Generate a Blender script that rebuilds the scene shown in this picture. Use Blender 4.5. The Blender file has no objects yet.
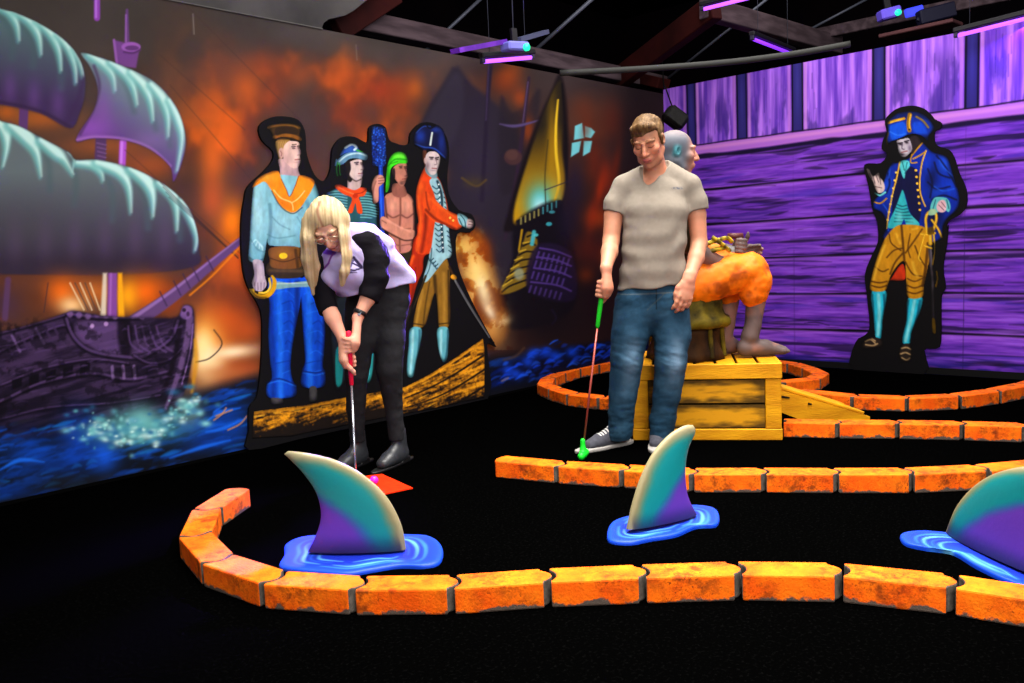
import bpy, math, random
import numpy as np
random.seed(7)
C = bpy.context.scene.collection
# ------------------------------------------------------------------ camera geometry (solved from the walls' vanishing points)
F, CX, CY, H = 841.0, 512.0, 341.5, 1.0975
_d1 = np.array([1310-CX, -(216-CY), -F]); _d1 /= np.linalg.norm(_d1)
_d2 = np.array([-382-CX, -(291-CY), -F]); _d2 -= _d1*_d1.dot(_d2); _d2 /= np.linalg.norm(_d2)
RW = np.array([_d1, _d2, np.cross(_d1, _d2)])
EYE = np.array([0, 0, H])
XR, YL = 6.944, 4.484           # purple wall x, mural wall y
def ray(x, y): return RW @ np.array([x-CX, -(y-CY), -F])
def at_z(x, y, z=0.0):
    r = ray(x, y); return EYE + r*((z-H)/r[2])
def at_l(x, y, off=0.0):
    r = ray(x, y); return EYE + r*((YL-off)/r[1])
def at_r(x, y, off=0.0):
    r = ray(x, y); return EYE + r*((XR-off)/r[0])
def at_d(x, y, d):              # at camera depth d
    return EYE + ray(x, y)/F*d
def depth(p): return -((np.asarray(p)-EYE) @ RW)[..., 2]
def project(p):
    c = (np.asarray(p, float)-EYE) @ RW
    w = np.maximum(-c[..., 2], 1e-3)
    return CX + F*c[..., 0]/w, CY - F*c[..., 1]/w
CAMR = RW @ np.array([1., 0, 0]); FWD = RW @ np.array([0, 0, -1.])
HR = np.array([CAMR[0], CAMR[1], 0]); HR /= np.linalg.norm(HR)      # horizontal right, as seen
HF = np.array([-HR[1], HR[0], 0])                                   # horizontal away
UP = np.array([0, 0, 1.])

# ------------------------------------------------------------------ materials
def lin(c):
    c = np.asarray(c, float)/255.0
    return np.where(c <= 0.04045, c/12.92, ((c+0.055)/1.055)**2.4)
def L4(c): return tuple(float(v) for v in lin(c)) + (1.0,)
def mat(name, rgb, rough=0.6, spec=0.3, metal=0.0, emit=None, estr=0.0):
    m = bpy.data.materials.new(name); m.use_nodes = True
    b = m.node_tree.nodes['Principled BSDF']
    b.inputs['Base Color'].default_value = L4(rgb); b.inputs['Roughness'].default_value = rough
    b.inputs['Specular IOR Level'].default_value = spec; b.inputs['Metallic'].default_value = metal
    if emit is not None:
        b.inputs['Emission Color'].default_value = L4(emit); b.inputs['Emission Strength'].default_value = estr
    return m
def noise_mat(name, rgb_a, rgb_b, scale=8.0, rough=0.7, spec=0.2, detail=5.0, lo=0.4, hi=0.65, stretch=(1, 1, 1), bump=0.0, bscale=None):
    m = mat(name, rgb_a, rough, spec); nt = m.node_tree; b = nt.nodes['Principled BSDF']
    tc = nt.nodes.new('ShaderNodeTexCoord'); mp = nt.nodes.new('ShaderNodeMapping'); mp.inputs['Scale'].default_value = stretch
    nz = nt.nodes.new('ShaderNodeTexNoise'); nz.inputs['Scale'].default_value = scale; nz.inputs['Detail'].default_value = detail
    rp = nt.nodes.new('ShaderNodeValToRGB')
    rp.color_ramp.elements[0].position = lo; rp.color_ramp.elements[0].color = L4(rgb_a)
    rp.color_ramp.elements[1].position = hi; rp.color_ramp.elements[1].color = L4(rgb_b)
    k = nt.links.new
    k(tc.outputs['Object'], mp.inputs['Vector']); k(mp.outputs['Vector'], nz.inputs['Vector'])
    k(nz.outputs['Fac'], rp.inputs['Fac']); k(rp.outputs['Color'], b.inputs['Base Color'])
    if bump:
        n2 = nt.nodes.new('ShaderNodeTexNoise'); n2.inputs['Scale'].default_value = bscale or scale*3; n2.inputs['Detail'].default_value = 4
        bp = nt.nodes.new('ShaderNodeBump'); bp.inputs['Strength'].default_value = bump; bp.inputs['Distance'].default_value = 0.01
        k(mp.outputs['Vector'], n2.inputs['Vector']); k(n2.outputs['Fac'], bp.inputs['Height']); k(bp.outputs['Normal'], b.inputs['Normal'])
    return m
def paint_mat(name, rough=0.7, spec=0.12, bump=0.0, bscale=200):
    m = mat(name, (128, 128, 128), rough, spec); nt = m.node_tree
    at = nt.nodes.new('ShaderNodeVertexColor'); at.layer_name = 'paint'
    nt.links.new(at.outputs['Color'], nt.nodes['Principled BSDF'].inputs['Base Color'])
    if bump:
        tc = nt.nodes.new('ShaderNodeTexCoord')
        n2 = nt.nodes.new('ShaderNodeTexNoise'); n2.inputs['Scale'].default_value = bscale; n2.inputs['Detail'].default_value = 3
        bp = nt.nodes.new('ShaderNodeBump'); bp.inputs['Strength'].default_value = bump; bp.inputs['Distance'].default_value = 0.004
        nt.links.new(tc.outputs['Object'], n2.inputs['Vector'])
        nt.links.new(n2.outputs['Fac'], bp.inputs['Height']); nt.links.new(bp.outputs['Normal'], nt.nodes['Principled BSDF'].inputs['Normal'])
    return m

# ------------------------------------------------------------------ objects
def tag(o, label=None, cat=None, group=None, kind=None):
    if label: o['label'] = label
    if cat: o['category'] = cat
    if group: o['group'] = group
    if kind: o['kind'] = kind
    return o
def origin(o):
    v = np.zeros(3)
    while o is not None:
        v = v + np.array(o.location); o = o.parent
    return v
def thing(name, label, cat, loc, group=None):
    o = bpy.data.objects.new(name, None); C.objects.link(o); o.location = [float(v) for v in loc]; o.empty_display_size = 0.1
    return tag(o, label, cat, group)
def mk(name, verts, faces, material, parent=None, smooth=True, colors=None, loc=None, label=None):
    """verts in WORLD coordinates; the mesh is stored relative to its object's origin"""
    v = np.asarray(verts, float)
    if parent is not None: org = origin(parent); l = np.zeros(3)
    else: l = np.asarray(loc, float) if loc is not None else np.array([*((v.min(0)+v.max(0))[:2]/2), v[:, 2].min()]); org = l
    me = bpy.data.meshes.new(name)
    if isinstance(faces, np.ndarray) and faces.ndim == 2:
        n = faces.shape[1]; nf = len(faces)
        me.vertices.add(len(v)); me.vertices.foreach_set('co', np.ascontiguousarray((v-org).astype(np.float32)).ravel())
        me.loops.add(nf*n); me.loops.foreach_set('vertex_index', np.ascontiguousarray(faces.astype(np.int32)).ravel())
        me.polygons.add(nf); me.polygons.foreach_set('loop_start', np.arange(0, nf*n, n, dtype=np.int32))
        me.polygons.foreach_set('loop_total', np.full(nf, n, np.int32))
        me.update(calc_edges=True); me.validate()
    else:
        me.from_pydata([tuple(p) for p in (v-org)], [], [tuple(int(i) for i in f) for f in faces]); me.update()
    if smooth: me.polygons.foreach_set('use_smooth', np.ones(len(me.polygons), bool))
    if colors is not None:
        ca = me.color_attributes.new('paint', 'FLOAT_COLOR', 'POINT')
        c4 = np.ones((len(v), 4), np.float32); c4[:, :3] = colors
        ca.data.foreach_set('color', c4.ravel())
    for m in (material if isinstance(material, (list, tuple)) else [material]): me.materials.append(m)
    o = bpy.data.objects.new(name, me); C.objects.link(o)
    if parent is not None: o.parent = parent
    else: o.location = [float(q) for q in l]
    if label: o['label'] = label
    return o
class MB:
    """collects shapes into one mesh"""
    def __init__(s): s.v = []; s.f = []; s.mi = []
    def add(s, verts, faces, m=0):
        n = len(s.v); s.v += [tuple(map(float, p)) for p in verts]; s.f += [tuple(i+n for i in f) for f in faces]; s.mi += [m]*len(faces); return s
    def box(s, c, size, ax=None, m=0, bev=0.0):
        c = np.asarray(c, float); h = np.asarray(size, float)/2
        A = np.eye(3) if ax is None else np.asarray(ax, float)
        if bev <= 0:
            P = [c + A.T @ (h*np.array(q)) for q in [(-1,-1,-1),(1,-1,-1),(1,1,-1),(-1,1,-1),(-1,-1,1),(1,-1,1),(1,1,1),(-1,1,1)]]
            return s.add(P, [(0,3,2,1),(4,5,6,7),(0,1,5,4),(1,2,6,5),(2,3,7,6),(3,0,4,7)], m)
        b = min(bev, h.min()*0.9); P = []; idx = {}
        for sx in (-1, 1):
            for sy in (-1, 1):
                for sz in (-1, 1):
                    for k in range(3):
                        q = h - b; q = q.copy(); q[k] = h[k]
                        idx[(sx, sy, sz, k)] = len(P); P.append(c + A.T @ (q*np.array([sx, sy, sz])))
        Fs = []
        for k in range(3):
            a, d = (k+1) % 3, (k+2) % 3
            for sg in (-1, 1):
                loop = []
                for (u, w) in ((-1,-1),(1,-1),(1,1),(-1,1)):
                    t = [0,0,0]; t[k] = sg; t[a] = u; t[d] = w; loop.append(idx[(*t, k)])
                Fs.append(tuple(loop if sg > 0 else loop[::-1]))
        for k in range(3):
            a, d = (k+1) % 3, (k+2) % 3
            for u in (-1, 1):
                for w in (-1, 1):
                    t0 = [0,0,0]; t1 = [0,0,0]; t0[k] = -1; t1[k] = 1
                    for t in (t0, t1): t[a] = u; t[d] = w
                    q = [idx[(*t0, a)], idx[(*t1, a)], idx[(*t1, d)], idx[(*t0, d)]]
                    Fs.append(tuple(q if u*w > 0 else q[::-1]))
        for sx in (-1, 1):
            for sy in (-1, 1):
                for sz in (-1, 1):
                    q = [idx[(sx, sy, sz, k)] for k in range(3)]
                    Fs.append(tuple(q if sx*sy*sz > 0 else q[::-1]))
        return s.add(P, Fs, m)
    def bar(s, a, b, w, h, upv=(0, 0, 1), m=0, bev=0.0):
        a = np.asarray(a, float); b = np.asarray(b, float); d = b-a; L = np.linalg.norm(d); d /= L
        u = np.asarray(upv, float); u = u - d*u.dot(d)
        if np.linalg.norm(u) < 1e-4: u = np.array([1., 0, 0]) - d*d[0]
        u /= np.linalg.norm(u); sd = np.cross(u, d)
        return s.box((a+b)/2, (L, w, h), np.array([d, sd, u]), m, bev)
    def tube(s, pts, r, n=12, m=0, cap=True):
        pts = [np.asarray(p, float) for p in pts]; K = len(pts); rs = [r]*K if np.isscalar(r) else list(r)
        ref = np.array([0.13, 0.31, 0.94]); rings = []
        for i in range(K):
            t = pts[min(i+1, K-1)] - pts[max(i-1, 0)]; t /= np.linalg.norm(t)
            u = ref - t*ref.dot(t)
            if np.linalg.norm(u) < 0.2: u = np.array([1., 0, 0]) - t*t[0]
            u /= np.linalg.norm(u); ref = u; w = np.cross(t, u)
            rings.append([pts[i] + rs[i]*(math.cos(2*math.pi*j/n)*u + math.sin(2*math.pi*j/n)*w) for j in range(n)])
        V = [p for rg in rings for p in rg]; Fs = []
        for i in range(K-1):
            for j in range(n):
                a = i*n+j; b = i*n+(j+1) % n; Fs.append((a, b, b+n, a+n))
        if cap: Fs += [tuple(range(n-1, -1, -1)), tuple(range((K-1)*n, K*n))]
        return s.add(V, Fs, m)
    def lathe(s, c, prof, n=24, m=0, ax=None, wob=None):
        A = np.eye(3) if ax is None else np.asarray(ax, float); c = np.asarray(c, float); V = []
        for i, (r, z) in enumerate(prof):
            for j in range(n):
                a = 2*math.pi*j/n; k = 1.0 if wob is None else wob(a, i)
                V.append(c + A.T @ np.array([r*k*math.cos(a), r*k*math.sin(a), z]))
        Fs = []
        for i in range(len(prof)-1):
            for j in range(n):
                a = i*n+j; b = i*n+(j+1) % n; Fs.append((a, b, b+n, a+n))
        Fs += [tuple(range(n-1, -1, -1)), tuple(range((len(prof)-1)*n, len(prof)*n))]
        return s.add(V, Fs, m)
    def prism(s, poly, z0, z1, m=0, mside=None):
        """poly: xy list counter-clockwise, world; vertical prism"""
        n = len(poly); V = [(p[0], p[1], z0) for p in poly] + [(p[0], p[1], z1) for p in poly]
        s.add(V, [], m); b = len(s.v)-2*n
        s.f += [tuple(b+i for i in range(n-1, -1, -1)), tuple(b+n+i for i in range(n))]; s.mi += [m, m]
        for i in range(n):
            j = (i+1) % n; s.f.append((b+i, b+j, b+n+j, b+n+i)); s.mi.append(m if mside is None else mside[i])
        return s
    def build(s, name, material, parent=None, smooth=False, loc=None, label=None, bevel=0.0):
        o = mk(name, s.v, s.f, material, parent, smooth, None, loc, label)
        if any(s.mi): o.data.polygons.foreach_set('material_index', np.array(s.mi, np.int32))
        if bevel:
            b = o.modifiers.new('soft edges', 'BEVEL'); b.width = bevel; b.segments = 2; b.limit_method = 'ANGLE'; b.angle_limit = math.radians(40)
        return o

# ------------------------------------------------------------------ smooth curves
def cr(pts, n=6, closed=False):
    P = np.asarray(pts, float); K = len(P); out = []
    rng = range(K) if closed else range(K-1)
    for i in rng:
        if closed: a, b, c, d = P[(i-1) % K], P[i], P[(i+1) % K], P[(i+2) % K]
        else: a, b, c, d = P[max(i-1, 0)], P[i], P[i+1], P[min(i+2, K-1)]
        for j in range(n):
            t = j/n
            out.append(0.5*((2*b)+(c-a)*t+(2*a-5*b+4*c-d)*t*t+(3*b-a-3*c+d)*t**3))
    if not closed: out.append(P[-1])
    return np.array(out)

# ------------------------------------------------------------------ noise
_rng = np.random.RandomState(11); _TAB = _rng.rand(256, 256)
def vnoise(x, y, seed=0):
    x = np.asarray(x, float) + seed*17.31; y = np.asarray(y, float) + seed*7.77
    xi = np.floor(x).astype(int); yi = np.floor(y).astype(int); fx = x-xi; fy = y-yi
    fx = fx*fx*(3-2*fx); fy = fy*fy*(3-2*fy); a = xi & 255; b = yi & 255; a1 = (a+1) & 255; b1 = (b+1) & 255
    return (_TAB[a, b]*(1-fx)+_TAB[a1, b]*fx)*(1-fy) + (_TAB[a, b1]*(1-fx)+_TAB[a1, b1]*fx)*fy
def fbm(x, y, o=4, seed=0):
    s = 0; a = 0.5; t = 0
    for i in range(o):
        s = s + a*vnoise(x*2**i, y*2**i, seed+i*3); t += a; a *= 0.5
    return s/t
def vnoise3(x, y, z, seed=0):
    zi = np.floor(z).astype(int); f = z-zi; f = f*f*(3-2*f)
    return vnoise(x+zi*37.0, y+zi*91.0, seed)*(1-f)+vnoise(x+(zi+1)*37.0, y+(zi+1)*91.0, seed)*f
def fbm3(x, y, z, o=3, seed=0):
    s = 0; a = 0.5; t = 0
    for i in range(o): s = s+a*vnoise3(x*2**i, y*2**i, z*2**i+i*.37, seed+i*3); t += a; a *= 0.5
    return s/t
def sstep(a, b, x):
    t = np.clip((x-a)/(b-a), 0, 1); return t*t*(3-2*t)

# ------------------------------------------------------------------ the sign-painter's canvas: points carry a design position (x, y) and a colour
class Canvas:
    def __init__(s, x, y, base=(0, 0, 0)):
        s.x = np.asarray(x, float); s.y = np.asarray(y, float); s.c = np.tile(np.array(base, float), (len(s.x), 1)); s.m = None
    def _put(s, idx, a, col):
        if s.m is not None: a = a*s.m[idx]
        a = a[:, None]; s.c[idx] = s.c[idx]*(1-a) + np.asarray(col, float)*a
    def box(s, x0, x1, y0, y1):
        return np.nonzero((s.x > x0) & (s.x < x1) & (s.y > y0) & (s.y < y1))[0]
    @staticmethod
    def sdf(px, py, pts):
        d2 = np.full(len(px), 1e18); ins = np.zeros(len(px), bool); K = len(pts)
        for i in range(K):
            ax, ay = pts[i]; bx, by = pts[(i+1) % K]; ex, ey = bx-ax, by-ay; L = ex*ex+ey*ey+1e-12
            t = np.clip(((px-ax)*ex+(py-ay)*ey)/L, 0, 1); d2 = np.minimum(d2, (px-ax-t*ex)**2+(py-ay-t*ey)**2)
            c = ((ay > py) != (by > py)); 
            with np.errstate(divide='ignore', invalid='ignore'): xx = ax+(py-ay)/(by-ay if by != ay else 1e-9)*ex
            ins ^= c & (px < xx)
        return np.where(ins, -np.sqrt(d2), np.sqrt(d2))
    def mask(s, pts, soft=1.0, curve=True):
        pts = cr(pts, 5, True) if curve else np.asarray(pts, float)
        idx = s.box(pts[:, 0].min()-soft*2, pts[:, 0].max()+soft*2, pts[:, 1].min()-soft*2, pts[:, 1].max()+soft*2)
        return idx, 1-sstep(-soft, soft, s.sdf(s.x[idx], s.y[idx], pts))
    def clip(s, pts=None, soft=1.0, curve=True):
        if pts is None: s.m = None; return
        idx, a = s.mask(pts, soft, curve); s.m = np.zeros(len(s.x)); s.m[idx] = a
    def P(s, pts, col, soft=0.8, a=1.0, curve=True):
        idx, m = s.mask(pts, soft, curve)
        if len(idx): s._put(idx, m*a, col)
    def Q(s, pts, col, soft=0.8, a=1.0): s.P(pts, col, soft, a, False)
    def G(s, pts, c0, c1, p0, p1, soft=0.8, a=1.0, curve=True):
        idx, m = s.mask(pts, soft, curve)
        if not len(idx): return
        d = np.array(p1, float)-p0; t = np.clip(((s.x[idx]-p0[0])*d[0]+(s.y[idx]-p0[1])*d[1])/d.dot(d), 0, 1)[:, None]
        s._put(idx, m*a, np.asarray(c0, float)*(1-t)+np.asarray(c1, float)*t)
    def L(s, pts, w, col, soft=0.8, a=1.0, curve=True):
        """stroke; w = width or list of widths along it"""
        pts = np.asarray(pts, float); K0 = len(pts); ws = np.full(K0, float(w)) if np.isscalar(w) else np.interp(np.linspace(0, 1, K0), np.linspace(0, 1, len(w)), w)
        if curve and K0 > 2: q = cr(np.column_stack([pts, ws]), 5); pts = q[:, :2]; ws = q[:, 2]
        M = ws.max()/2+soft*2
        idx = s.box(pts[:, 0].min()-M, pts[:, 0].max()+M, pts[:, 1].min()-M, pts[:, 1].max()+M)
        if not len(idx): return
        px, py = s.x[idx], s.y[idx]; D = np.full(len(idx), 1e9)
        for i in range(len(pts)-1):
            ax, ay = pts[i]; ex, ey = pts[i+1]-pts[i]; t = np.clip(((px-ax)*ex+(py-ay)*ey)/(ex*ex+ey*ey+1e-12), 0, 1)
            D = np.minimum(D, np.hypot(px-ax-t*ex, py-ay-t*ey) - (ws[i]*(1-t)+ws[i+1]*t)/2)
        s._put(idx, (1-sstep(-soft, soft, D))*a, col)
    def B(s, x, y, rx, ry, col, a=1.0, rot=0.0, p=1.0):
        R = max(rx, ry)*2.6; idx = s.box(x-R, x+R, y-R, y+R)
        if not len(idx): return
        c, q = math.cos(rot), math.sin(rot); dx, dy = s.x[idx]-x, s.y[idx]-y
        u, v = (dx*c+dy*q)/rx, (-dx*q+dy*c)/ry
        s._put(idx, a*np.exp(-(u*u+v*v)**p), col)
    def E(s, x, y, rx, ry, col, soft=0.6, a=1.0, rot=0.0):
        t = np.linspace(0, 2*math.pi, 14)[:-1]; c, q = math.cos(rot), math.sin(rot)
        s.P([(x+rx*math.cos(k)*c-ry*math.sin(k)*q, y+rx*math.cos(k)*q+ry*math.sin(k)*c) for k in t], col, soft, a)
    def N(s, f, a=1.0, box=None):
        """f(x, y) -> colour array, alpha array"""
        idx = np.arange(len(s.x)) if box is None else s.box(*box)
        if not len(idx): return
        col, al = f(s.x[idx], s.y[idx]); s._put(idx, al*a, col)
    def colors(s, gain=1.0):
        return np.clip(lin(np.clip(s.c, 0, 255))/gain, 0, 0.97)
def grid_faces(nu, nv, flip=False):
    i, j = np.meshgrid(np.arange(nu-1), np.arange(nv-1), indexing='ij'); a = (i*nv+j).ravel()
    f = np.column_stack([a, a+nv, a+nv+1, a+1]); return f[:, ::-1].copy() if flip else f

# ------------------------------------------------------------------ modelling by blended distance fields (for bodies, clothes, statues)
class Field:
    def __init__(s, lo, hi, h):
        s.h = h; s.lo = np.asarray(lo, float); s.n = np.ceil((np.asarray(hi, float)-s.lo)/h).astype(int)+1
        s.D = np.full(s.n, 0.25, np.float32)
    def _win(s, lo, hi):
        a = np.clip(np.floor((lo-s.lo)/s.h).astype(int), 0, s.n-1); b = np.clip(np.ceil((hi-s.lo)/s.h).astype(int)+1, 1, s.n)
        sl = tuple(slice(int(i), int(j)) for i, j in zip(a, b))
        g = [s.lo[k]+s.h*np.arange(sl[k].start, sl[k].stop) for k in range(3)]
        return sl, g[0][:, None, None], g[1][None, :, None], g[2][None, None, :]
    def put(s, sl, d, k, op):
        A = s.D[sl]; d = d.astype(np.float32)
        if op == 'add':
            if k > 0: hh = np.clip(0.5+0.5*(A-d)/k, 0, 1); s.D[sl] = A*(1-hh)+d*hh-k*hh*(1-hh)
            else: s.D[sl] = np.minimum(A, d)
        elif op == 'cut':
            if k > 0: hh = np.clip(0.5-0.5*(A+d)/k, 0, 1); s.D[sl] = A*(1-hh)-d*hh+k*hh*(1-hh)
            else: s.D[sl] = np.maximum(A, -d)
    def limb(s, pts, ra, rb=None, side=None, k=0.01, op='add'):
        """tapering chain; elliptical when rb and side are given: half width ra along side, rb across"""
        pts = [np.asarray(p, float) for p in pts]; K = len(pts)
        ra = [ra]*K if np.isscalar(ra) else ra; rb = ra if rb is None else ([rb]*K if np.isscalar(rb) else rb)
        P = np.array(pts); M = max(max(ra), max(rb))+k+2*s.h
        sl, X, Y, Z = s._win(P.min(0)-M, P.max(0)+M); best = None
        for i in range(K-1):
            a, b = pts[i], pts[i+1]; e = b-a; LL = e.dot(e)+1e-12
            x, y, z = X-a[0], Y-a[1], Z-a[2]
            t = np.clip((x*e[0]+y*e[1]+z*e[2])/LL, 0, 1); ox, oy, oz = x-t*e[0], y-t*e[1], z-t*e[2]
            r1 = ra[i]*(1-t)+ra[i+1]*t
            if side is None: d = np.sqrt(ox*ox+oy*oy+oz*oz)-r1
            else:
                sd = np.asarray(side[i] if isinstance(side, list) else side, float); ed = e/math.sqrt(LL); sd = sd-ed*sd.dot(ed); sd /= np.linalg.norm(sd)
                r2 = rb[i]*(1-t)+rb[i+1]*t; u = ox*sd[0]+oy*sd[1]+oz*sd[2]; v2 = np.maximum(ox*ox+oy*oy+oz*oz-u*u, 0)
                q = np.sqrt(u*u/(r1*r1)+v2/(r2*r2)); d = (q-1)*np.minimum(r1, r2)
            if best is None: best = d
            else:
                kk = 0.012; hh = np.clip(0.5+0.5*(best-d)/kk, 0, 1); best = best*(1-hh)+d*hh-kk*hh*(1-hh)
        s.put(sl, best, k, op); return s
    def ell(s, c, r, ax=None, k=0.01, op='add'):
        c = np.asarray(c, float); r = np.asarray([r]*3 if np.isscalar(r) else r, float); A = np.eye(3) if ax is None else np.asarray(ax, float)
        M = r.max()+k+2*s.h; sl, X, Y, Z = s._win(c-M, c+M); x, y, z = X-c[0], Y-c[1], Z-c[2]
        q = 0; g = 0
        for i in range(3):
            w = (x*A[i][0]+y*A[i][1]+z*A[i][2]); q = q+(w/r[i])**2; g = g+(w/r[i]**2)**2
        k0 = np.sqrt(q); d = k0*(k0-1)/np.maximum(np.sqrt(g), 1e-6); d = np.where(k0 < 1e-3, -r.min(), d)
        s.put(sl, d, k, op); return s
    def rbox(s, c, hs, rad, ax=None, k=0.0, op='add'):
        c = np.asarray(c, float); hs = np.asarray(hs, float)-rad; A = np.eye(3) if ax is None else np.asarray(ax, float)
        M = np.linalg.norm(hs)+rad+k+2*s.h; sl, X, Y, Z = s._win(c-M, c+M); x, y, z = X-c[0], Y-c[1], Z-c[2]; o = 0; mx = None
        for i in range(3):
            w = np.abs(x*A[i][0]+y*A[i][1]+z*A[i][2])-hs[i]; o = o+np.maximum(w, 0)**2; mx = w if mx is None else np.maximum(mx, w)
        s.put(sl, np.sqrt(o)+np.minimum(mx, 0)-rad, k, op); return s
    def half(s, p, nrm, k=0.004):
        """cut away everything on the side the normal points to"""
        p = np.asarray(p, float); nrm = np.asarray(nrm, float)/np.linalg.norm(nrm)
        g = [s.lo[i]+s.h*np.arange(s.n[i]) for i in range(3)]; zero = np.abs(nrm) < 1e-9
        if zero[0] and zero[1]:      # level cut: only the slices near or beyond the plane
            d = (-(g[2]-p[2])*nrm[2]).astype(np.float32); i = np.nonzero(d < 0.06)[0]; sl = (slice(None), slice(None), slice(int(i[0]), int(i[-1])+1)) if len(i) else None
            if sl: s.put(sl, d[None, None, sl[2]]+np.zeros(s.D[sl].shape, np.float32), k, 'cut')
        else:
            d = (-((g[0]-p[0])*nrm[0])[:, None, None]-((g[1]-p[1])*nrm[1])[None, :, None]-((g[2]-p[2])*nrm[2])[None, None, :]).astype(np.float32); s.put((slice(None),)*3, d, k, 'cut')
        return s
    def warp(s, f):
        """add f(X, Y, Z) to the field (wrinkles)"""
        ix = np.argwhere(np.abs(s.D) < 0.03); P = s.lo+s.h*ix
        s.D[ix[:, 0], ix[:, 1], ix[:, 2]] += f(P[:, 0], P[:, 1], P[:, 2]).astype(np.float32); return s
    def mesh(s, smooth=2):
        D = s.D.copy(); D[0] = D[-1] = 0.2; D[:, 0] = D[:, -1] = 0.2; D[:, :, 0] = D[:, :, -1] = 0.2
        I = D < 0; n = np.array(D.shape)
        cnt = np.zeros(n-1, np.int8)
        for i in (0, 1):
            for j in (0, 1):
                for k in (0, 1): cnt += I[i:n[0]-1+i, j:n[1]-1+j, k:n[2]-1+k]
        act = (cnt > 0) & (cnt < 8); ci = np.argwhere(act); vid = np.full(act.shape, -1, np.int64); vid[act] = np.arange(len(ci))
        acc = np.zeros((len(ci), 3)); w = np.zeros(len(ci))
        cor = [(i, j, k) for i in (0, 1) for j in (0, 1) for k in (0, 1)]
        for a in cor:
            for ax in range(3):
                if a[ax] == 1: continue
                b = list(a); b[ax] = 1
                da = D[ci[:, 0]+a[0], ci[:, 1]+a[1], ci[:, 2]+a[2]]; db = D[ci[:, 0]+b[0], ci[:, 1]+b[1], ci[:, 2]+b[2]]
                x = (da < 0) != (db < 0); t = np.where(x, da/np.where(x, da-db, 1), 0)
                p = np.tile(np.array(a, float), (len(ci), 1)); p[:, ax] = t; acc[x] += p[x]; w[x] += 1
        V = s.lo + s.h*(ci+acc/w[:, None]); Fs = []
        for ax in range(3):
            sa = [slice(0, n[0]), slice(0, n[1]), slice(0, n[2])]; sb = list(sa); sa[ax] = slice(0, n[ax]-1); sb[ax] = slice(1, n[ax])
            a_in = I[tuple(sa)]; b_in = I[tuple(sb)]; e = np.argwhere(a_in != b_in); flip = a_in[e[:, 0], e[:, 1], e[:, 2]]
            u, v = (ax+1) % 3, (ax+2) % 3; q = []
            for du, dv in ((-1, -1), (0, -1), (0, 0), (-1, 0)):
                c = e.copy(); c[:, u] += du; c[:, v] += dv; q.append(vid[c[:, 0], c[:, 1], c[:, 2]])
            q = np.column_stack(q); q[~flip] = q[~flip][:, ::-1]; Fs.append(q)
        Fq = np.vstack(Fs); Fq = Fq[(Fq >= 0).all(1)]
        for _ in range(smooth):
            S = np.zeros_like(V); W = np.zeros(len(V)); N = len(V)
            for i in range(4):
                a = Fq[:, i]; W += 2*np.bincount(a, minlength=N)
                for k in range(3): S[:, k] += np.bincount(a, V[Fq[:, (i+1) % 4], k]+V[Fq[:, (i+3) % 4], k], minlength=N)
            V = 0.5*V+0.5*S/np.maximum(W, 1)[:, None]
        return V, Fq
AMB, W_TOP, W_FLASH, W_FLOOR, EXPO = 0.60, 210, 185, 230, 0.0
# ================================================================== WALLS WITH THEIR PAINTINGS
GAIN = 1.0
def ZM(ox, oy, s): return lambda *p: [(ox+a/s, oy+b/s) for a, b in p]
M_WALL = paint_mat('wall paint', 0.8, 0.06)
M_WALLP = paint_mat('plank wall paint', 0.75, 0.08)

def wall_grid(cols, rows, to3, nudge):
    """a dense painted wall surface: columns (world run) x rows (height)"""
    X, Z = np.meshgrid(cols, rows, indexing='ij'); X = X.ravel(); Z = Z.ravel(); P = to3(X, Z)
    px, py = project(P); return P, px, py

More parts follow.
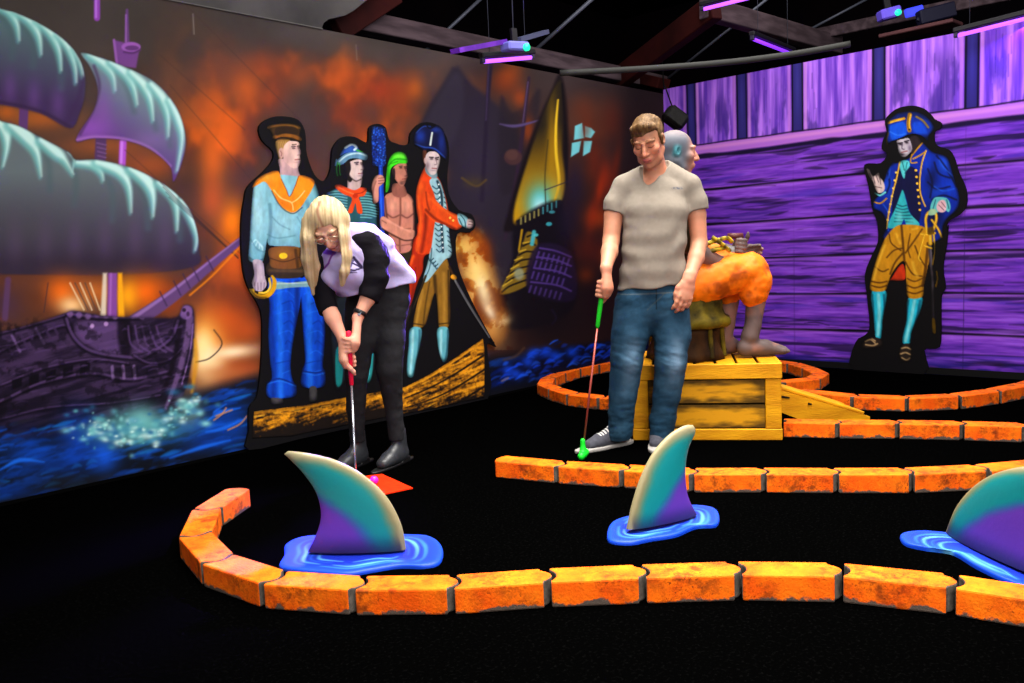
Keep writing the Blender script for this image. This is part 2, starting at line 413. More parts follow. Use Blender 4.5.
def paint_mural(x, y):
    c = Canvas(x, y, (62, 50, 46)); W = 1e4
    # smoky sky, then fire clouds
    def sky(x, y):
        t = np.clip((y-20)/260, 0, 1)[:, None]; r = np.clip((x-330)/330, 0, 1)[:, None]
        top = np.array([64, 59, 57])*(1-r)+np.array([40, 34, 38])*r; low = np.array([84, 48, 34])*(1-r)+np.array([42, 22, 20])*r
        n = fbm(x/60, y/50, 4, 2)[:, None]
        return (top*(1-t)+low*t)*(0.75+0.5*n), np.ones(len(x))
    c.N(sky)
    def fire(x, y):
        n = fbm(x/52+0.3*vnoise(x/40, y/40, 9), y/60, 3, 5); n2 = fbm(x/20, y/26, 3, 8)
        w = 1.15*np.exp(-((x-245)/100)**2-((y-175)/140)**2) + 0.95*np.exp(-((x-365)/95)**2-((y-110)/60)**2) + 0.45*np.exp(-((x-600)/60)**2-((y-210)/95)**2)
        a = sstep(0.36, 0.70, n*0.72+n2*0.28)*np.clip(w, 0, 1)*sstep(25, 75, y-0.19*(x-320)+10); k = sstep(0.46, 0.74, n*.75+n2*.25)[:, None]
        return np.array([112, 44, 24])*(1-k)+np.array([228, 96, 22])*k, a*0.9
    c.N(fire)
    for (bx, by, rx, ry, col, a) in [(213,160,15,30,(240,110,25),.75),(232,222,14,22,(255,130,10),.9),(212,200,12,20,(225,95,30),.6),(245,88,16,20,(220,100,28),.7),
            (262,64,22,14,(150,66,34),.6),(225,75,30,25,(140,70,40),.5),(238,268,18,26,(220,90,20),.6),(228,318,24,16,(210,80,20),.7),(236,292,15,15,(120,50,24),.5),
            (340,75,16,13,(165,72,28),.55),(382,90,24,15,(158,50,22),.6),(352,110,20,20,(118,44,26),.5),(402,100,14,22,(160,62,22),.5),(415,88,9,12,(210,95,20),.5),
            (505,82,16,14,(140,55,22),.7),(514,66,10,10,(150,70,28),.5),(250,130,11,20,(105,52,36),.6),(280,90,16,22,(135,58,30),.5),(300,75,15,14,(175,80,32),.5)]:
        c.B(bx, by, rx, ry, col, a)
    def murk(x, y):
        n = fbm(x/70, y/55, 4, 21); return np.tile([70, 62, 60.], (len(x), 1)), 0.55*sstep(0.5, 0.7, n)*sstep(400, 60, x)
    c.N(murk, 0.6)
    # left sky behind the ship
    c.B(60, 20, 150, 40, (62, 55, 50), .7); c.B(175, 40, 30, 60, (66, 54, 47), .5)
    c.B(40, 118, 34, 12, (176, 92, 36), .85); c.B(105, 146, 45, 12, (150, 80, 40), .8); c.B(150, 165, 30, 14, (170, 80, 34), .7); c.B(6, 112, 12, 8, (190, 95, 30), .8)
    z = ZM(0, 0, 2.668)
    # masts and top
    PUR, PURL, PURD = (112, 62, 138), (164, 88, 205), (66, 44, 84)
    c.L([(97, -20), (97, 18)], 6, (140, 66, 178), 1.2); c.L([(96, -20), (96, 17)], 2.2, (180, 110, 220), 1)
    c.L([(127, 10), (127, 42)], [2.5, 5], (98, 62, 118), 1.2); c.L([(126, 15), (126, 42)], 1.4, (146, 96, 172), 1)
    c.Q([(113, 40), (140, 46), (136, 68), (116, 66)], (112, 66, 134), 1.3); c.E(131, 47, 9.5, 5, (150, 90, 178), 1); c.E(132, 48, 7, 2.6, (96, 54, 116), 1); c.L([(114, 40), (117, 64)], 2.2, (146, 92, 170), .9); c.L([(124, 52), (133, 53), (140, 50)], 2, (84, 48, 100), 1)
    for (xa, ya, yb, w, col) in [(24, 107, 130, 9, (92, 58, 112)), (101, 138, 162, 11, (82, 54, 96)), (123, 142, 166, 7, (172, 80, 208)), (122, 142, 166, 2.5, (205, 130, 235))]:
        c.L([(xa, ya), (xa-1, yb)], w, col, 1.2)
    for k in range(5): c.L([(97+k*.3, 143+k*4.2), (106, 145+k*4.2)], 1.2, (118, 84, 130), .8)
    # rigging
    for a, b in [((170, 85), (260, 190)), ((160, 55), (245, 130)), ((125, 150), (250, 262)), ((186, 5), (300, 120)), ((150, 178), (238, 256))]:
        c.L([a, b], .9, (60, 42, 42), .8, .45)
    # ---- sails
    TE, TEL = (112, 190, 184), (208, 246, 238)
    A = [(-40, -4), (0, 9), (20, 15), (48, 29), (70, 46), (83, 68), (85, 92), (80, 112), (70, 128), (40, 113), (0, 104), (-40, 98)]
    B_ = [(81, 53), (97, 57), (112, 62), (150, 79), (172, 101), (183, 125), (185, 150), (174, 181), (170, 166), (150, 149), (124, 140), (94, 138), (76, 140), (93, 112), (98, 95), (96, 80), (89, 65)]
    S = [(-40, 108), (0, 121), (20, 127), (45, 140), (68, 152), (76, 160), (97, 160), (131, 168), (161, 183), (184, 202), (195, 224), (199, 250), (194, 266), (130, 274), (0, 274), (-40, 274)]
    def sail(poly, g0, g1, p0, p1, folds, hi, wd):
        c.P(poly, (38, 26, 40), 3.0, .7); c.G(poly, g0, g1, p0, p1, 1.3)
        c.clip(poly, 1.3)
        for f in folds: c.L(f, wd, (70, 96, 100), 3.6, .45); 
        for f, wl in hi: c.L(f, [wl, wl*1.2, wl*.7, 1], TE, 3.4, .85); c.L([(q[0]+1.5, q[1]-2) for q in f], [wl*.5, wl*.8, wl*.3, .5], TEL, 2.6, .9)
        c.clip()
    sail(A, (84, 108, 112), (62, 46, 82), (40, 30), (30, 100),
         [[(20, 22), (33, 40), (33, 66)], [(48, 36), (60, 60), (61, 88)], [(0, 14), (12, 34), (12, 58)]],
         [([(-8, 5), (8, 12), (16, 26), (18, 42)], 8), ([(14, 12), (30, 22), (38, 38), (40, 56)], 9), ([(36, 22), (50, 34), (58, 52), (60, 72)], 8), ([(56, 36), (68, 50), (74, 68), (75, 84)], 6), ([(72, 50), (79, 64), (82, 78)], 4)], 7)
    c.clip(A)
    for q in ((10, 88), (34, 96), (58, 104)): c.B(q[0], q[1], 7, 16, (110, 72, 146), .5); 
    c.L([(66, 124), (78, 100), (84, 78)], 5, (62, 42, 80), 3, .6); c.L([(-40, 97), (0, 102), (40, 111), (70, 127)], 3, (52, 36, 66), 2, .8); c.clip()
    sail(B_, (112, 138, 144), (92, 58, 124), (140, 90), (110, 138),
         [[(118, 70), (128, 90), (134, 112)], [(140, 84), (150, 105), (156, 130)], [(160, 100), (168, 122), (170, 146)]],
         [([(88, 56), (104, 66), (112, 78), (114, 92)], 7), ([(110, 64), (126, 76), (133, 90), (136, 106)], 8), ([(130, 74), (144, 88), (150, 104), (152, 122)], 8), ([(150, 86), (162, 100), (167, 118), (167, 138)], 8), ([(168, 102), (178, 122), (181, 142), (176, 172)], 7)], 5)
    c.clip(B_); c.B(90, 128, 22, 14, (146, 84, 186), .75); c.B(103, 108, 9, 20, (136, 82, 172), .5); c.L([(76, 140), (94, 137), (124, 139), (150, 148), (170, 166)], 3, (176, 120, 205), 1.6, .6); c.L([(94, 66), (99, 82), (98, 95), (92, 112), (80, 134)], 3, (70, 46, 84), 2, .7); c.B(150, 140, 16, 9, (132, 104, 160), .5); c.clip()
    sail(S, (98, 110, 114), (50, 40, 58), (90, 172), (90, 262),
         [[(36, 140), (48, 160), (50, 190)], [(72, 160), (76, 180), (74, 205)], [(100, 168), (112, 190), (112, 220)], [(134, 178), (146, 200), (148, 228)], [(168, 194), (178, 214), (180, 240)]],
         [([(-6, 122), (4, 132), (6, 148), (2, 168)], 10), ([(10, 126), (26, 138), (36, 154), (40, 178)], 13), ([(40, 142), (56, 154), (64, 162), (72, 176)], 10), ([(76, 164), (92, 166), (100, 174), (102, 182)], 7), ([(96, 164), (118, 172), (128, 188), (130, 214)], 10), ([(130, 170), (146, 182), (152, 198), (152, 218)], 11), ([(158, 184), (172, 196), (176, 210), (176, 232)], 9), ([(180, 202), (191, 220), (196, 238), (194, 252)], 7)], 6)
    c.clip(S)
    for q in (15, 45, 75, 105, 135, 165): c.B(q, 240, 8, 26, (98, 72, 110), .35)
    c.B(90, 270, 120, 14, (46, 38, 52), .75); c.B(20, 225, 60, 30, (70, 68, 74), .4); c.L([(68, 152), (74, 160), (72, 172)], 2, (150, 200, 196), 1.2, .7); c.clip()
    for k in range(4): c.L([(160+k*3, 182+k*5), (238, 258)], .9, (44, 32, 36), .6, .5)
    # ---- glow under the sails
    z = ZM(0, 240, 2.512)
    c.B(62, 292, 18, 16, (240, 106, 20), .95); c.B(72, 305, 13, 9, (255, 215, 150), .95); c.B(95, 292, 22, 14, (206, 108, 36), .8); c.B(146, 292, 22, 17, (238, 104, 14), .98); c.B(128, 296, 10, 16, (255, 170, 20), .9)
    c.B(168, 300, 14, 14, (150, 56, 20), .7); c.B(30, 300, 16, 12, (96, 50, 30), .7); c.B(5, 305, 18, 18, (70, 46, 66), .8)
    c.Q([(103, 273), (107, 273), (106, 322), (100, 322)], (226, 214, 190), 1.6, .9); c.Q([(108, 273), (117, 273), (117, 322), (107, 322)], (128, 70, 150), 1.3); c.Q([(118, 273), (122, 273), (125, 322), (118, 322)], (250, 172, 24), 1.6, .95); c.L([(111, 274), (110, 318)], 2, (166, 104, 190), 1.1, .8)
    for k in range(5): c.L([(70+k*5, 283), (84+k*4, 310)], 1.4, (84, 66, 60) if k % 2 else (236, 214, 170), .7, .85)
    c.L([(8, 280), (5, 318)], 6, (90, 60, 108), 1.5, .7); c.L([(48, 283), (44, 312)], 1.2, (60, 40, 50), .7, .7)
    # bowsprit
    c.L([(128, 326), (170, 298), (212, 264), (244, 238)], [15, 13, 9, 6], (92, 64, 112), 1.4); c.L([(130, 320), (172, 291), (214, 258), (244, 235)], [4, 3, 2, 1], (150, 112, 176), 1.2, .8)
    c.L([(190, 295), (212, 276), (240, 247)], 2, (230, 130, 20), 1.1, .8)
    for t in (0.3, .42, .5, .58, .7): c.L([(128+116*t-3, 326-88*t-8), (128+116*t+4, 326-88*t+6)], 1.6, (52, 34, 66), .8, .7)
    # explosion at the bow
    c.B(214, 352, 30, 34, (216, 96, 20), .8); c.B(205, 340, 16, 26, (246, 150, 30), .8); c.B(206, 358, 13, 22, (255, 240, 180), 1, p=.8); c.B(203, 346, 8, 16, (255, 226, 150), .9); c.B(212, 366, 14, 8, (255, 232, 170), .9); c.B(232, 352, 26, 7, (255, 228, 180), .95, -.12); c.B(242, 368, 22, 8, (170, 70, 30), .7); c.B(247, 330, 16, 12, (196, 80, 24), .7); c.B(222, 372, 26, 7, (190, 110, 60), .6)
    c.L([(214, 330), (222, 344), (210, 358), (196, 362)], 1.3, (40, 24, 26), .7, .8)
    # ---- sea
    def sea(x, y):
        yh = np.interp(x, [-400, 0, 190, 255, 490, 670], [432, 425, 390, 372, 352, 333]); n = fbm(x/26, (y+0.25*x)/9, 4, 31); n2 = fbm(x/60, y/25, 3, 33)
        k = sstep(.5, .72, n)[:, None]; d = np.array([9, 15, 28.]); b = np.array([10, 52, 138.])
        return d*(1-k)+b*k, sstep(-4, 12, y-yh)*(0.96)
    c.N(sea)
    # ---- hull
    Hh = [(-60, 338), (0, 332), (40, 322), (64, 314), (75, 311), (100, 316), (132, 318), (150, 318), (176, 318), (184, 306), (193, 309), (194, 330), (193, 350), (188, 378), (180, 402), (166, 416), (120, 428), (60, 436), (0, 440), (-60, 444)]
    c.P(Hh, (20, 14, 26), 4, .8); c.G(Hh, (54, 38, 68), (18, 14, 28), (90, 318), (110, 425), 1.4)
    c.clip(Hh, 1.5)
    def grain(x, y):
        n = fbm((x+.3*y)/34, (y+.26*x)/5, 4, 41); k = sstep(.35, .72, n)[:, None]; return np.array([16, 11, 22])*(1-k)+np.array([84, 60, 104])*k, np.full(len(x), .45)
    c.N(grain, 1, (-60, 200, 300, 446))
    c.P([(78, 322), (118, 322), (122, 350), (108, 356), (80, 338)], (104, 74, 132), 3, .6); c.P([(118, 320), (132, 324), (130, 356), (120, 352)], (16, 10, 20), 2.5, .8)
    for l, w in [([(-40, 412), (0, 402), (40, 384), (90, 374), (130, 380), (168, 372)], 3), ([(-40, 396), (0, 386), (40, 370), (90, 360), (128, 364)], 2.2), ([(-40, 372), (0, 352), (30, 338), (62, 326), (70, 330)], 2.6), ([(-40, 428), (0, 420), (50, 408), (110, 404), (160, 396)], 1.6), ([(66, 318), (74, 338), (92, 352), (128, 358), (146, 356), (170, 340), (178, 322)], 3.4), ([(134, 356), (150, 364), (170, 360), (186, 344)], 2), ([(64, 314), (100, 318), (140, 318)], 3), ([(0, 334), (30, 326), (64, 316)], 2)]:
        c.L(l, w+2.5, (14, 9, 20), 1.6, .8); c.L([(a, b-1) for a, b in l], w*.85, (100, 72, 126), 1.2, .7)
    for k in range(7): c.L([(4+k*8, 338-k*2.4), (12+k*8, 354-k*2.6)], 2.6, (122, 92, 152) if k % 3 == 1 else (60, 42, 78), 1, .75)
    for k in range(5): c.Q([(12+k*17, 380-k*4), (22+k*17, 377-k*4), (22+k*17, 386-k*4), (12+k*17, 390-k*4)], (12, 8, 18), 1.2, .9)
    for k in range(3): c.L([(112+k*11, 366), (113+k*11, 378)], 3, (134, 104, 160), 1, .7)
    for k in range(5): c.L([(128+k*7, 326), (131+k*8, 344), (142+k*8, 352)], 2, (98, 70, 124), 1, .65)
    c.L([(190, 318), (186, 345), (178, 375), (166, 408)], [7, 6, 5, 3], (104, 76, 124), 1.5, .85); c.L([(180, 330), (174, 360), (164, 390)], 5, (16, 10, 20), 2, .8); c.L([(193, 324), (190, 352), (182, 384)], 1.4, (150, 112, 176), .8, .8)
    c.E(186, 312, 6.5, 7.5, (118, 84, 140), 1.2); c.E(184, 310, 2, 2, (40, 24, 50), .8); c.E(188, 314, 1.6, 2.4, (60, 36, 70), .8); c.E(92, 326, 2.2, 2.2, (180, 140, 200), .8); c.E(106, 324, 2.2, 2.2, (170, 130, 190), .8)
    for k in range(9): c.E(70+k*9, 314+(k % 3), 3, 3.5, (128, 94, 152), 1.2, .7)
    c.B(60, 430, 100, 14, (14, 12, 30), .7); c.clip()
    c.L([(195, 340), (196, 360), (192, 392)], [3, 5, 3], (205, 140, 20), 2, .7)
    def veil(x, y):
        n = fbm(x/9, y/9, 4, 97); return np.tile([12, 9, 16.], (len(x), 1)), sstep(.48, .66, n)*sstep(310, 330, y)*sstep(455, 415, y)*sstep(198, 185, x)*.55
    c.N(veil, 1, (-60, 200, 300, 460))
    R2_ = np.random.RandomState(21)
    for k in range(46):
        xx = R2_.uniform(-10, 178); yy = np.interp(xx, [0, 70, 180], [338, 322, 322])+R2_.uniform(4, 74); w = R2_.uniform(5, 16); c.L([(xx, yy), (xx+w*.5, yy-w*.16+R2_.uniform(-1, 1)), (xx+w, yy-w*.2)], [.5, R2_.uniform(1, 2.2), .5], (104, 74, 134), 1.1, R2_.uniform(.2, .55))
    # ---- water strokes and splash
    R = np.random.RandomState(3)
    for k in range(260):
        xx = R.uniform(-60, 250); yl = np.interp(xx, [0, 190, 250], [425, 400, 378]); yb = 506-.221*xx; yy = R.uniform(yl, yb); w = R.uniform(8, 26)
        if 90 < xx < 200 and yy < 440: continue
        col = [(12, 62, 170), (16, 88, 222), (8, 40, 110), (20, 110, 190), (10, 30, 70), (30, 26, 34)][R.randint(6)]
        c.L([(xx-w/2, yy+w*.12), (xx, yy-R.uniform(0, 3)), (xx+w/2, yy-w*.16)], [1, R.uniform(2, 5), 1], col, 1.6, R.uniform(.35, .8))
    for (bx, by, rx, ry, col, a) in [(30, 455, 26, 20, (12, 60, 160), .7), (78, 440, 18, 26, (14, 70, 200), .7), (104, 455, 14, 18, (20, 90, 235), .8), (60, 470, 20, 10, (10, 40, 110), .6), (228, 425, 26, 22, (10, 70, 190), .7), (200, 440, 24, 14, (12, 50, 140), .6), (12, 492, 30, 8, (10, 50, 140), .7), (70, 482, 40, 10, (22, 24, 32), .7)]:
        c.B(bx, by, rx, ry, col, a)
    for l in [[(208, 420), (222, 412), (240, 408)], [(206, 432), (224, 428), (246, 418)], [(214, 412), (226, 404)], [(170, 458), (200, 448), (230, 440)], [(0, 470), (20, 460), (44, 462)]]:
        c.L(l, [1, 4, 1], (24, 104, 240), 1.5, .8)
    for l in [[(214, 420), (222, 414), (226, 408)], [(228, 430), (240, 424), (247, 416)], [(216, 416), (232, 410)]]: c.L(l, 1.6, (200, 130, 90), .9, .8)
    c.B(130, 428, 28, 16, (80, 160, 165), .85); c.B(165, 428, 24, 12, (60, 130, 140), .7); c.B(142, 420, 16, 14, (120, 200, 196), .8); c.B(190, 412, 12, 14, (110, 150, 150), .7); c.B(95, 432, 14, 8, (60, 130, 160), .6)
    for k in range(240):
        t = R.rand(); xx = np.interp(t, [0, .2, .55, 1], [78, 100, 145, 197])+R.normal(0, 9); yy = np.interp(t, [0, .3, .6, 1], [426, 434, 430, 404])+R.normal(0, 8.5); r = R.uniform(.6, 2.6)
        c.B(xx, yy, r*R.uniform(1.0, 2.6), r*1.3, [(140, 214, 210), (206, 240, 232), (86, 164, 172), (40, 104, 150)][R.randint(4)], R.uniform(.4, .95))
    # ================= the second ship, far right
    def gloom(x, y):
        n = fbm(x/40, y/50, 3, 91); return np.tile([24, 17, 20.], (len(x), 1)), sstep(470, 560, x)*sstep(70, 200, y-.19*(x-480))*(.45+.5*n)
    c.N(gloom)
    SL, SD = (44, 38, 52), (24, 20, 30)
    c.P([(396, 190), (412, 140), (430, 104), (452, 68), (458, 66), (472, 84), (486, 96), (500, 108), (522, 140), (522, 190), (520, 300), (500, 330), (470, 250), (420, 230)], (38, 33, 45), 3.5, .94, False)
    c.P([(412, 150), (428, 116), (454, 74), (464, 92), (458, 130), (438, 165)], (50, 45, 58), 4, .7)
    c.P([(500, 100), (512, 112), (526, 104), (540, 90), (535, 130), (520, 180), (500, 190)], (34, 28, 36), 3, .8)
    c.B(476, 160, 22, 60, (50, 42, 62), .6); c.B(520, 98, 8, 10, (150, 62, 24), .75); c.B(528, 130, 6, 14, (150, 60, 20), .7); c.B(508, 75, 10, 8, (150, 66, 24), .6)
    c.L([(491, 56), (487, 110), (482, 200)], [5, 4, 4], (36, 28, 46), 1.5); c.L([(489, 60), (486, 120)], 1.2, (74, 58, 96), 1, .6)
    c.L([(529, 78), (524, 120), (516, 180), (505, 240)], [3, 4, 4, 3], (44, 30, 46), 1.2); c.L([(528, 82), (523, 122)], 1.2, (92, 70, 112), .8, .7)
    c.L([(500, 124), (516, 126), (540, 120)], [1, 3, 1], (80, 66, 110), 1.2); c.E(513, 157, 9, 8, (66, 42, 44), 1.4); c.E(512, 155, 6, 5, (84, 56, 52), 1.6, .7)
    c.L([(462, 178), (476, 186), (486, 180)], 2, (112, 84, 30), 1.2, .6); c.B(474, 182, 10, 6, (70, 58, 34), .6)
    c.B(438, 176, 8, 10, (190, 96, 20), .65); c.B(430, 168, 6, 14, (120, 56, 24), .5)
    # glowing sail
    YS = [(560, 80), (563, 110), (562, 150), (565, 180), (560, 203), (540, 214), (518, 226), (514, 210), (528, 160), (544, 112)]
    c.P([(561, 74), (568, 120), (566, 190), (555, 212), (508, 232), (508, 212), (530, 140), (550, 94)], (20, 14, 18), 2.4, .95)
    c.G(YS, (34, 28, 20), (196, 144, 14), (534, 128), (550, 196), 2.2)
    c.clip(YS, 1.5); c.B(530, 196, 10, 26, (150, 112, 16), .8); c.B(552, 150, 5, 50, (176, 130, 14), .7); c.B(541, 203, 14, 19, (50, 190, 206), .98); c.B(540, 207, 8, 11, (190, 244, 240), .95); c.B(556, 198, 5, 14, (196, 200, 80), .7); c.L([(548, 140), (545, 176), (546, 208)], 1.3, (60, 50, 24), .8, .8); c.clip()
    c.L([(558, 100), (556, 125), (556, 152), (559, 182), (555, 200)], [1.5, 2.5, 3, 3, 2], (232, 190, 40), 1); c.L([(562, 84), (566, 140), (567, 185)], 2, (16, 12, 16), 1)
    # deck, stern gallery
    c.P([(516, 222), (558, 200), (566, 225), (576, 260), (572, 310), (520, 330), (494, 318), (498, 296), (512, 262)], (16, 12, 20), 3, .95)
    c.L([(518, 222), (540, 212), (560, 202)], 4, (22, 20, 26), 1); 
    for k in range(9): c.L([(521+k*4.4, 224-k*2.1), (521+k*4.4, 218-k*2.1)], 1.4, (180, 170, 90) if k < 5 else (70, 170, 180), .7, .8)
    c.P([(500, 294), (512, 268), (522, 246), (527, 232), (536, 236), (537, 250), (529, 272), (526, 286)], (124, 98, 26), 1.2)
    for k in range(7): c.L([(502+k*4.2, 292-k*9.2), (510+k*4, 286-k*8.6), (526+k*1.8, 280-k*7)], 1.7, (16, 12, 14), .8, .9)
    for k in range(6): c.L([(503+k*4, 286-k*8.6), (512+k*3.4, 280-k*7.6)], 1.4, (206, 168, 46), .8, .9)
    c.E(519, 274, 5, 6, (150, 160, 130), 2, .8); c.L([(534, 232), (532, 244)], 4, (70, 190, 200), 1, .9); c.E(549, 224, 3, 2, (60, 180, 190), .8, .9); c.E(536, 235, 2.4, 1.6, (80, 200, 205), .8, .9); c.L([(522, 230), (519, 250)], 2, (196, 150, 20), .9, .9); c.E(552, 212, 3, 1.6, (70, 180, 190), .8, .8)
    c.P([(536, 246), (570, 252), (574, 300), (528, 290)], (30, 20, 48), 2, .9)
    for k, yy in enumerate((250, 259, 270, 284)):
        c.L([(540-k*3, yy-2), (556, yy+1), (571, yy+7)], 1.8, (84, 58, 138), .9, .9)
        for j in range(7): c.L([(539-k*2.6+j*5, yy+2+j*1.2), (537-k*2.6+j*5, yy+8+j*1.2)], 2, (78, 54, 130), .8, .85)
    c.L([(552, 310), (556, 318), (552, 324)], 2, (44, 36, 90), 1, .8); c.L([(545, 190), (572, 180)], 1.2, (40, 30, 60), .8, .7); c.B(575, 185, 10, 26, (34, 26, 46), .8); c.B(568, 220, 12, 26, (26, 20, 40), .8)
    # red glow, lit window
    for (bx, by, rx, ry, col, a) in [(606, 178, 8, 20, (150, 42, 16), .7), (594, 160, 8, 26, (100, 30, 16), .6), (598, 218, 14, 12, (170, 56, 14), .7), (590, 250, 18, 16, (92, 26, 16), .6), (612, 120, 12, 20, (84, 30, 22), .6), (584, 110, 12, 14, (96, 42, 26), .6), (600, 300, 20, 26, (30, 14, 18), .8), (545, 320, 30, 22, (20, 14, 20), .85), (640, 140, 18, 60, (24, 16, 20), .8), (650, 260, 30, 70, (40, 18, 16), .6), (586, 275, 8, 8, (120, 44, 14), .6)]:
        c.B(bx, by, rx, ry, col, a)
    for q in ([(575, 126), (582, 123), (584, 138), (574, 140)], [(585, 126), (591, 128), (595, 132), (591, 138), (585, 137)], [(572, 143), (581, 141), (579, 152), (571, 157)], [(584, 141), (592, 141), (590, 152), (583, 156)]):
        c.Q(q, (112, 206, 214), .9, .95)
    # gunfire between the ships
    c.P([(448, 236), (470, 228), (486, 240), (500, 290), (508, 330), (490, 346), (470, 300), (456, 262)], (120, 62, 20), 5, .8)
    for (bx, by, rx, ry, col, a, ro) in [(462, 246, 10, 9, (206, 180, 70), .8, 0), (470, 240, 12, 8, (176, 90, 20), .7, .4), (476, 262, 9, 16, (220, 120, 20), .8, -.3), (482, 288, 8, 22, (255, 226, 150), .95, -.3), (476, 276, 6, 9, (255, 200, 80), .9, 0), (488, 306, 6, 14, (246, 220, 180), .9, -.5), (496, 320, 12, 6, (205, 150, 80), .75, -.4), (492, 332, 7, 8, (190, 110, 40), .7, 0), (484, 250, 8, 12, (150, 60, 14), .7, 0), (503, 322, 7, 3.5, (220, 200, 150), .7, -.3), (470, 300, 6, 14, (190, 92, 20), .6, 0), (455, 230, 12, 10, (140, 66, 18), .6, 0)]:
        c.B(bx, by, rx, ry, col, a, ro)
    def burn(x, y):
        n = fbm(x/11, y/13, 4, 95); w = np.exp(-((x-470-(y-250)*.28)/15)**2-((y-280)/52)**2); k = sstep(.38, .68, n)[:, None]
        return np.array([110, 40, 10])*(1-k)+np.where(k > .75, np.array([255, 214, 120.]), np.array([232, 130, 24.]))*k, np.clip(w*1.5, 0, 1)*.62
    c.N(burn, 1, (430, 530, 215, 350)); c.B(483, 290, 6, 17, (255, 236, 180), .85, -.3); c.B(476, 268, 4, 8, (255, 220, 130), .8, -.2); c.B(490, 312, 4, 9, (250, 230, 190), .8, -.5)
    for (bx, by, rx, ry, col, a) in [(600, 190, 4, 16, (176, 46, 12), .6), (592, 215, 5, 18, (150, 40, 14), .55), (608, 230, 4, 14, (160, 50, 14), .5), (616, 165, 4, 22, (120, 34, 14), .5), (604, 255, 6, 10, (140, 44, 12), .45), (586, 130, 5, 12, (110, 36, 18), .5), (625, 200, 4, 20, (110, 30, 14), .5)]: c.B(bx, by, rx, ry, col, a, .15)
    # blue waves along the bottom
    c.P([(492, 372), (510, 362), (540, 352), (580, 346), (640, 338), (680, 336), (680, 372), (492, 400)], (7, 12, 38), 5, .9)
    for k in range(110):
        t = R.rand(); xx = 494+t*150; yb = 395-.22*(xx-494); yy = yb-6-R.rand()*np.interp(xx, [494, 540, 556, 570, 640], [22, 36, 34, 24, 20]); w = R.uniform(4, 13)
        c.L([(xx-w/2, yy+w*.25), (xx, yy-w*.1), (xx+w/2, yy-w*R.uniform(-.1, .35))], [1, R.uniform(1.5, 4), 1], [(18, 70, 236), (10, 48, 170), (6, 22, 80), (30, 96, 255)][R.randint(4)], 1.2, R.uniform(.4, .85))
    for q in [(528, 362), (534, 353), (546, 352), (555, 356), (516, 374), (508, 370), (572, 352)]: c.B(q[0], q[1], 6, 5, (18, 74, 236), .75)
    c.L([(502, 381), (508, 378)], 2, (150, 110, 90), 1, .6); c.L([(504, 360), (516, 356), (524, 348)], 2.4, (96, 66, 44), 1.6, .5)
    # wall gets darker towards the carpet, scuffs near the top
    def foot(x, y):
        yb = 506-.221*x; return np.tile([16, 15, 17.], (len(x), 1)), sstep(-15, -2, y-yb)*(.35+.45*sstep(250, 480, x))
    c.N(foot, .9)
    c.L([(193, 14), (194, 34)], 1.2, (150, 146, 142), .8, .5); c.L([(356, 45), (357, 60)], 1.2, (120, 110, 100), .8, .4)
    return c.colors(GAIN)

# mural columns follow what the wall shows: finer where it is near
def build_mural():
    pxs = np.concatenate([np.arange(-420, -30, 8), np.arange(-30, 676, 0.95)])
    cols = np.array([at_l(p, 300)[0] for p in pxs]); cols = np.concatenate([cols[cols < XR-0.004], [XR]])
    rows = np.linspace(0, 2.51, 500)
    P, px, py = wall_grid(cols, rows, lambda X, Z: np.column_stack([X, np.full_like(X, YL), Z]), 0)
    col = paint_mural(px, py)
    o = mk('wall_left', P, grid_faces(len(cols), len(rows)), M_WALL, None, False, col, (0, 0, 0)); tag(o, kind='structure')
    # solid backing, so the wall has thickness
    m = MB(); x0 = float(cols[0]); m.box(((x0+XR)/2, YL+0.055, 1.25), (XR-x0, 0.1, 2.52)); b = m.build('wall_left_backing', mat('wall timber', (34, 32, 32), .9, .05), o)
build_mural()

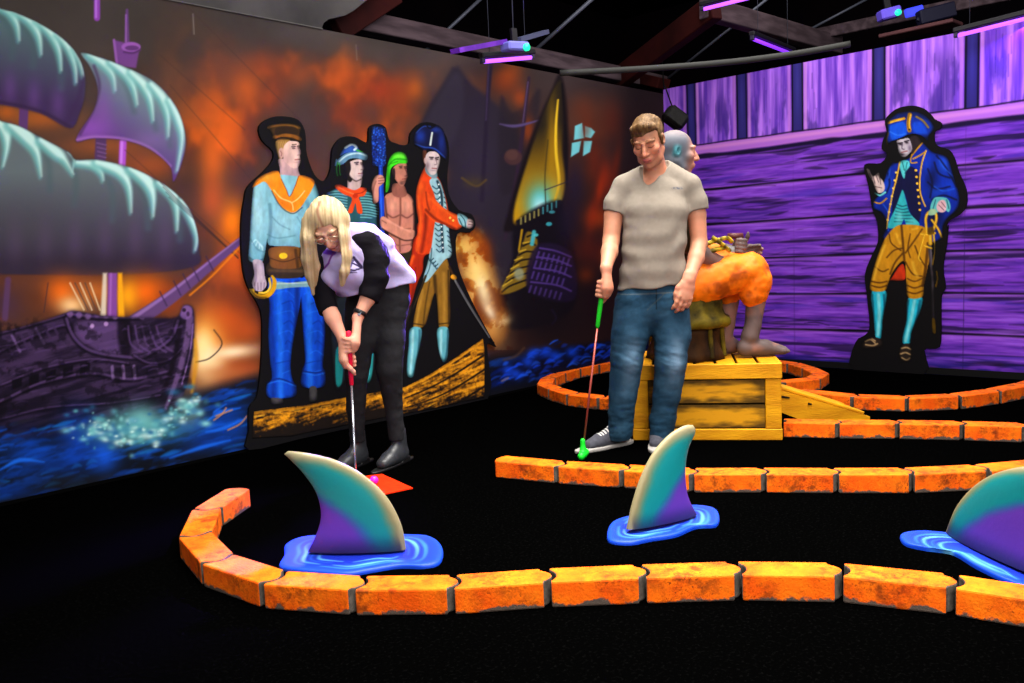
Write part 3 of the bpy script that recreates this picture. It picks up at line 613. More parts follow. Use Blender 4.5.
def paint_planks(x, y, s, h):
    """s = run along the wall from the corner (m), h = height (m)"""
    c = Canvas(s*100, h*100, (104, 54, 178))     # design unit: centimetres
    X, Y = c.x, c.y
    seams = [0, 33.4, 64.2, 96, 128, 160, 193.2]       # plank joints, from the carpet up
    n1 = fbm(X/42, Y/3.2, 5, 51); n2 = fbm(X/90+3, Y/7, 4, 53); n3 = fbm(X/14, Y/1.3, 3, 55)
    pid = np.searchsorted(seams, Y)
    n4 = fbm(X/55+pid*9.1, Y/4.5+pid*5, 4, 57)
    k = np.clip(.52+(n1-.5)*1.35+(n3-.5)*.7+(n2-.5)*.4, 0, 1)[:, None]
    lo, mi, hi = np.array([70, 36, 146.]), np.array([116, 54, 196.]), np.array([150, 84, 228.])
    base = np.where(k < .5, lo+(mi-lo)*k*2, mi+(hi-mi)*(k*2-1))
    yy = np.array(seams+[260.])[np.clip(pid, 0, 7)]-Y              # depth below the plank's top edge
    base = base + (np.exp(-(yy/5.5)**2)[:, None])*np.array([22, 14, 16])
    dk = (sstep(.60, .74, n4)*.75)[:, None]; base = base*(1-dk)+np.array([26, 16, 52])*dk
    blue = (sstep(.6, .75, n2)*.5)[:, None]; base = base*(1-blue)+np.array([52, 36, 168])*blue
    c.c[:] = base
    R = np.random.RandomState(8)
    for i in range(150):                            # long dark brush drags
        xx = R.uniform(0, 420); yy = R.uniform(4, 190); w = R.uniform(14, 70)
        c.L([(xx, yy), (xx+w*.5, yy+R.uniform(-1.5, 1.5)), (xx+w, yy+R.uniform(-2, 2))], [.3, R.uniform(.8, 3.2), .3], (26, 16, 48), .9, R.uniform(.35, .85))
    for i in range(110):                            # light drags
        xx = R.uniform(0, 420); yy = R.uniform(4, 190); w = R.uniform(20, 90)
        c.L([(xx, yy), (xx+w*.5, yy+R.uniform(-1, 1)), (xx+w, yy+R.uniform(-1.5, 1.5))], [.3, R.uniform(.8, 2.2), .3], (162, 96, 232), 1, R.uniform(.25, .6))
    for sy in seams[1:-1]:
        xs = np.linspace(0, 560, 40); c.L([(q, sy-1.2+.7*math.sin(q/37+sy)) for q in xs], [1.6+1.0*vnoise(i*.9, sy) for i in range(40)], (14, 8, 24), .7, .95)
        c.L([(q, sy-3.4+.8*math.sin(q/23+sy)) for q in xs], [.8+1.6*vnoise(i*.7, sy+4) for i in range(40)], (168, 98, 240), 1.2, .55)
    # upper band of upright boards above a pale rail
    idx = np.nonzero(Y > 193)[0]; x2, y2 = X[idx], Y[idx]
    v1 = fbm(x2/3.2, y2/50, 4, 61); v2 = fbm(x2/9, y2/30, 4, 63); v3 = fbm(x2/1.1, y2/34, 3, 65)
    kk = np.clip(.5+(v1-.5)*1.7+(v3-.5)*.8, 0, 1)[:, None]; b2 = np.array([96, 52, 184])*(1-kk)+np.array([186, 120, 250])*kk
    d = (sstep(.54, .68, v2)*sstep(252, 225, y2)*.5)[:, None]; b2 = b2*(1-d)+np.array([46, 30, 112])*d; c.c[idx] = b2
    posts = [18, 33.5, 60, 73, 106.5, 119, 164, 176.5, 217, 230, 276, 289, 335, 348]
    for i in range(60):
        xx = R.uniform(0, 420); a = R.uniform(198, 235); c.L([(xx, a), (xx+R.uniform(-.4, .4), a+R.uniform(8, 30))], [.3, R.uniform(.7, 2), .3], (50, 32, 120), .7, .7)
    return c
def build_plank_wall():
    pxs = np.concatenate([np.arange(655, 1064, 0.9), np.arange(1064, 1500, 6)])
    ys = np.array([at_r(p, 300)[1] for p in pxs]); ys = np.concatenate([[YL], ys[ys < YL-0.004]])
    rows = np.linspace(0, 2.55, 430)
    S, Hh = np.meshgrid(YL-ys, rows, indexing='ij'); S = S.ravel(); Hh = Hh.ravel()
    P = np.column_stack([np.full_like(S, XR), YL-S, Hh]); px, py = project(P)
    c = paint_planks(px, py, S, Hh)
    s = lambda p, q: (YL-at_r(p, q)[1])*100
    # dark uprights, placed as on the wall
    for (a, b) in [(686.5, 696), (736.5, 747.5), (791.5, 803.5), (872, 885.5), (964, 979), (1080, 1098)]:
        A, B = s(a, 110), s(b, 110)
        c.Q([(A, 199), (B, 199), (B, 262), (A, 262)], (44, 36, 110), .5); c.Q([(A, 199), (A+1.6, 199), (A+1.6, 262), (A, 262)], (16, 12, 36), .5); c.Q([(B-1.6, 199), (B, 199), (B, 262), (B-1.6, 262)], (18, 14, 40), .5)
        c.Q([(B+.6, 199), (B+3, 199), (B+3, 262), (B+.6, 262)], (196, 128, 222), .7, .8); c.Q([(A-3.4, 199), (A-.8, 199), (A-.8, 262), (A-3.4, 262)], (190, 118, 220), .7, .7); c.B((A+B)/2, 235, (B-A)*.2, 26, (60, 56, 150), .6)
    c.Q([(-10, 190.2), (600, 190.2), (600, 199.2), (-10, 199.2)], (176, 104, 214), .8); c.Q([(-10, 194.5), (600, 194.5), (600, 197.5), (-10, 197.5)], (206, 132, 214), 1.2, .8)
    xs = np.linspace(0, 560, 50)
    c.L([(q, 199.6+.25*math.sin(q/9)) for q in xs], 1.2, (24, 14, 40), .5, .9)
    c.L([(q, 188.4+.5*math.sin(q/19)) for q in xs], [2.4+2.6*vnoise(i*.8, 3) for i in range(50)], (22, 14, 44), 1, .95)
    # panel joints
    for q in (127.1, 260.9): c.L([(q, 0), (q, 100)], .5, (40, 24, 80), .4, .7); c.L([(q, 100), (q, 188)], .4, (50, 30, 90), .4, .35)
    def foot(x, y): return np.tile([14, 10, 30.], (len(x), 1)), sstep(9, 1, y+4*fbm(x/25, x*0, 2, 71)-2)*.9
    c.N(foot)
    def blu(x, y): return np.tile([24, 22, 110.], (len(x), 1)), sstep(17, 4, y)*sstep(.42, .62, fbm(x/18, y/5, 3, 73))*.75
    c.N(blu)
    ps, hs = c.x.copy(), c.y.copy()
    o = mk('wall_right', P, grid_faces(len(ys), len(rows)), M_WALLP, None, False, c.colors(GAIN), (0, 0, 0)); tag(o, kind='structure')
    m = MB(); y0 = float(ys[-1]); m.box((XR+0.055, (y0+YL)/2, 1.27), (0.1, YL-y0, 2.56)); m.build('wall_right_backing', mat('wall timber dark', (34, 32, 36), .9, .05), o)
build_plank_wall()
# ================================================================== ROOM SHELL, ROOF, LAMPS
M_BLACK = mat('matte black', (10, 10, 11), .8, .08)
M_CARPET = noise_mat('black carpet', (1, 1, 1), (5, 5, 5), 90, .95, 0.0, 3, .55, .8)
m = MB(); m.box((3.2, 1.0, -0.05), (13, 12, 0.1)); tag(m.build('floor', M_CARPET), kind='structure')
M_ROOF = noise_mat('dark roof lining', (7, 6, 9), (13, 8, 11), 1.2, .95, 0.0)
m = MB(); m.box((3.2, 1.0, 4.05), (13, 12, 0.1)); tag(m.build('ceiling', M_ROOF), kind='structure')
m = MB(); m.box((3.2, 6.6, 2), (13, .1, 4.1)); m.box((9.3, 1, 2), (.1, 12, 4.1)); tag(m.build('wall_beyond', M_ROOF), kind='structure')
# plaster wall above the mural, ending in a sweep at the roof opening
M_PLAS = noise_mat('grey plaster', (52, 51, 51), (78, 76, 76), 2.2, .9, .05, 6, .35, .7)
poly = [at_l(*q) for q in [(-600, -160), (165, 0.5), (322, 28.5), (324, 23), (329, 19), (337, 17.2), (346, 15), (354, 10.5), (362, 4), (372, -4), (395, -24), (440, -70), (440, -130), (-600, -460)]]
m = MB(); n = len(poly); V = [(p[0], YL+.004, p[2]) for p in poly]+[(p[0], YL+.1, p[2]) for p in poly]
m.add(V, [tuple(range(n)), tuple(range(2*n-1, n-1, -1))]+[(i, (i+1) % n, n+(i+1) % n, n+i) for i in range(n)])
tag(m.build('wall_left_upper', M_PLAS), kind='structure')
m = MB(); a, b = at_l(-200, -50), at_l(322, 28.5); m.bar((a[0]-1, YL-.004, 2.512), (b[0], YL-.004, 2.512), .01, .007); tag(m.build('trim_1', mat('panel joint', (86, 84, 82), .8, .1)), kind='structure')
# skirting strip on the plank wall
M_SKIRT = mat('skirting black', (9, 9, 10), .7, .15)
m = MB(); m.bar((XR-.006, -1.5, .03), (XR-.006, YL, .03), .012, .05); tag(m.build('baseboard_right', M_SKIRT), kind='structure')
m = MB(); m.bar((0.4, YL-.004, .008), (XR, YL-.004, .008), .008, .016); tag(m.build('baseboard_left', mat('dead black', (3, 3, 3), .9, .02)), kind='structure')

# ---- roof timbers and pipes
M_TIMB = noise_mat('dull mauve timber', (56, 45, 50), (80, 66, 72), 3, .85, .1, 6, stretch=(1, 6, 6))
M_RED = noise_mat('dark red timber', (34, 6, 6), (54, 14, 12), 3, .85, .1, 6)
M_STEEL = mat('grey steel rod', (74, 78, 92), .5, .4, .3)
M_PIPE = mat('grey pipe', (46, 47, 45), .6, .3)
def beam(name, a, b, w, h, material, label, cat='beam', up=(0, 0, 1)):
    q = MB(); q.bar(a, b, w, h, up, bev=.006); return tag(q.build(name, material), label, cat)
ya = YL+.32
def on_y(px, py, y): r = ray(px, py); return EYE+r*(y/r[1])
def on_x(px, py, x): r = ray(px, py); return EYE+r*(x/r[0])
a = on_y(352, 20.5, ya); b = on_y(640, 77.5, ya)
beam('roof_beam', (a[0], ya, a[2]), (b[0]+.4, ya, a[2]), .12, .135, M_TIMB, 'long dull mauve roof beam running behind the top of the fiery mural')
a = at_z(612, 84, 2.66); b = at_z(716, 6, 2.95)
beam('roof_rafter', a, b, .1, .2, M_RED, 'dark red sloping rafter over the corner where the two painted walls meet')
a = at_z(318, 30, 2.56); a = on_y(326, 26, YL+.14); b = on_y(372, 8, YL+.14)
beam('roof_rafter', on_y(334, 26, YL+.22), on_y(392, -12, YL+.22), .08, .22, M_RED, 'dark red rafter end poking out behind the grey plaster wall')
a = at_z(704, 8, 2.95); b = at_z(838, 46, 2.9)
beam('roof_beam', a, b, .1, .16, M_TIMB, 'dull mauve roof beam crossing above the short slanted purple tube')
a = at_z(690, 74, 2.72); b = on_y(636, 80, YL+.5)
beam('roof_beam', on_x(630, 76, XR+.1), on_x(664, 84, XR+.1), .2, .1, M_RED, 'short red timber end lying on the wall top by the corner')
a = at_z(800, 38, 3.0); b = at_z(1010, -6, 3.0)
beam('roof_beam', a, b, .06, .1, M_TIMB, 'thin brown beam carrying the cyan and blue lit box above the plank wall')
beam('roof_board', at_z(884, 38, 2.74), at_z(958, 22, 2.74), .22, .03, noise_mat('brown board', (70, 40, 44), (92, 54, 56), 4), 'brown board lying flat just above the plank wall top', 'board')
def rod(name, a, b, r, label, material=M_STEEL, cat='rod'):
    q = MB(); q.tube([a, b], r, 10); o = q.build(name, material, smooth=True); return tag(o, label, cat)
rod('tie_rod', at_z(488, -8, 3.2), at_z(424, 52, 2.7), .014, 'thin grey tie rod slanting over the mural, the first from the plaster wall')
rod('tie_rod', at_z(600, -8, 3.2), at_z(521, 63, 2.7), .016, 'thin grey tie rod slanting down to the tube lamp over the mural')
rod('tie_rod', at_z(776, -8, 3.2), at_z(668, 78, 2.66), .011, 'thin grey tie rod slanting above the room corner')
rod('tie_rod', at_z(884, -10, 3.3), at_z(805, 32, 3.0), .011, 'thin grey tie rod near the brown beam above the plank wall')
q = MB(); q.tube(cr([at_z(560, 73, 2.36), at_z(640, 69, 2.38), at_z(720, 63, 2.4), at_z(790, 54.5, 2.42), at_z(850, 44, 2.46)], 5), .022, 12)
tag(q.build('conduit_pipe', M_PIPE, smooth=True), 'grey conduit pipe sagging across the corner above both painted walls', 'pipe')
# small clamp where the first rod meets the beam
q = MB(); p = at_z(437, 36, 2.75); q.box(p, (.05, .05, .07), bev=.01); q.tube([p+[0, -.04, -.03], p+[0, -.04, .05]], .01, 8); q.tube([p+[-.04, -.03, .0], p+[.05, -.03, .03]], .012, 8)
tag(q.build('rod_clamp', mat('galvanised', (150, 152, 158), .4, .5, .6)), 'small bright clamp on the first tie rod over the mural', 'clamp')

# ---- black-light tubes
M_HOUS = mat('black lamp housing', (16, 14, 22), .5, .3)
M_TUBE = mat('violet tube', (120, 40, 220), .4, .3, emit=(172, 84, 255), estr=2.3)
M_TUBED = mat('violet tube dim', (120, 40, 220), .4, .3, emit=(130, 50, 255), estr=1.5)
M_CAP = mat('lamp end cap', (40, 36, 60), .5, .3)
def tube_lamp(a, b, off, label, tm, w=.05, watts=0, aim=None, size=None, cord=True, spread=math.pi):
    a = np.asarray(a, float); b = np.asarray(b, float); t = thing('tube_lamp', label, 'lamp', (a+b)/2, 'violet tube lamps in the roof')
    off = np.asarray(off, float); d = (b-a)/np.linalg.norm(b-a)
    q = MB(); q.bar(a+off-d*.03, b+off+d*.03, w, .035, off, bev=.006); q.build('housing', M_HOUS, t)
    q = MB(); q.tube([a, b], .014, 12); q.build('tube', tm, t, True)
    for e, sg in ((a, -1), (b, 1)):
        q = MB(); q.box(e+d*sg*.012+off*.45, (.03, .035, .06), np.array([d, np.cross(off/np.linalg.norm(off), d), off/np.linalg.norm(off)]), bev=.005); q.build('end_cap', M_CAP, t)
    if cord:
        for f in (.12, .88):
            p = a+off+(b-a)*f; q = MB(); q.tube([p, [p[0], p[1], 4.0]], .002, 6); q.build('hanging_wire', M_STEEL, t, True)
    if watts:
        l = bpy.data.lights.new('violet glow', 'AREA'); l.shape = 'RECTANGLE'; l.size = size or np.linalg.norm(b-a); l.size_y = .04; l.energy = watts; l.color = (.22, .08, 1.0); l.spread = spread
        lo = bpy.data.objects.new('violet_glow', l); C.objects.link(lo); lo.location = (a+b)/2-off*.6
        from mathutils import Vector
        v = Vector(aim)-lo.location; lo.rotation_euler = v.to_track_quat('-Z', 'Y').to_euler()
    return t
tube_lamp(at_l(484, 61.5, .35), at_l(531, 57.5, .35), (0, 0, .04), 'glowing violet tube lamp hanging just in front of the mural top', M_TUBE, watts=60, aim=(2.78, 3.5, 1.08), spread=math.radians(20))
tube_lamp(at_z(704, 9, 2.9), at_z(752, -3, 2.9), (0, 0, .04), 'glowing violet tube lamp by the upper end of the dark red rafter', M_TUBE, watts=0)
tube_lamp(at_z(753, 39, 2.72), at_z(792, 54, 2.72), (0, 0, .04), 'short slanted violet tube lamp under the conduit pipe above the plank wall', M_TUBED)
tube_lamp(at_r(958, 35.5, .14), at_r(1060, 10, .14), (0, 0, .04), 'long violet tube lamp along the top of the purple plank wall', M_TUBE, watts=6, aim=(XR-.3, 1.2, 1.0), cord=True)
# shelf with violet lamp light put into its colour, and projector above the tube
q = MB(); q.bar(at_l(455, 51, .62), at_l(503, 42, .50), .07, .03); tag(q.build('bracket_board', noise_mat('violet-lit board', (84, 30, 150), (110, 44, 180), 8)), 'violet-lit bracket board reaching out above the tube lamp over the mural', 'board')
def projector(p, ax, s, label, led, body):
    t = thing('effect_projector', label, 'projector', p); p = np.asarray(p, float)
    q = MB(); q.box(p, s, ax, bev=.012); q.build('body', body, t)
    A = np.asarray(ax, float); q = MB(); q.tube([p-A[1]*s[1]*.5+A[0]*s[0]*.25-A[2]*s[2]*.2, p-A[1]*(s[1]*.5+.02)+A[0]*s[0]*.25-A[2]*s[2]*.2], .024, 14); q.build('lens', led, t, True)
    q = MB(); q.bar(p+A[2]*s[2]*.5, p+A[2]*(s[2]*.5+.09), .02, .05, A[0]); q.build('bracket', M_HOUS, t)
    q = MB(); q.tube([p+A[2]*(s[2]*.5+.08), [p[0], p[1], 4.0]], .004, 6); q.build('hanging_wire', M_STEEL, t, True)
    return t
M_LED = mat('green lens', (20, 160, 110), .3, .4, emit=(30, 255, 170), estr=1.6)
M_BODY = mat('pale violet casing', (120, 120, 215), .5, .3)
p = at_l(515, 47, .56); pj = projector(p, np.array([[.98, -.05, .1], [.05, 1, 0], [-.1, 0, .99]]), (.2, .1, .06), 'pale violet effect projector with green lens above the mural tube lamp', M_LED, M_BODY)
q = MB(); q.bar(at_l(518, 40, .5), at_l(546, 32, .3), .05, .03); q.build('bracket_arm', mat('blue grey arm', (70, 74, 104), .6, .3), pj)
Av = np.array([HR*.97+UP*.2, HF, UP*.97-HR*.2]); 
projector(at_z(889, 14, 2.93), Av, (.17, .12, .085), 'effect projector with green lens on the brown beam above the plank wall', M_LED, mat('violet casing', (110, 90, 235), .5, .3))
q = MB(); q.box(at_z(914, 11.5, 2.96), (.15, .05, .07), Av, bev=.008); tag(q.build('blue_light_panel', mat('blue lit panel', (30, 40, 200), .4, .3, emit=(70, 80, 255), estr=.9)), 'small glowing blue panel light beside the projector above the plank wall', 'light')
q = MB(); q.box(at_z(936, 14, 2.9), (.3, .1, .12), Av, bev=.01); q.tube([at_z(918, 21, 2.85), at_z(919, 21, 2.85)+UP*.02], .015, 8); tag(q.build('control_box', mat('dark navy box', (16, 16, 40), .5, .3)), 'dark navy control box at the right end of the brown beam', 'box')

# ---- hanging loudspeaker in the corner
p = at_d(675, 118, 7.1); Ax = np.array([HR*.78-UP*.62, HF*.9-HR*.2*.78+0*UP, UP*.78+HR*.62]); Ax = np.array([v/np.linalg.norm(v) for v in Ax])
Ax[1] = np.cross(Ax[2], Ax[0])
t = thing('corner_speaker', 'black box loudspeaker hanging tilted in the corner over the bald head', 'speaker', p)
q = MB(); q.box(p, (.20, .18, .14), Ax, bev=.03); q.build('cabinet', mat('speaker black', (8, 8, 9), .6, .2), t)
q = MB(); q.box(p-Ax[1]*.085, (.17, .03, .11), Ax, bev=.012); q.build('grille', noise_mat('speaker grille', (7, 7, 8), (24, 24, 22), 90, .7, .2), t)
q = MB(); q.tube(cr([p-Ax[0]*.06+Ax[2]*.05, p-Ax[0]*.1+UP*.2, at_r(664, 88, .03), at_r(662, 60, .03)]), .006, 8); q.build('cable', M_BLACK, t, True)
q = MB(); q.bar(p+HF*.06, p+HF*.22, .03, .03); q.build('wall_bracket', M_BLACK, t)

# ---- light
w = bpy.data.worlds.new('World'); bpy.context.scene.world = w; w.use_nodes = True
w.node_tree.nodes['Background'].inputs['Color'].default_value = (1, .97, .96, 1); w.node_tree.nodes['Background'].inputs['Strength'].default_value = AMB
def area(name, loc, aim, sx, sy, watts, col, spread=math.pi):
    from mathutils import Vector
    l = bpy.data.lights.new(name, 'AREA'); l.shape = 'RECTANGLE'; l.spread = spread; l.size = sx; l.size_y = sy; l.energy = watts; l.color = col
    o = bpy.data.objects.new(name, l); C.objects.link(o); o.location = loc; o.rotation_euler = (Vector(aim)-Vector(loc)).to_track_quat('-Z', 'Y').to_euler(); return o
area('overhead_fill', (4.6, 2.0, 3.9), (4.6, 2.05, 0), 4.2, 3.4, W_TOP, (1, .95, .9))  # added fill out of view, evens the light on walls and figures
area('floor_fill', (2.6, 1.6, 3.8), (2.6, 1.65, 0), 3.6, 3.2, W_FLOOR, (1, .96, .9), math.radians(80))  # added narrow fill that brightens upward faces such as the brick tops
area('flash_umbrella', (.6, -1.2, 2.7), (4.6, 2.6, 1.0), 2.0, 2.0, W_FLASH, (1, .96, .93))

# ---- camera
from mathutils import Matrix
cam = bpy.data.cameras.new('camera'); co = bpy.data.objects.new('camera', cam); C.objects.link(co)
cam.sensor_fit = 'HORIZONTAL'; cam.sensor_width = 36; cam.lens = F/1024*36; cam.clip_start = .05; cam.clip_end = 100
M4 = Matrix.Identity(4)
for i in range(3):
    for j in range(3): M4[i][j] = float(RW[i, j])
M4.translation = EYE; co.matrix_world = M4
sc = bpy.context.scene; sc.camera = co
sc.view_settings.view_transform = 'Standard'; sc.view_settings.look = 'None'; sc.view_settings.gamma = 1; sc.view_settings.use_curve_mapping = False; sc.view_settings.exposure = EXPO
# ================================================================== PAINTED PLYWOOD CUT-OUTS ON THE WALLS
M_BOARD = mat('black painted plywood', (12, 11, 13), .7, .1)
M_CUT = paint_mat('figure paint', .65, .12)
Z3, Z4, Z5, Z6 = ZM(230, 100, 4.018), ZM(360, 100, 4.55), ZM(230, 250, 3.417), ZM(360, 240, 3.594)
R1, R2 = ZM(840, 90, 4.556), ZM(840, 220, 4.269)
def board(t, outline, to3, back, front, wall):
    """outline in design space -> plywood sheet with real thickness"""
    pts = cr(outline, 3, True); A = np.array([to3(x, y, front) for x, y in pts]); B = A.copy()
    B[:, 1 if wall == 'l' else 0] = (YL if wall == 'l' else XR)-back
    n = len(A); m = MB(); m.add(list(A)+list(B), [tuple(range(n)), tuple(range(2*n-1, n-1, -1))]+[(i, (i+1) % n, n+(i+1) % n, n+i) for i in range(n)])
    return m.build('board', M_BOARD, t)
def figure(name, t, bounds, to3, off, wall, paint, step=.0042, label=None, shade=.42):
    """paint a figure on its canvas and keep only the painted area"""
    q = np.array([to3(x, y, off) for x in (bounds[0], bounds[2]) for y in (bounds[1], bounds[3])]); k = 0 if wall == 'l' else 1
    us = np.arange(q[:, k].min(), q[:, k].max(), step); zs = np.arange(q[:, 2].min(), q[:, 2].max(), step)
    U, Zz = np.meshgrid(us, zs, indexing='ij'); U = U.ravel(); Zz = Zz.ravel()
    P = np.column_stack([U, np.full_like(U, YL-off), Zz]) if wall == 'l' else np.column_stack([np.full_like(U, XR-off), U, Zz])
    px, py = project(P); c = Canvas(px, py, (-60, -60, -60)); paint(c)
    keep = c.c.max(1) > -5
    # dark airbrushing along the outline and a brushy unevenness, as sign painters do
    n2 = (len(us), len(zs)); M = keep.reshape(n2).astype(float); r = max(2, int(round(.021/step))); B = M.copy()
    for ax in (0, 1):
        for _ in range(2):
            cs = np.cumsum(np.pad(B, [(r+1, r) if k == ax else (0, 0) for k in (0, 1)], mode='constant'), axis=ax)
            B = (np.take(cs, np.arange(2*r+1, 2*r+1+n2[ax]), axis=ax)-np.take(cs, np.arange(0, n2[ax]), axis=ax))/(2*r+1)
    fct = shade+(1-shade)*sstep(.50, .93, B).ravel(); br = .88+.24*fbm(px/3.2, py/7, 3, 37)
    c.c = np.where(keep[:, None], c.c*fct[:, None]*br[:, None], c.c)
    f = grid_faces(len(us), len(zs)); f = f[keep[f].sum(1) >= 3]
    used = np.unique(f); mp = np.full(len(P), -1); mp[used] = np.arange(len(used))
    return mk(name, P[used], mp[f], M_CUT, t, False, Canvas.colors(c, GAIN)[used], label=label)
lq = lambda x, y, o: at_l(x, y, o)
rq = lambda x, y, o: at_r(x, y, o)

# ---------------------------------------------------------------- the crew in their boat, on the mural wall
t = thing('crew_cutout', 'black plywood cutout of four painted crewmen standing in a golden boat', 'cutout', [*at_l(370, 420)[:2], 0.0])
OUT = [(249, 450)] + Z5((65, 620), (66, 540), (93, 500), (106, 400), (110, 300), (105, 205), (60, 122), (42, 40)) + Z3((45, 500), (58, 400), (72, 348), (130, 292), (170, 245), (172, 205), (128, 160), (118, 105), (165, 70), (225, 66), (275, 80), (300, 120), (306, 170), (310, 222), (340, 300), (378, 326), (402, 288), (408, 235), (415, 190), (450, 150), (500, 148), (540, 168), (556, 165), (560, 112), (590, 95), (625, 110), (640, 160), (668, 174)) + Z4((190, 205), (224, 198), (232, 150), (280, 104), (345, 110), (395, 170), (406, 250), (398, 340), (405, 430), (450, 500), (508, 520), (526, 570), (500, 602), (442, 610)) + Z6((348, 70), (372, 150), (420, 255), (482, 370), (488, 383), (458, 372), (460, 420)) + [(488, 398.5), (440, 409), (360, 426), (300, 439)]
board(t, OUT, lq, .002, .020, 'l')
SK, SKD = (228, 190, 172), (150, 112, 112)
def face(c, pts, eye1, eye2, nose, mouth, skin, dark, hi, s=1.0):
    c.P(pts, skin, .5); c.clip(pts, .5)
    for e in (eye1, eye2):
        if e is None: continue
        c.L([(e[0]-2*s, e[1]-1.6*s), (e[0]+1.6*s, e[1]-1.9*s)], 1.1*s, (60, 40, 36), .45); c.E(e[0], e[1], 1.7*s, .9*s, (40, 30, 34), .4, .9); c.B(e[0], e[1]+.3, 2.6*s, 1.5*s, dark, .45)
    c.L(nose, 1.1*s, dark, .5, .8); c.L(mouth, 1.2*s, (140, 60, 60), .45, .85); c.B(mouth[0][0]+1, mouth[0][1]+2.5*s, 2.5*s, 1*s, dark, .5); c.clip()
def sailor_a(c):
    # hat, hair
    c.P(Z3((148, 108), (175, 96), (230, 93), (272, 97), (286, 115), (280, 138), (286, 150), (278, 168), (230, 158), (182, 160), (166, 130)), (62, 40, 12), .6)
    c.L(Z3((152, 112), (180, 103), (230, 100), (280, 112)), 2.2, (150, 98, 26), .6); c.L(Z3((176, 150), (210, 142), (250, 144), (284, 158)), 3.2, (138, 84, 18), .6); c.L(Z3((180, 160), (215, 150), (278, 166)), 1.0, (20, 12, 6), .4); c.P(Z3((185, 112), (250, 106), (272, 120), (268, 138), (220, 134), (186, 142)), (40, 26, 12), 1)
    c.P(Z3((184, 164), (240, 160), (232, 180), (218, 195), (212, 230), (198, 236), (186, 205)), (150, 112, 48), .6)
    for k in range(5): c.L(Z3((188+k*9, 168), (190+k*6, 190), (195+k*3, 215)), .7, (206, 168, 90), .4, .7)
    c.G(Z3((196, 236), (262, 250), (278, 290), (284, 330), (244, 395), (205, 330), (200, 280)), (214, 176, 166), (150, 120, 128), (295, 160), (290, 195), .5)
    face(c, Z3((216, 188), (236, 166), (262, 166), (278, 172), (281, 192), (286, 212), (282, 224), (284, 246), (274, 270), (254, 274), (230, 258), (214, 232)), (230+256/4.018, 100+194/4.018), (230+278/4.018, 100+192/4.018), Z3((272, 190), (284, 216), (270, 222)), Z3((262, 240), (282, 238)), (232, 194, 176), (176, 124, 118), None, 1)
    c.B(*Z3((232, 235))[0], 5, 8, (196, 150, 146), .6); c.B(*Z3((262, 215))[0], 3, 4, (240, 206, 190), .6); c.E(*Z3((206, 213))[0], 2.6, 5.2, (214, 168, 152), .6); c.L(Z3((203, 205), (208, 214), (206, 225)), .8, (150, 96, 90), .4)
    c.L(Z3((250, 180), (266, 178)), 1, (80, 56, 40), .4)
    # blue trousers, shoes
    BL, BLD, BLL = (8, 84, 226), (6, 34, 120), (40, 130, 255)
    lg1 = Z5((138, 92), (246, 96), (242, 170), (228, 250), (214, 330), (208, 400), (216, 446), (228, 468), (222, 500), (175, 508), (128, 502), (124, 462), (142, 440), (136, 380), (130, 300), (134, 200))
    lg2 = Z5((246, 96), (308, 96), (316, 180), (326, 260), (322, 350), (318, 400), (326, 415), (324, 462), (290, 472), (244, 464), (246, 410), (256, 380), (250, 300), (244, 180))
    for lg, x0 in ((lg2, 285), (lg1, 185)):
        c.G(lg, BL, (8, 66, 190), (300, 280), (300, 400), .6); c.clip(lg, .5)
        for (dx, w, col, a) in [(-48, 9, BLD, .6), (46, 10, BLD, .75), (-16, 12, BLL, .55), (18, 8, (6, 60, 180), .6)]: c.L(Z5((x0+dx, 110), (x0+dx*.9, 250), (x0+dx*.75, 400), (x0+dx*.8, 500)), w/3.4*1.6, col, 2.2, a)
        for k in range(9): c.L(Z5((x0-30+(k*23) % 40, 150+k*34), (x0+8+(k*17) % 20, 140+k*34), (x0+34, 162+k*33)), 1.0, BLD if k % 2 else BLL, .9, .5)
        c.clip()
    c.L(Z5((124, 452), (170, 440), (228, 462)), 1.4, BLD, .6, .9); c.L(Z5((128, 458), (172, 448), (226, 466)), 1, BLL, .6, .6); c.L(Z5((246, 412), (290, 420), (325, 412)), 1.4, BLD, .6, .9); c.L(Z5((250, 420), (290, 428), (324, 420)), .8, BLL, .6, .6)
    c.P(Z5((140, 506), (178, 508), (180, 524), (146, 528)), (70, 66, 70), .6); c.P(Z5((272, 470), (296, 470), (298, 512), (270, 516)), (66, 64, 66), .6)
    # pale teal smock
    TE, TD, TL = (134, 196, 204), (66, 116, 128), (186, 230, 232)
    sm = Z3((98, 335), (140, 306), (200, 300), (290, 310), (336, 326), (358, 380), (366, 430), (360, 520), (290, 590), (250, 588), (160, 585), (150, 560), (134, 645), (100, 652), (74, 640), (78, 560), (84, 450))
    c.G(sm, TE, (104, 170, 184), (260, 180), (300, 245), .6); c.clip(sm, .5)
    c.L(Z3((160, 420), (164, 500), (150, 590)), 3.4, TD, 1.4, .75); c.B(*Z3((110, 460))[0], 6, 26, TL, .6); c.B(*Z3((215, 500))[0], 16, 20, TL, .45); c.L(Z3((340, 340), (355, 400), (350, 520)), 5, TD, 2, .7); c.L(Z3((300, 400), (330, 470), (310, 560)), 4, TD, 2.4, .45)
    for k in range(4): c.L(Z3((90+k*14, 575+k*10), (104+k*8, 562+k*8), (118+k*5, 578+k*6)), 1.4, TL, .6, .8)
    for l in ([(150, 540), (190, 555), (260, 545)], [(170, 470), (200, 500), (240, 520)], [(84, 560), (110, 600), (140, 610)], [(270, 470), (290, 510), (290, 560)]): c.L(Z3(*l), 1.2, TD, .9, .5)
    c.L(Z3((76, 632), (104, 646), (132, 640)), 1.6, TD, .6, .8); c.clip()
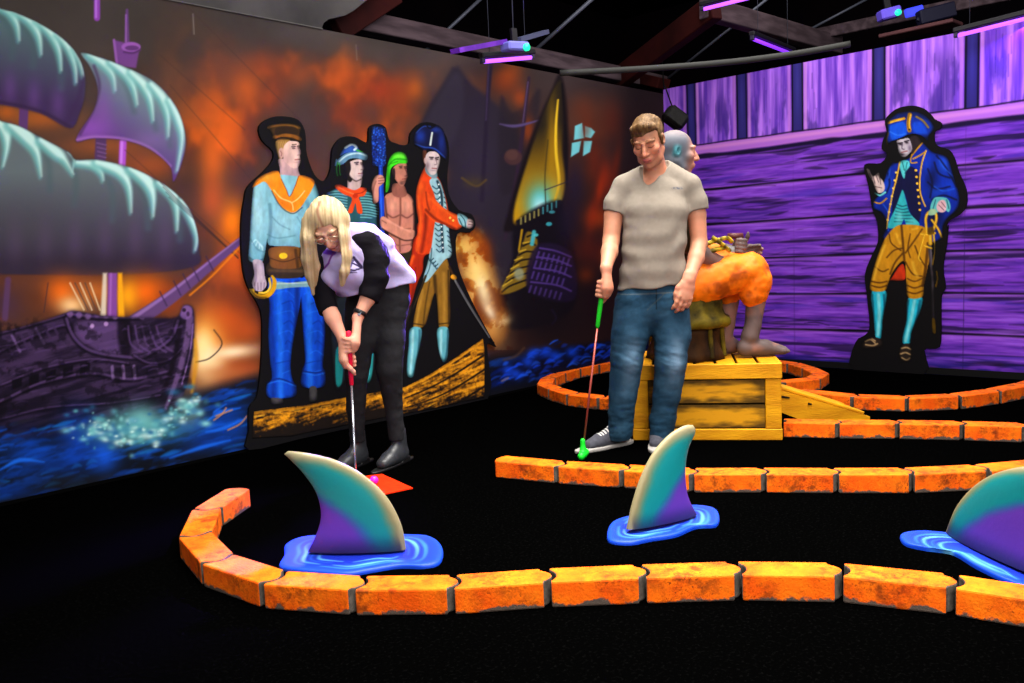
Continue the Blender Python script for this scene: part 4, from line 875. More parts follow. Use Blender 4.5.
    # orange collar
    co = Z3((88, 352), (108, 318), (150, 292), (192, 284), (206, 318), (226, 360), (240, 388), (262, 345), (276, 305), (310, 306), (340, 326), (328, 362), (308, 395), (285, 430), (255, 452), (222, 440), (192, 410), (168, 366), (140, 328), (112, 340))
    c.P(co, (250, 140, 16), .6); c.clip(co, .5); c.B(*Z3((150, 312))[0], 8, 4, (255, 186, 60), .6); c.B(*Z3((285, 350))[0], 6, 10, (255, 160, 30), .5); c.B(*Z3((215, 420))[0], 8, 8, (206, 98, 10), .5); c.clip()
    c.L(Z3((176, 362), (205, 394), (246, 412), (254, 442)), 1.1, (255, 216, 130), .5, .9); c.L(Z3((300, 365), (275, 395), (250, 412)), 1.1, (255, 216, 130), .5, .9); c.L(Z3((206, 318), (226, 360), (240, 388), (262, 345), (276, 305)), .8, (140, 60, 6), .5, .9)
    c.L(Z3((168, 366), (192, 412), (222, 444), (256, 456), (290, 432)), 1.0, (46, 40, 30), .6, .8)
    # belt, pouch, blade, hand and guard
    c.P(Z5((134, 40), (250, 44), (246, 92), (136, 92)), (52, 40, 26), .7); c.L(Z5((136, 70), (246, 72)), 3, (84, 66, 34), 1)
    po = Z5((138, -8), (232, -10), (240, 20), (238, 60), (150, 62), (134, 30)); c.P(po, (122, 76, 22), .7); c.clip(po, .5); c.B(*Z5((180, 8))[0], 10, 5, (168, 112, 40), .6); c.L(Z5((138, 28), (185, 40), (236, 24)), 1, (60, 34, 8), .6); c.L(Z5((224, 0), (232, 60)), 3, (70, 42, 12), 1); c.clip(); c.E(*Z5((182, 20))[0], 4.2, 3, (252, 206, 30), .5)
    c.P(Z5((150, 108), (205, 112), (272, 106), (282, 124), (210, 128), (152, 134)), (128, 176, 174), .5); c.L(Z5((156, 116), (272, 112)), 1, (200, 226, 220), .5, .8)
    c.P(Z5((78, 36), (112, 40), (120, 90), (126, 118), (110, 140), (86, 138), (74, 112), (82, 84)), (196, 178, 188), .5); c.L(Z5((88, 50), (90, 90), (84, 120)), 1.6, (140, 118, 140), .8, .7)
    for k in range(4): c.L(Z5((84+k*11, 112), (86+k*10, 136)), .8, (110, 84, 100), .4, .8)
    c.L(Z5((68, 134), (90, 156), (122, 158), (146, 138), (152, 108), (144, 90)), [2, 4.4, 4.8, 4.6, 4, 2.4], (226, 166, 10), .5); c.L(Z5((100, 146), (124, 144), (138, 124), (134, 98)), 2.2, (255, 214, 60), .5); c.E(*Z5((76, 140))[0], 2.4, 2.6, (250, 200, 30), .5); c.L(Z5((76, 142), (96, 160), (124, 162)), .8, (110, 70, 0), .4, .8)
figure('sailor_figure', t, (240, 120, 330, 408), lq, .0215, 'l', sailor_a, label='painted sailor with orange collar and blue trousers')

def sailor_b(c):
    # dark lower body and teal breeches seen through the crew
    c.P([(334, 300), (380, 300), (378, 345), (372, 378), (362, 380), (360, 345), (345, 382), (334, 384)], (22, 30, 36), .8)
    c.P([(336, 350), (343, 350), (342, 382), (336, 384)], (24, 126, 124), .7); c.P([(363, 326), (373, 326), (372, 376), (364, 378)], (40, 146, 146), .7); c.L([(369, 330), (369, 374)], 2, (90, 190, 186), 1, .6)
    c.P(Z3((384, 388), (405, 365), (440, 352), (520, 352), (556, 366), (580, 396), (590, 470), (596, 560), (592, 640), (430, 650), (420, 470)), (34, 84, 90), .6)
    tor = Z3((384, 388), (405, 365), (440, 352), (520, 352), (556, 366), (580, 396), (590, 470), (430, 470)); c.clip(tor, .5)
    for k in range(12): c.L(Z3((380, 372+k*11), (430, 366+k*11), (470, 372+k*11)), 1.1, (120, 196, 196), .5, .85); c.L(Z3((525, 372+k*11), (560, 374+k*11), (600, 384+k*11)), 1.1, (120, 196, 196), .5, .85)
    c.B(*Z3((400, 420))[0], 4, 10, (14, 30, 40), .6); c.clip()
    c.P(Z3((480, 290), (530, 310), (520, 360), (500, 372), (472, 352)), (196, 170, 164), .6)
    face(c, Z3((472, 258), (500, 240), (528, 240), (534, 262), (540, 274), (534, 284), (534, 304), (520, 322), (500, 318), (482, 296)), (230+510/4.018, 100+258/4.018), (230+530/4.018, 100+258/4.018), Z3((526, 256), (538, 276), (526, 280)), Z3((516, 296), (534, 294)), (214, 190, 182), (140, 108, 106), None, .85)
    c.P(Z3((462, 250), (480, 244), (486, 275), (480, 300), (492, 318), (480, 330), (462, 300)), (24, 18, 18), .8); c.L(Z3((490, 316), (506, 326), (526, 318)), 1.2, (50, 38, 36), .7, .8); c.L(Z3((500, 252), (516, 250)), 1, (40, 30, 28), .4)
    c.P(Z3((428, 250), (436, 236), (470, 212), (512, 206), (545, 214), (554, 228), (545, 244), (515, 236), (480, 238), (455, 258), (440, 262)), (92, 140, 170), .6); c.L(Z3((440, 246), (472, 222), (515, 214), (548, 224)), 1.6, (190, 226, 232), .6, .9)
    c.P(Z3((440, 226), (456, 196), (480, 176), (506, 178), (520, 198), (516, 208), (470, 212)), (40, 84, 170), .6); c.L(Z3((462, 192), (490, 178), (508, 190), (500, 200)), 2.2, (206, 232, 240), .6); c.L(Z3((510, 202), (532, 208)), 1.6, (60, 190, 60), .5)
    c.L(Z3((432, 252), (428, 280), (432, 304)), 1.6, (40, 170, 40), .5); c.L(Z3((440, 256), (440, 284), (444, 302)), 1.3, (50, 200, 50), .5); c.L(Z3((428, 240), (424, 262)), 2, (110, 170, 220), .6)
    c.P(Z3((420, 348), (440, 338), (470, 352), (500, 362), (530, 350), (550, 358), (540, 384), (518, 392), (528, 420), (532, 455), (512, 452), (504, 415), (492, 452), (474, 448), (490, 396), (455, 378)), (226, 70, 20), .6); c.L(Z3((432, 348), (470, 368), (500, 378)), 1, (255, 130, 60), .6, .8); c.L(Z3((500, 378), (530, 372), (546, 360)), 1, (130, 30, 10), .5, .8); c.E(*Z3((504, 386))[0], 2.6, 2.4, (190, 44, 12), .5)
figure('sailor_figure', t, (324, 138, 382, 390), lq, .0215, 'l', sailor_b, label='painted sailor with striped shirt and red neckerchief')

def sailor_c(c):
    c.P([(386, 240), (415, 240), (414, 290), (408, 330), (396, 330), (388, 300)], (40, 36, 20), .8); c.L([(390, 256), (400, 290), (402, 326)], 2, (80, 66, 30), 1, .7)
    SKN, SKS, SKL = (196, 124, 100), (104, 56, 46), (232, 166, 138)
    to = Z4((112, 440), (150, 418), (185, 416), (226, 430), (244, 460), (250, 520), (252, 600), (240, 640), (222, 690), (140, 690), (128, 600), (112, 520)); c.P(to, SKN, .6); c.clip(to, .5)
    c.B(*Z4((150, 480))[0], 5, 8, SKL, .7); c.B(*Z4((212, 480))[0], 5.5, 8, SKL, .6); c.L(Z4((184, 440), (184, 520), (180, 600), (182, 690)), 1.6, SKS, 1, .8); c.L(Z4((125, 520), (150, 535), (178, 524)), 1.5, SKS, .9, .8); c.L(Z4((190, 524), (215, 536), (242, 518)), 1.5, SKS, .9, .8)
    for k in range(3): c.L(Z4((140, 580+k*36), (176, 590+k*36)), 1.2, SKS, .8, .6); c.L(Z4((190, 590+k*36), (230, 584+k*36)), 1.2, SKS, .8, .6)
    c.L(Z4((246, 470), (250, 560), (238, 660)), 3, (60, 30, 26), 1.2, .8); c.L(Z4((112, 450), (120, 520), (130, 600)), 2.4, (70, 36, 30), 1.2, .8); c.clip()
    c.P(Z4((150, 380), (200, 388), (214, 430), (184, 444), (148, 430)), (150, 90, 74), .6)
    face(c, Z4((146, 318), (170, 292), (212, 288), (214, 320), (218, 346), (212, 362), (204, 384), (188, 392), (168, 372), (152, 348)), (360+186/4.55, 100+308/4.55), (360+208/4.55, 100+310/4.55), Z4((202, 308), (216, 340), (204, 346)), Z4((192, 360), (212, 358)), (190, 122, 98), (110, 60, 50), None, .85)
    c.B(*Z4((190, 378))[0], 2.4, 2, (60, 40, 36), .7); c.P(Z4((146, 320), (158, 312), (160, 350), (152, 360)), (40, 26, 22), .6)
    GR = (58, 222, 20); bd = Z4((122, 312), (136, 262), (160, 238), (190, 236), (210, 252), (216, 286), (176, 290), (146, 306), (138, 330), (136, 380), (128, 414), (116, 418), (118, 370)); c.P(bd, GR, .6); c.clip(bd, .5); c.B(*Z4((180, 256))[0], 6, 3, (150, 255, 90), .6); c.L(Z4((128, 300), (160, 270), (214, 272)), 1.2, (20, 130, 6), .7, .8); c.L(Z4((140, 290), (170, 280)), .8, (20, 120, 6), .6, .7); c.clip()
    # swab
    c.P(Z4((84, 300), (104, 300), (112, 690), (94, 690)), (12, 62, 190), .6); c.L(Z4((92, 310), (100, 680)), 1.1, (60, 120, 255), .6, .8)
    sw = Z4((52, 134), (84, 120), (116, 132), (120, 210), (118, 288), (100, 306), (70, 300), (56, 286)); c.P(sw, (14, 40, 120), .7); c.clip(sw, .5); R = np.random.RandomState(5)
    for k in range(150): p = Z4((R.uniform(50, 122), R.uniform(122, 304)))[0]; c.E(p[0], p[1], R.uniform(.4, 1.1), R.uniform(.4, 1), [(30, 90, 220), (50, 120, 240), (6, 14, 50)][R.randint(3)], .4, .85)
    c.clip()
    # arms
    h = Z4((56, 430), (52, 390), (66, 350), (84, 340), (106, 346), (112, 370), (98, 386), (86, 400), (84, 460), (60, 470)); c.P(h, (214, 146, 122), .6); 
    for k in range(3): c.L(Z4((84, 356+k*12), (108, 354+k*12)), .8, SKS, .5, .8)
    c.L(Z4((58, 460), (60, 410), (72, 370)), 1.6, SKS, .9, .6)
    ar = Z4((92, 540), (110, 530), (150, 556), (200, 586), (244, 592), (252, 612), (238, 634), (200, 636), (150, 610), (110, 590), (94, 570)); c.P(ar, (206, 136, 110), .6); c.L(Z4((100, 586), (150, 614), (200, 638), (240, 636)), 1.4, (50, 26, 22), .8, .85); c.L(Z4((112, 540), (170, 572), (230, 600)), 1.8, SKL, 1, .6); c.L(Z4((100, 548), (120, 560)), .8, SKS, .5, .8)
figure('sailor_figure', t, (370, 124, 418, 336), lq, .022, 'l', sailor_c, label='painted bare-chested sailor with green headscarf and blue swab')

def officer(c):
    # breeches and stockings
    BR, BRD, BRL = (140, 98, 26), (58, 38, 10), (186, 138, 50)
    br = Z6((240, 118), (270, 112), (304, 64), (322, 96), (324, 200), (322, 306), (284, 314), (278, 250), (270, 190), (252, 250), (238, 300), (220, 316), (190, 310), (204, 230), (222, 160)); c.P(br, BR, .6); c.clip(br, .5)
    c.L(Z6((268, 130), (272, 200), (262, 250)), 3.4, BRD, 1.4, .85); c.L(Z6((225, 180), (210, 260), (200, 310)), 2.6, BRL, 1.6, .7); c.L(Z6((300, 120), (304, 220), (304, 300)), 3, BRL, 1.8, .6); c.L(Z6((318, 110), (320, 300)), 2.2, BRD, 1, .8); c.L(Z6((250, 150), (236, 230), (228, 300)), 1.6, BRD, 1, .6); c.L(Z6((190, 300), (230, 306)), 1.4, BRD, .6, .8); c.L(Z6((284, 302), (322, 298)), 1.4, BRD, .6, .8); c.clip()
    ST, STL, STD = (96, 178, 190), (170, 224, 226), (36, 90, 110)
    for st, x in ((Z6((180, 318), (222, 320), (216, 380), (204, 430), (192, 490), (170, 488), (168, 440), (174, 380)), 196), (Z6((278, 318), (318, 318), (318, 380), (314, 424), (300, 440), (286, 412), (278, 370)), 298)):
        c.P(st, ST, .6); c.clip(st, .5); c.L(Z6((x-6, 325), (x-8, 400), (x-16, 480)), 2.4, STL, 1.2, .8); c.L(Z6((x+18, 325), (x+14, 400), (x-2, 480)), 2, STD, 1, .7); c.clip()
    # coat
    OR, ORD, ORL = (214, 62, 14), (110, 22, 6), (244, 104, 30)
    tail = Z4((262, 560), (340, 560), (345, 640), (330, 690)) + Z6((232, 60), (226, 110), (206, 160), (184, 232), (170, 246), (160, 210), (172, 140), (182, 70), (190, 0), (204, -20)); c.P(tail, (176, 40, 8), .7)
    ct = Z4((300, 300), (272, 350), (254, 420), (256, 500), (266, 570), (252, 690), (330, 690), (346, 590), (400, 560), (400, 480), (388, 430), (372, 380), (352, 345), (330, 330)); c.P(ct, OR, .6); c.clip(ct, .5); c.L(Z4((262, 440), (276, 540), (262, 680)), 2.6, ORL, 1.8, .7); c.L(Z4((300, 520), (296, 600), (280, 690)), 3, ORD, 1.6, .7); c.B(*Z4((275, 400))[0], 4, 8, ORL, .6); c.clip()
    c.L(Z6((176, 96), (190, 60)), 4, (236, 90, 20), 1.6, .8); c.L(Z6((200, 100), (190, 180), (176, 236)), 2, (110, 20, 6), 1.2, .7)
    # waistcoat with braid
    wc = Z4((316, 372), (338, 352), (362, 368), (384, 430), (396, 500), (402, 560), (412, 640), (420, 690)) + Z6((324, 64), (306, 70), (272, 112), (240, 150), (226, 142), (240, 90), (254, 30)) + Z4((322, 690), (340, 560), (352, 500), (338, 430)); c.P(wc, (150, 196, 204), .6); c.clip(wc, .5)
    c.L(Z4((352, 370), (372, 440), (372, 560), (378, 690)), 2.4, (18, 40, 52), .8, .9); 
    for k in range(13): c.L(Z4((330+k*1.5, 392+k*24), (348+k*1.2, 404+k*24), (362+k, 394+k*24)), 1.1, (20, 56, 70), .5, .9); c.L(Z4((380+k*2, 420+k*22), (392+k*2, 430+k*22)), 1, (20, 56, 70), .5, .9); c.E(*Z4((358+k*1.6, 384+k*24))[0], .8, .8, (240, 250, 246), .4)
    for k in range(5): c.L(Z6((246+k*8, 60+k*10), (252+k*8, 76+k*10), (264+k*8, 66+k*10)), 1, (20, 56, 70), .5, .9)
    c.L(Z6((230, 140), (250, 100), (258, 30)), 1, (30, 70, 84), .6, .8); c.clip()
    # sleeve, cuff, hand
    sl = Z4((290, 420), (330, 440), (380, 490), (440, 520), (474, 546), (462, 580), (430, 592), (380, 566), (330, 548), (290, 500)); c.P(sl, (228, 76, 18), .6); c.clip(sl, .5); c.L(Z4((300, 500), (350, 545), (430, 585)), 2.4, ORD, 1.4, .8); c.L(Z4((320, 450), (380, 500), (450, 540)), 2, ORL, 1.4, .6); c.clip()
    c.L(Z4((300, 420), (306, 470), (316, 500)), 1.4, ORD, 1, .7); c.E(*Z4((410, 536))[0], 1.2, 1.2, (255, 200, 80), .4); c.E(*Z4((424, 548))[0], 1.2, 1.2, (255, 200, 80), .4)
    c.P(Z4((444, 516), (480, 526), (494, 548), (490, 584), (470, 576), (450, 560)), (140, 200, 206), .6); c.L(Z4((458, 524), (476, 548), (480, 578)), .9, (20, 60, 74), .5, .9); c.L(Z4((450, 540), (466, 574)), 1.2, (30, 70, 84), .5, .8)
    c.P(Z4((488, 544), (504, 540), (516, 552), (514, 576), (498, 586), (486, 578)), (206, 178, 172), .5); c.L(Z4((496, 552), (512, 556)), .8, (90, 60, 60), .4, .8); c.L(Z4((494, 566), (512, 568)), .8, (90, 60, 60), .4, .8)
    # head
    c.P(Z4((284, 232), (302, 228), (306, 290), (298, 304), (284, 272)), (92, 48, 30), .6)
    c.P(Z4((300, 300), (346, 320), (352, 350), (330, 356), (300, 330)), (120, 150, 160), .6)
    face(c, Z4((300, 252), (316, 234), (346, 236), (364, 258), (364, 284), (356, 312), (344, 336), (324, 340), (306, 318), (298, 284)), (360+326/4.55, 100+268/4.55), (360+350/4.55, 100+270/4.55), Z4((342, 262), (350, 290), (340, 294)), Z4((328, 310), (348, 312)), (206, 188, 184), (120, 98, 104), None, .9)
    c.L(Z4((316, 260), (334, 262)), 1, (40, 30, 34), .4); c.L(Z4((344, 264), (358, 260)), 1, (40, 30, 34), .4); c.B(*Z4((306, 300))[0], 2.4, 5, (110, 90, 100), .7); c.E(*Z4((297, 276))[0], 1.4, 3, (190, 160, 156), .5)
    ht = Z4((244, 196), (250, 150), (272, 122), (300, 106), (328, 118), (352, 112), (380, 140), (392, 190), (400, 240), (392, 276), (376, 262), (352, 240), (322, 226), (292, 228), (262, 212)); c.P(ht, (10, 14, 52), .6); c.clip(ht, .5); c.B(*Z4((275, 165))[0], 5, 6, (24, 60, 170), .85); c.B(*Z4((372, 190))[0], 4, 12, (20, 44, 130), .8); c.B(*Z4((345, 135))[0], 5, 3, (30, 60, 160), .7); c.L(Z4((252, 200), (290, 214), (340, 222), (386, 262)), 1.2, (40, 84, 190), .7, .8); c.L(Z4((256, 150), (286, 122), (320, 120)), 1, (60, 110, 220), .6, .7); c.L(Z4((300, 110), (318, 130), (344, 116)), 1.2, (4, 6, 20), .6); c.clip()
    c.L(Z4((328, 150), (324, 176), (320, 204)), 2, (206, 220, 214), .6); 
    # scabbard, sword
    c.L(Z6((236, 130), (190, 250), (156, 340)), 2.2, (36, 26, 18), .6); c.L(Z6((234, 130), (190, 245)), .7, (110, 86, 50), .5, .8); c.L(Z6((156, 340), (137, 386)), 2, (206, 196, 176), .5)
    c.L(Z6((322, 96), (336, 128)), 3, (70, 44, 20), .6); c.E(*Z6((337, 134))[0], 3.4, 2.6, (250, 170, 30), .5, 1, .4); c.L(Z6((342, 146), (400, 246), (474, 362)), [2.6, 2.6, 1.4], (176, 176, 180), .5); c.L(Z6((342, 148), (400, 250), (470, 360)), .8, (240, 240, 240), .4, .9); c.L(Z6((468, 356), (480, 370)), 2.6, (16, 14, 18), .6)
figure('officer_figure', t, (396, 120, 498, 382), lq, .0225, 'l', officer, label='painted officer with red coat and drawn sword')

def boat(c):
    bp = [(252, 438), (254, 411), (280, 408), (305, 405), (335, 399), (365, 394), (405, 387), (430, 374), (455, 358), (483, 338.5), (484.5, 350), (484.5, 397), (460, 402), (430, 409), (390, 416), (330, 428), (290, 436)]
    c.Q(bp, (30, 20, 12), .7); c.clip(bp, .6, False); R = np.random.RandomState(12)
    def gold(x, y):
        top = np.interp(x, [252, 305, 335, 365, 405, 430, 455, 484], [411, 405, 399, 394, 387, 374, 358, 338]); bot = np.interp(x, [252, 330, 400, 484], [438, 428, 414, 397])
        v = (y-top)/np.maximum(bot-top, 1); n = fbm(x/13, (y+.3*x)/2.6, 4, 81); n2 = fbm(x/2.2, y/2.2, 3, 83); n3 = fbm(x/30, y/18, 3, 86)
        k = np.clip(.62+(n-.5)*1.7+(n2-.5)*.9-np.where(x < 400, np.clip(v-.35, 0, 1)*1.9, np.clip(v-.75, 0, 1)*2.6)+(n3-.5)*.8, 0, 1)[:, None]
        return np.where(k < .5, np.array([24, 16, 12])*(1-2*k)+np.array([140, 86, 14.])*2*k, np.array([140, 86, 14.])*(2-2*k)+np.array([232, 152, 24.])*(2*k-1)), np.ones(len(x))
    c.N(gold, 1, (250, 490, 330, 442))
    for k in range(60):
        xx = R.uniform(256, 478); top = np.interp(xx, [252, 305, 335, 365, 405, 430, 455, 484], [411, 405, 399, 394, 387, 374, 358, 338]); yy = top+R.uniform(1, 9 if xx < 400 else 34); sl = np.interp(xx, [252, 400, 430, 484], [-.1, -.25, -.5, -.7])
        w = R.uniform(4, 12); c.L([(xx-w/2, yy-sl*w/2), (xx+w/2, yy+sl*w/2)], R.uniform(.6, 1.6), [(240, 160, 28), (200, 120, 14), (40, 24, 8), (255, 186, 50)][R.randint(4)], .6, .6, False)
    for dy in (16, 30, 46): c.L([(405, 387+dy*.7), (430, 374+dy*.86), (455, 358+dy), (484.5, 338+dy*1.05)], [1.2, 2], (18, 12, 8), .7, .95)
    c.L([(404, 389), (430, 376.5), (455, 360.5), (483, 341)], 2, (236, 156, 26), .7, .8); c.L([(254, 413), (305, 407), (335, 401), (365, 396)], 2.4, (214, 138, 22), .9, .7); c.clip()
figure('boat_figure', t, (250, 336, 487, 440), lq, .023, 'l', boat, shade=.8, label='painted golden boat hull')

# ---------------------------------------------------------------- the captain on the plank wall
t = thing('captain_cutout', 'black plywood cutout of a painted captain in blue coat on the plank wall', 'cutout', [*at_r(900, 372)[:2], 0.0])
OUT = R1((204, 140), (232, 104), (270, 80), (330, 71), (380, 84), (414, 112), (430, 132), (462, 150), (456, 176), (432, 190), (430, 230), (444, 254), (496, 272), (522, 312), (540, 372), (574, 450), (577, 520), (548, 565), (492, 600), (488, 640)) + R2((462, 20), (456, 100), (440, 200), (450, 290), (432, 330), (430, 520), (404, 550), (358, 556), (356, 660), (60, 645), (66, 522), (108, 490), (126, 450), (114, 320), (106, 232), (136, 150), (162, 90)) + R1((168, 600), (148, 545), (128, 432), (108, 352), (130, 334), (186, 332), (214, 292), (190, 268), (196, 226), (212, 190))
board(t, OUT, rq, .002, .020, 'r')
def captain(c):
    BU, BUD, BUL = (8, 38, 156), (5, 10, 46), (30, 88, 226); GD = (206, 144, 14)
    # stockings, shoes
    ST, STL, STD = (30, 190, 220), (150, 236, 240), (6, 70, 96)
    for st, hx in ((R2((134, 306), (196, 302), (198, 350), (184, 420), (178, 496), (164, 506), (150, 496), (142, 420)), [(164, 320), (168, 400), (162, 490)]), (R2((290, 334), (352, 330), (346, 380), (322, 440), (306, 480), (300, 524), (282, 532), (264, 520), (270, 480), (284, 420)), [(318, 345), (304, 420), (280, 515)])):
        c.P(st, ST, .6); c.clip(st, .5); c.L(R2(*hx), 3.4, STL, 1.3, .75); c.L([(q[0]+5.5, q[1]) for q in R2(*hx)], 2.4, STD, 1, .7); c.L([(q[0]-6, q[1]) for q in R2(*hx)], 2, STD, 1, .6); c.clip()
    c.P(R2((88, 530), (120, 504), (150, 500), (180, 512), (188, 536), (150, 548), (100, 550)), (40, 30, 26), .7); c.P(R2((250, 560), (264, 532), (300, 530), (308, 570), (300, 600), (268, 606), (252, 590)), (40, 30, 24), .7)
    for l in ([(108, 518), (130, 510), (150, 526)], [(110, 532), (140, 536), (160, 528)], [(136, 506), (150, 516)], [(262, 548), (284, 544), (302, 552)], [(258, 572), (280, 566), (300, 574)], [(264, 588), (284, 598), (298, 590)]): c.L(R2(*l), 1.5, (196, 160, 110), .6, .85)
    c.P(R2((218, 250), (250, 200), (272, 190), (276, 256), (206, 256)), (200, 50, 16), .8)
    # coat behind
    ct = R1((262, 330), (240, 330), (214, 370), (200, 420), (190, 470), (156, 500), (150, 540), (190, 560), (212, 620), (206, 683), (440, 690), (470, 620), (490, 585), (536, 540), (544, 480), (520, 400), (500, 330), (480, 300), (420, 280), (372, 240), (330, 300)); c.P(ct, BU, .7); c.clip(ct, .5)
    for (p, rx, ry, col, a) in [((470, 340), 6, 8, BUL, .7), ((420, 400), 6, 12, BUD, .7), ((500, 440), 6, 10, (16, 64, 214), .6), ((440, 470), 8, 8, BUL, .4), ((220, 440), 5, 12, BUL, .5), ((400, 330), 5, 10, (16, 60, 210), .6), ((430, 580), 10, 16, BUD, .9), ((200, 620), 6, 14, BUD, .9)]: c.B(*R1(p)[0], rx, ry, col, a)
    for l in ([(430, 330), (450, 380), (500, 400)], [(440, 300), (480, 350), (530, 440)], [(400, 420), (440, 450), (500, 440)], [(420, 500), (470, 480), (530, 500)], [(400, 360), (420, 420), (410, 490)], [(220, 380), (226, 430), (210, 470)]): c.L(R1(*l), 1.8, BUD, 1, .8)
    for l in ([(452, 320), (470, 350), (512, 390)], [(430, 440), (470, 460), (520, 450)], [(230, 350), (222, 400)], [(196, 520), (220, 560), (220, 640)]): c.L(R1(*l), 1.4, BUL, .9, .7)
    c.clip()
    c.P(R1((262, 360), (330, 350), (364, 400), (370, 500), (360, 600), (320, 560), (290, 470), (262, 560), (240, 600), (240, 480)), (14, 16, 60), .8)
    # waistcoat, cravat
    wc = R1((286, 456), (300, 500), (318, 560), (360, 606), (352, 624), (308, 628), (292, 590), (270, 624), (226, 630), (218, 612), (252, 540), (274, 480)); c.P(wc, (44, 176, 184), .6); c.clip(wc, .5)
    for k in range(6): c.L(R1((258-k*2, 520+k*16), (284, 530+k*14), (312+k*4, 522+k*16)), 1.2, (12, 66, 80), .6, .8)
    c.B(*R1((270, 580))[0], 4, 7, (130, 230, 226), .6); c.B(*R1((330, 600))[0], 5, 4, (110, 220, 220), .6); c.clip()
    c.P(R1((270, 326), (310, 322), (318, 346), (300, 372), (292, 404), (278, 372)), (80, 200, 204), .6); c.L(R1((284, 330), (294, 366)), .9, (16, 80, 90), .5, .8); c.L(R1((306, 330), (296, 380)), .9, (16, 80, 90), .5, .8)
    # breeches
    BR, BRD, BRL = (198, 136, 20), (84, 48, 6), (240, 184, 50)
    br = R2((206, 60), (230, 34), (262, 20), (340, 24), (372, 44), (390, 110), (376, 200), (360, 280), (352, 328), (290, 330), (282, 260), (276, 180), (250, 190), (216, 240), (194, 300), (134, 302), (128, 270), (150, 180), (180, 100)); c.P(br, BR, .7); c.clip(br, .5)
    for l, w in [([(262, 20), (268, 90), (276, 190)], 2.4), ([(268, 120), (230, 130), (200, 160)], 1.6), ([(270, 140), (236, 180), (214, 230)], 2), ([(210, 60), (220, 100), (260, 130)], 1.4), ([(280, 140), (330, 70), (350, 40)], 1.8), ([(280, 180), (310, 230), (350, 240)], 1.6), ([(134, 262), (170, 268), (200, 262)], 1.6), ([(136, 280), (168, 288), (198, 280)], 1.6), ([(290, 280), (320, 290), (358, 276)], 1.6), ([(288, 306), (320, 314), (354, 302)], 1.6), ([(288, 250), (320, 262), (360, 244)], 1.4), ([(300, 60), (290, 120), (300, 160)], 1.4), ([(320, 110), (340, 160), (366, 200)], 1.6), ([(376, 100), (366, 200), (352, 280)], 3), ([(150, 200), (180, 220), (206, 210)], 1.4)]: c.L(R2(*l), w, BRD, .7, .85)
    for l, w in [([(190, 110), (160, 190), (144, 250)], 3), ([(240, 60), (256, 100)], 2.4), ([(310, 180), (320, 220), (330, 240)], 3), ([(310, 40), (330, 34)], 2)]: c.L(R2(*l), w, BRL, 1.4, .7)
    c.clip()
    # gold edges and buttons
    for l in ([(272, 328), (258, 400), (240, 470), (222, 560), (212, 630)], [(392, 276), (374, 330), (364, 400), (366, 470), (388, 530)]): c.L(R1(*l), 1.4, GD, .5); c.L([(q[0]+.3, q[1]) for q in R1(*l)], .6, (255, 216, 100), .4, .8)
    for k in range(7): c.E(*R1((256-k*6.5, 376+k*36))[0], 1.1, 1.1, (255, 210, 80), .4); c.E(*R1((346+k*3, 366+k*30))[0], 1.3, 1.2, (250, 196, 50), .4)
    c.L(R1((326, 300), (350, 270), (376, 240)), 1.5, GD, .5); c.L(R1((332, 314), (360, 300), (388, 282)), 1.4, GD, .5); c.L(R1((328, 290), (322, 330), (350, 330)), 1.2, GD, .5); c.L(R1((330, 268), (352, 244)), 2, (60, 170, 180), .6)
    c.L(R1((156, 510), (184, 516), (212, 494)), 1.4, GD, .5); c.L(R1((160, 470), (182, 480), (206, 466)), 1.8, (110, 214, 216), .6)
    # hands
    HN, HD = (214, 190, 184), (84, 58, 70)
    c.P(R1((120, 360), (134, 362), (150, 392), (168, 380), (178, 376), (182, 396), (194, 410), (204, 440), (198, 462), (176, 470), (160, 450), (148, 416), (132, 392)), HN, .6)
    for l in ([(150, 392), (160, 424)], [(164, 388), (176, 420)], [(180, 396), (186, 430)], [(160, 440), (190, 446)], [(132, 380), (146, 404)]): c.L(R1(*l), .8, HD, .45, .85)
    c.P(R1((418, 560), (412, 530), (430, 492), (462, 488), (490, 496), (504, 530), (494, 556), (470, 540), (440, 560)), (90, 190, 190), .6); c.L(R1((422, 548), (436, 500)), 1, (20, 70, 90), .5, .8); c.L(R1((486, 500), (496, 540)), 1, (20, 70, 90), .5, .8)
    c.P(R1((440, 530), (452, 506), (474, 502), (484, 520), (482, 548), (466, 558), (446, 552)), (222, 178, 186), .6); c.L(R1((450, 524), (474, 548)), .8, HD, .5, .8); c.L(R1((462, 510), (480, 534)), .8, HD, .5, .8)
    # head and hat
    c.P(R1((318, 214), (350, 208), (372, 236), (350, 262), (330, 292), (316, 270)), (40, 30, 36), .7)
    fc = R1((258, 232), (286, 222), (312, 218), (324, 244), (328, 268), (316, 290), (296, 306), (278, 302), (266, 280), (262, 256)); face(c, fc, (840+276/4.556, 90+248/4.556), (840+304/4.556, 90+240/4.556), R1((284, 244), (282, 266), (292, 270)), R1((280, 284), (306, 278)), (196, 186, 196), (60, 46, 66), None, .9)
    c.L(R1((264, 244), (284, 240)), 1.2, (30, 22, 34), .5); c.L(R1((294, 236), (314, 230)), 1.2, (30, 22, 34), .5); c.B(*R1((318, 264))[0], 2, 4, (90, 74, 100), .7); c.B(*R1((282, 292))[0], 2.6, 1, (50, 36, 50), .7); c.B(*R1((270, 262))[0], 1.5, 2, (230, 224, 230), .6)
    ht = R1((216, 150), (232, 128), (264, 104), (316, 96), (366, 104), (404, 130), (430, 168), (420, 190), (404, 210), (400, 232), (370, 208), (330, 200), (290, 212), (260, 226), (236, 234), (222, 244), (214, 230), (218, 190)); c.P(ht, (10, 42, 150), .7); c.clip(ht, .5)
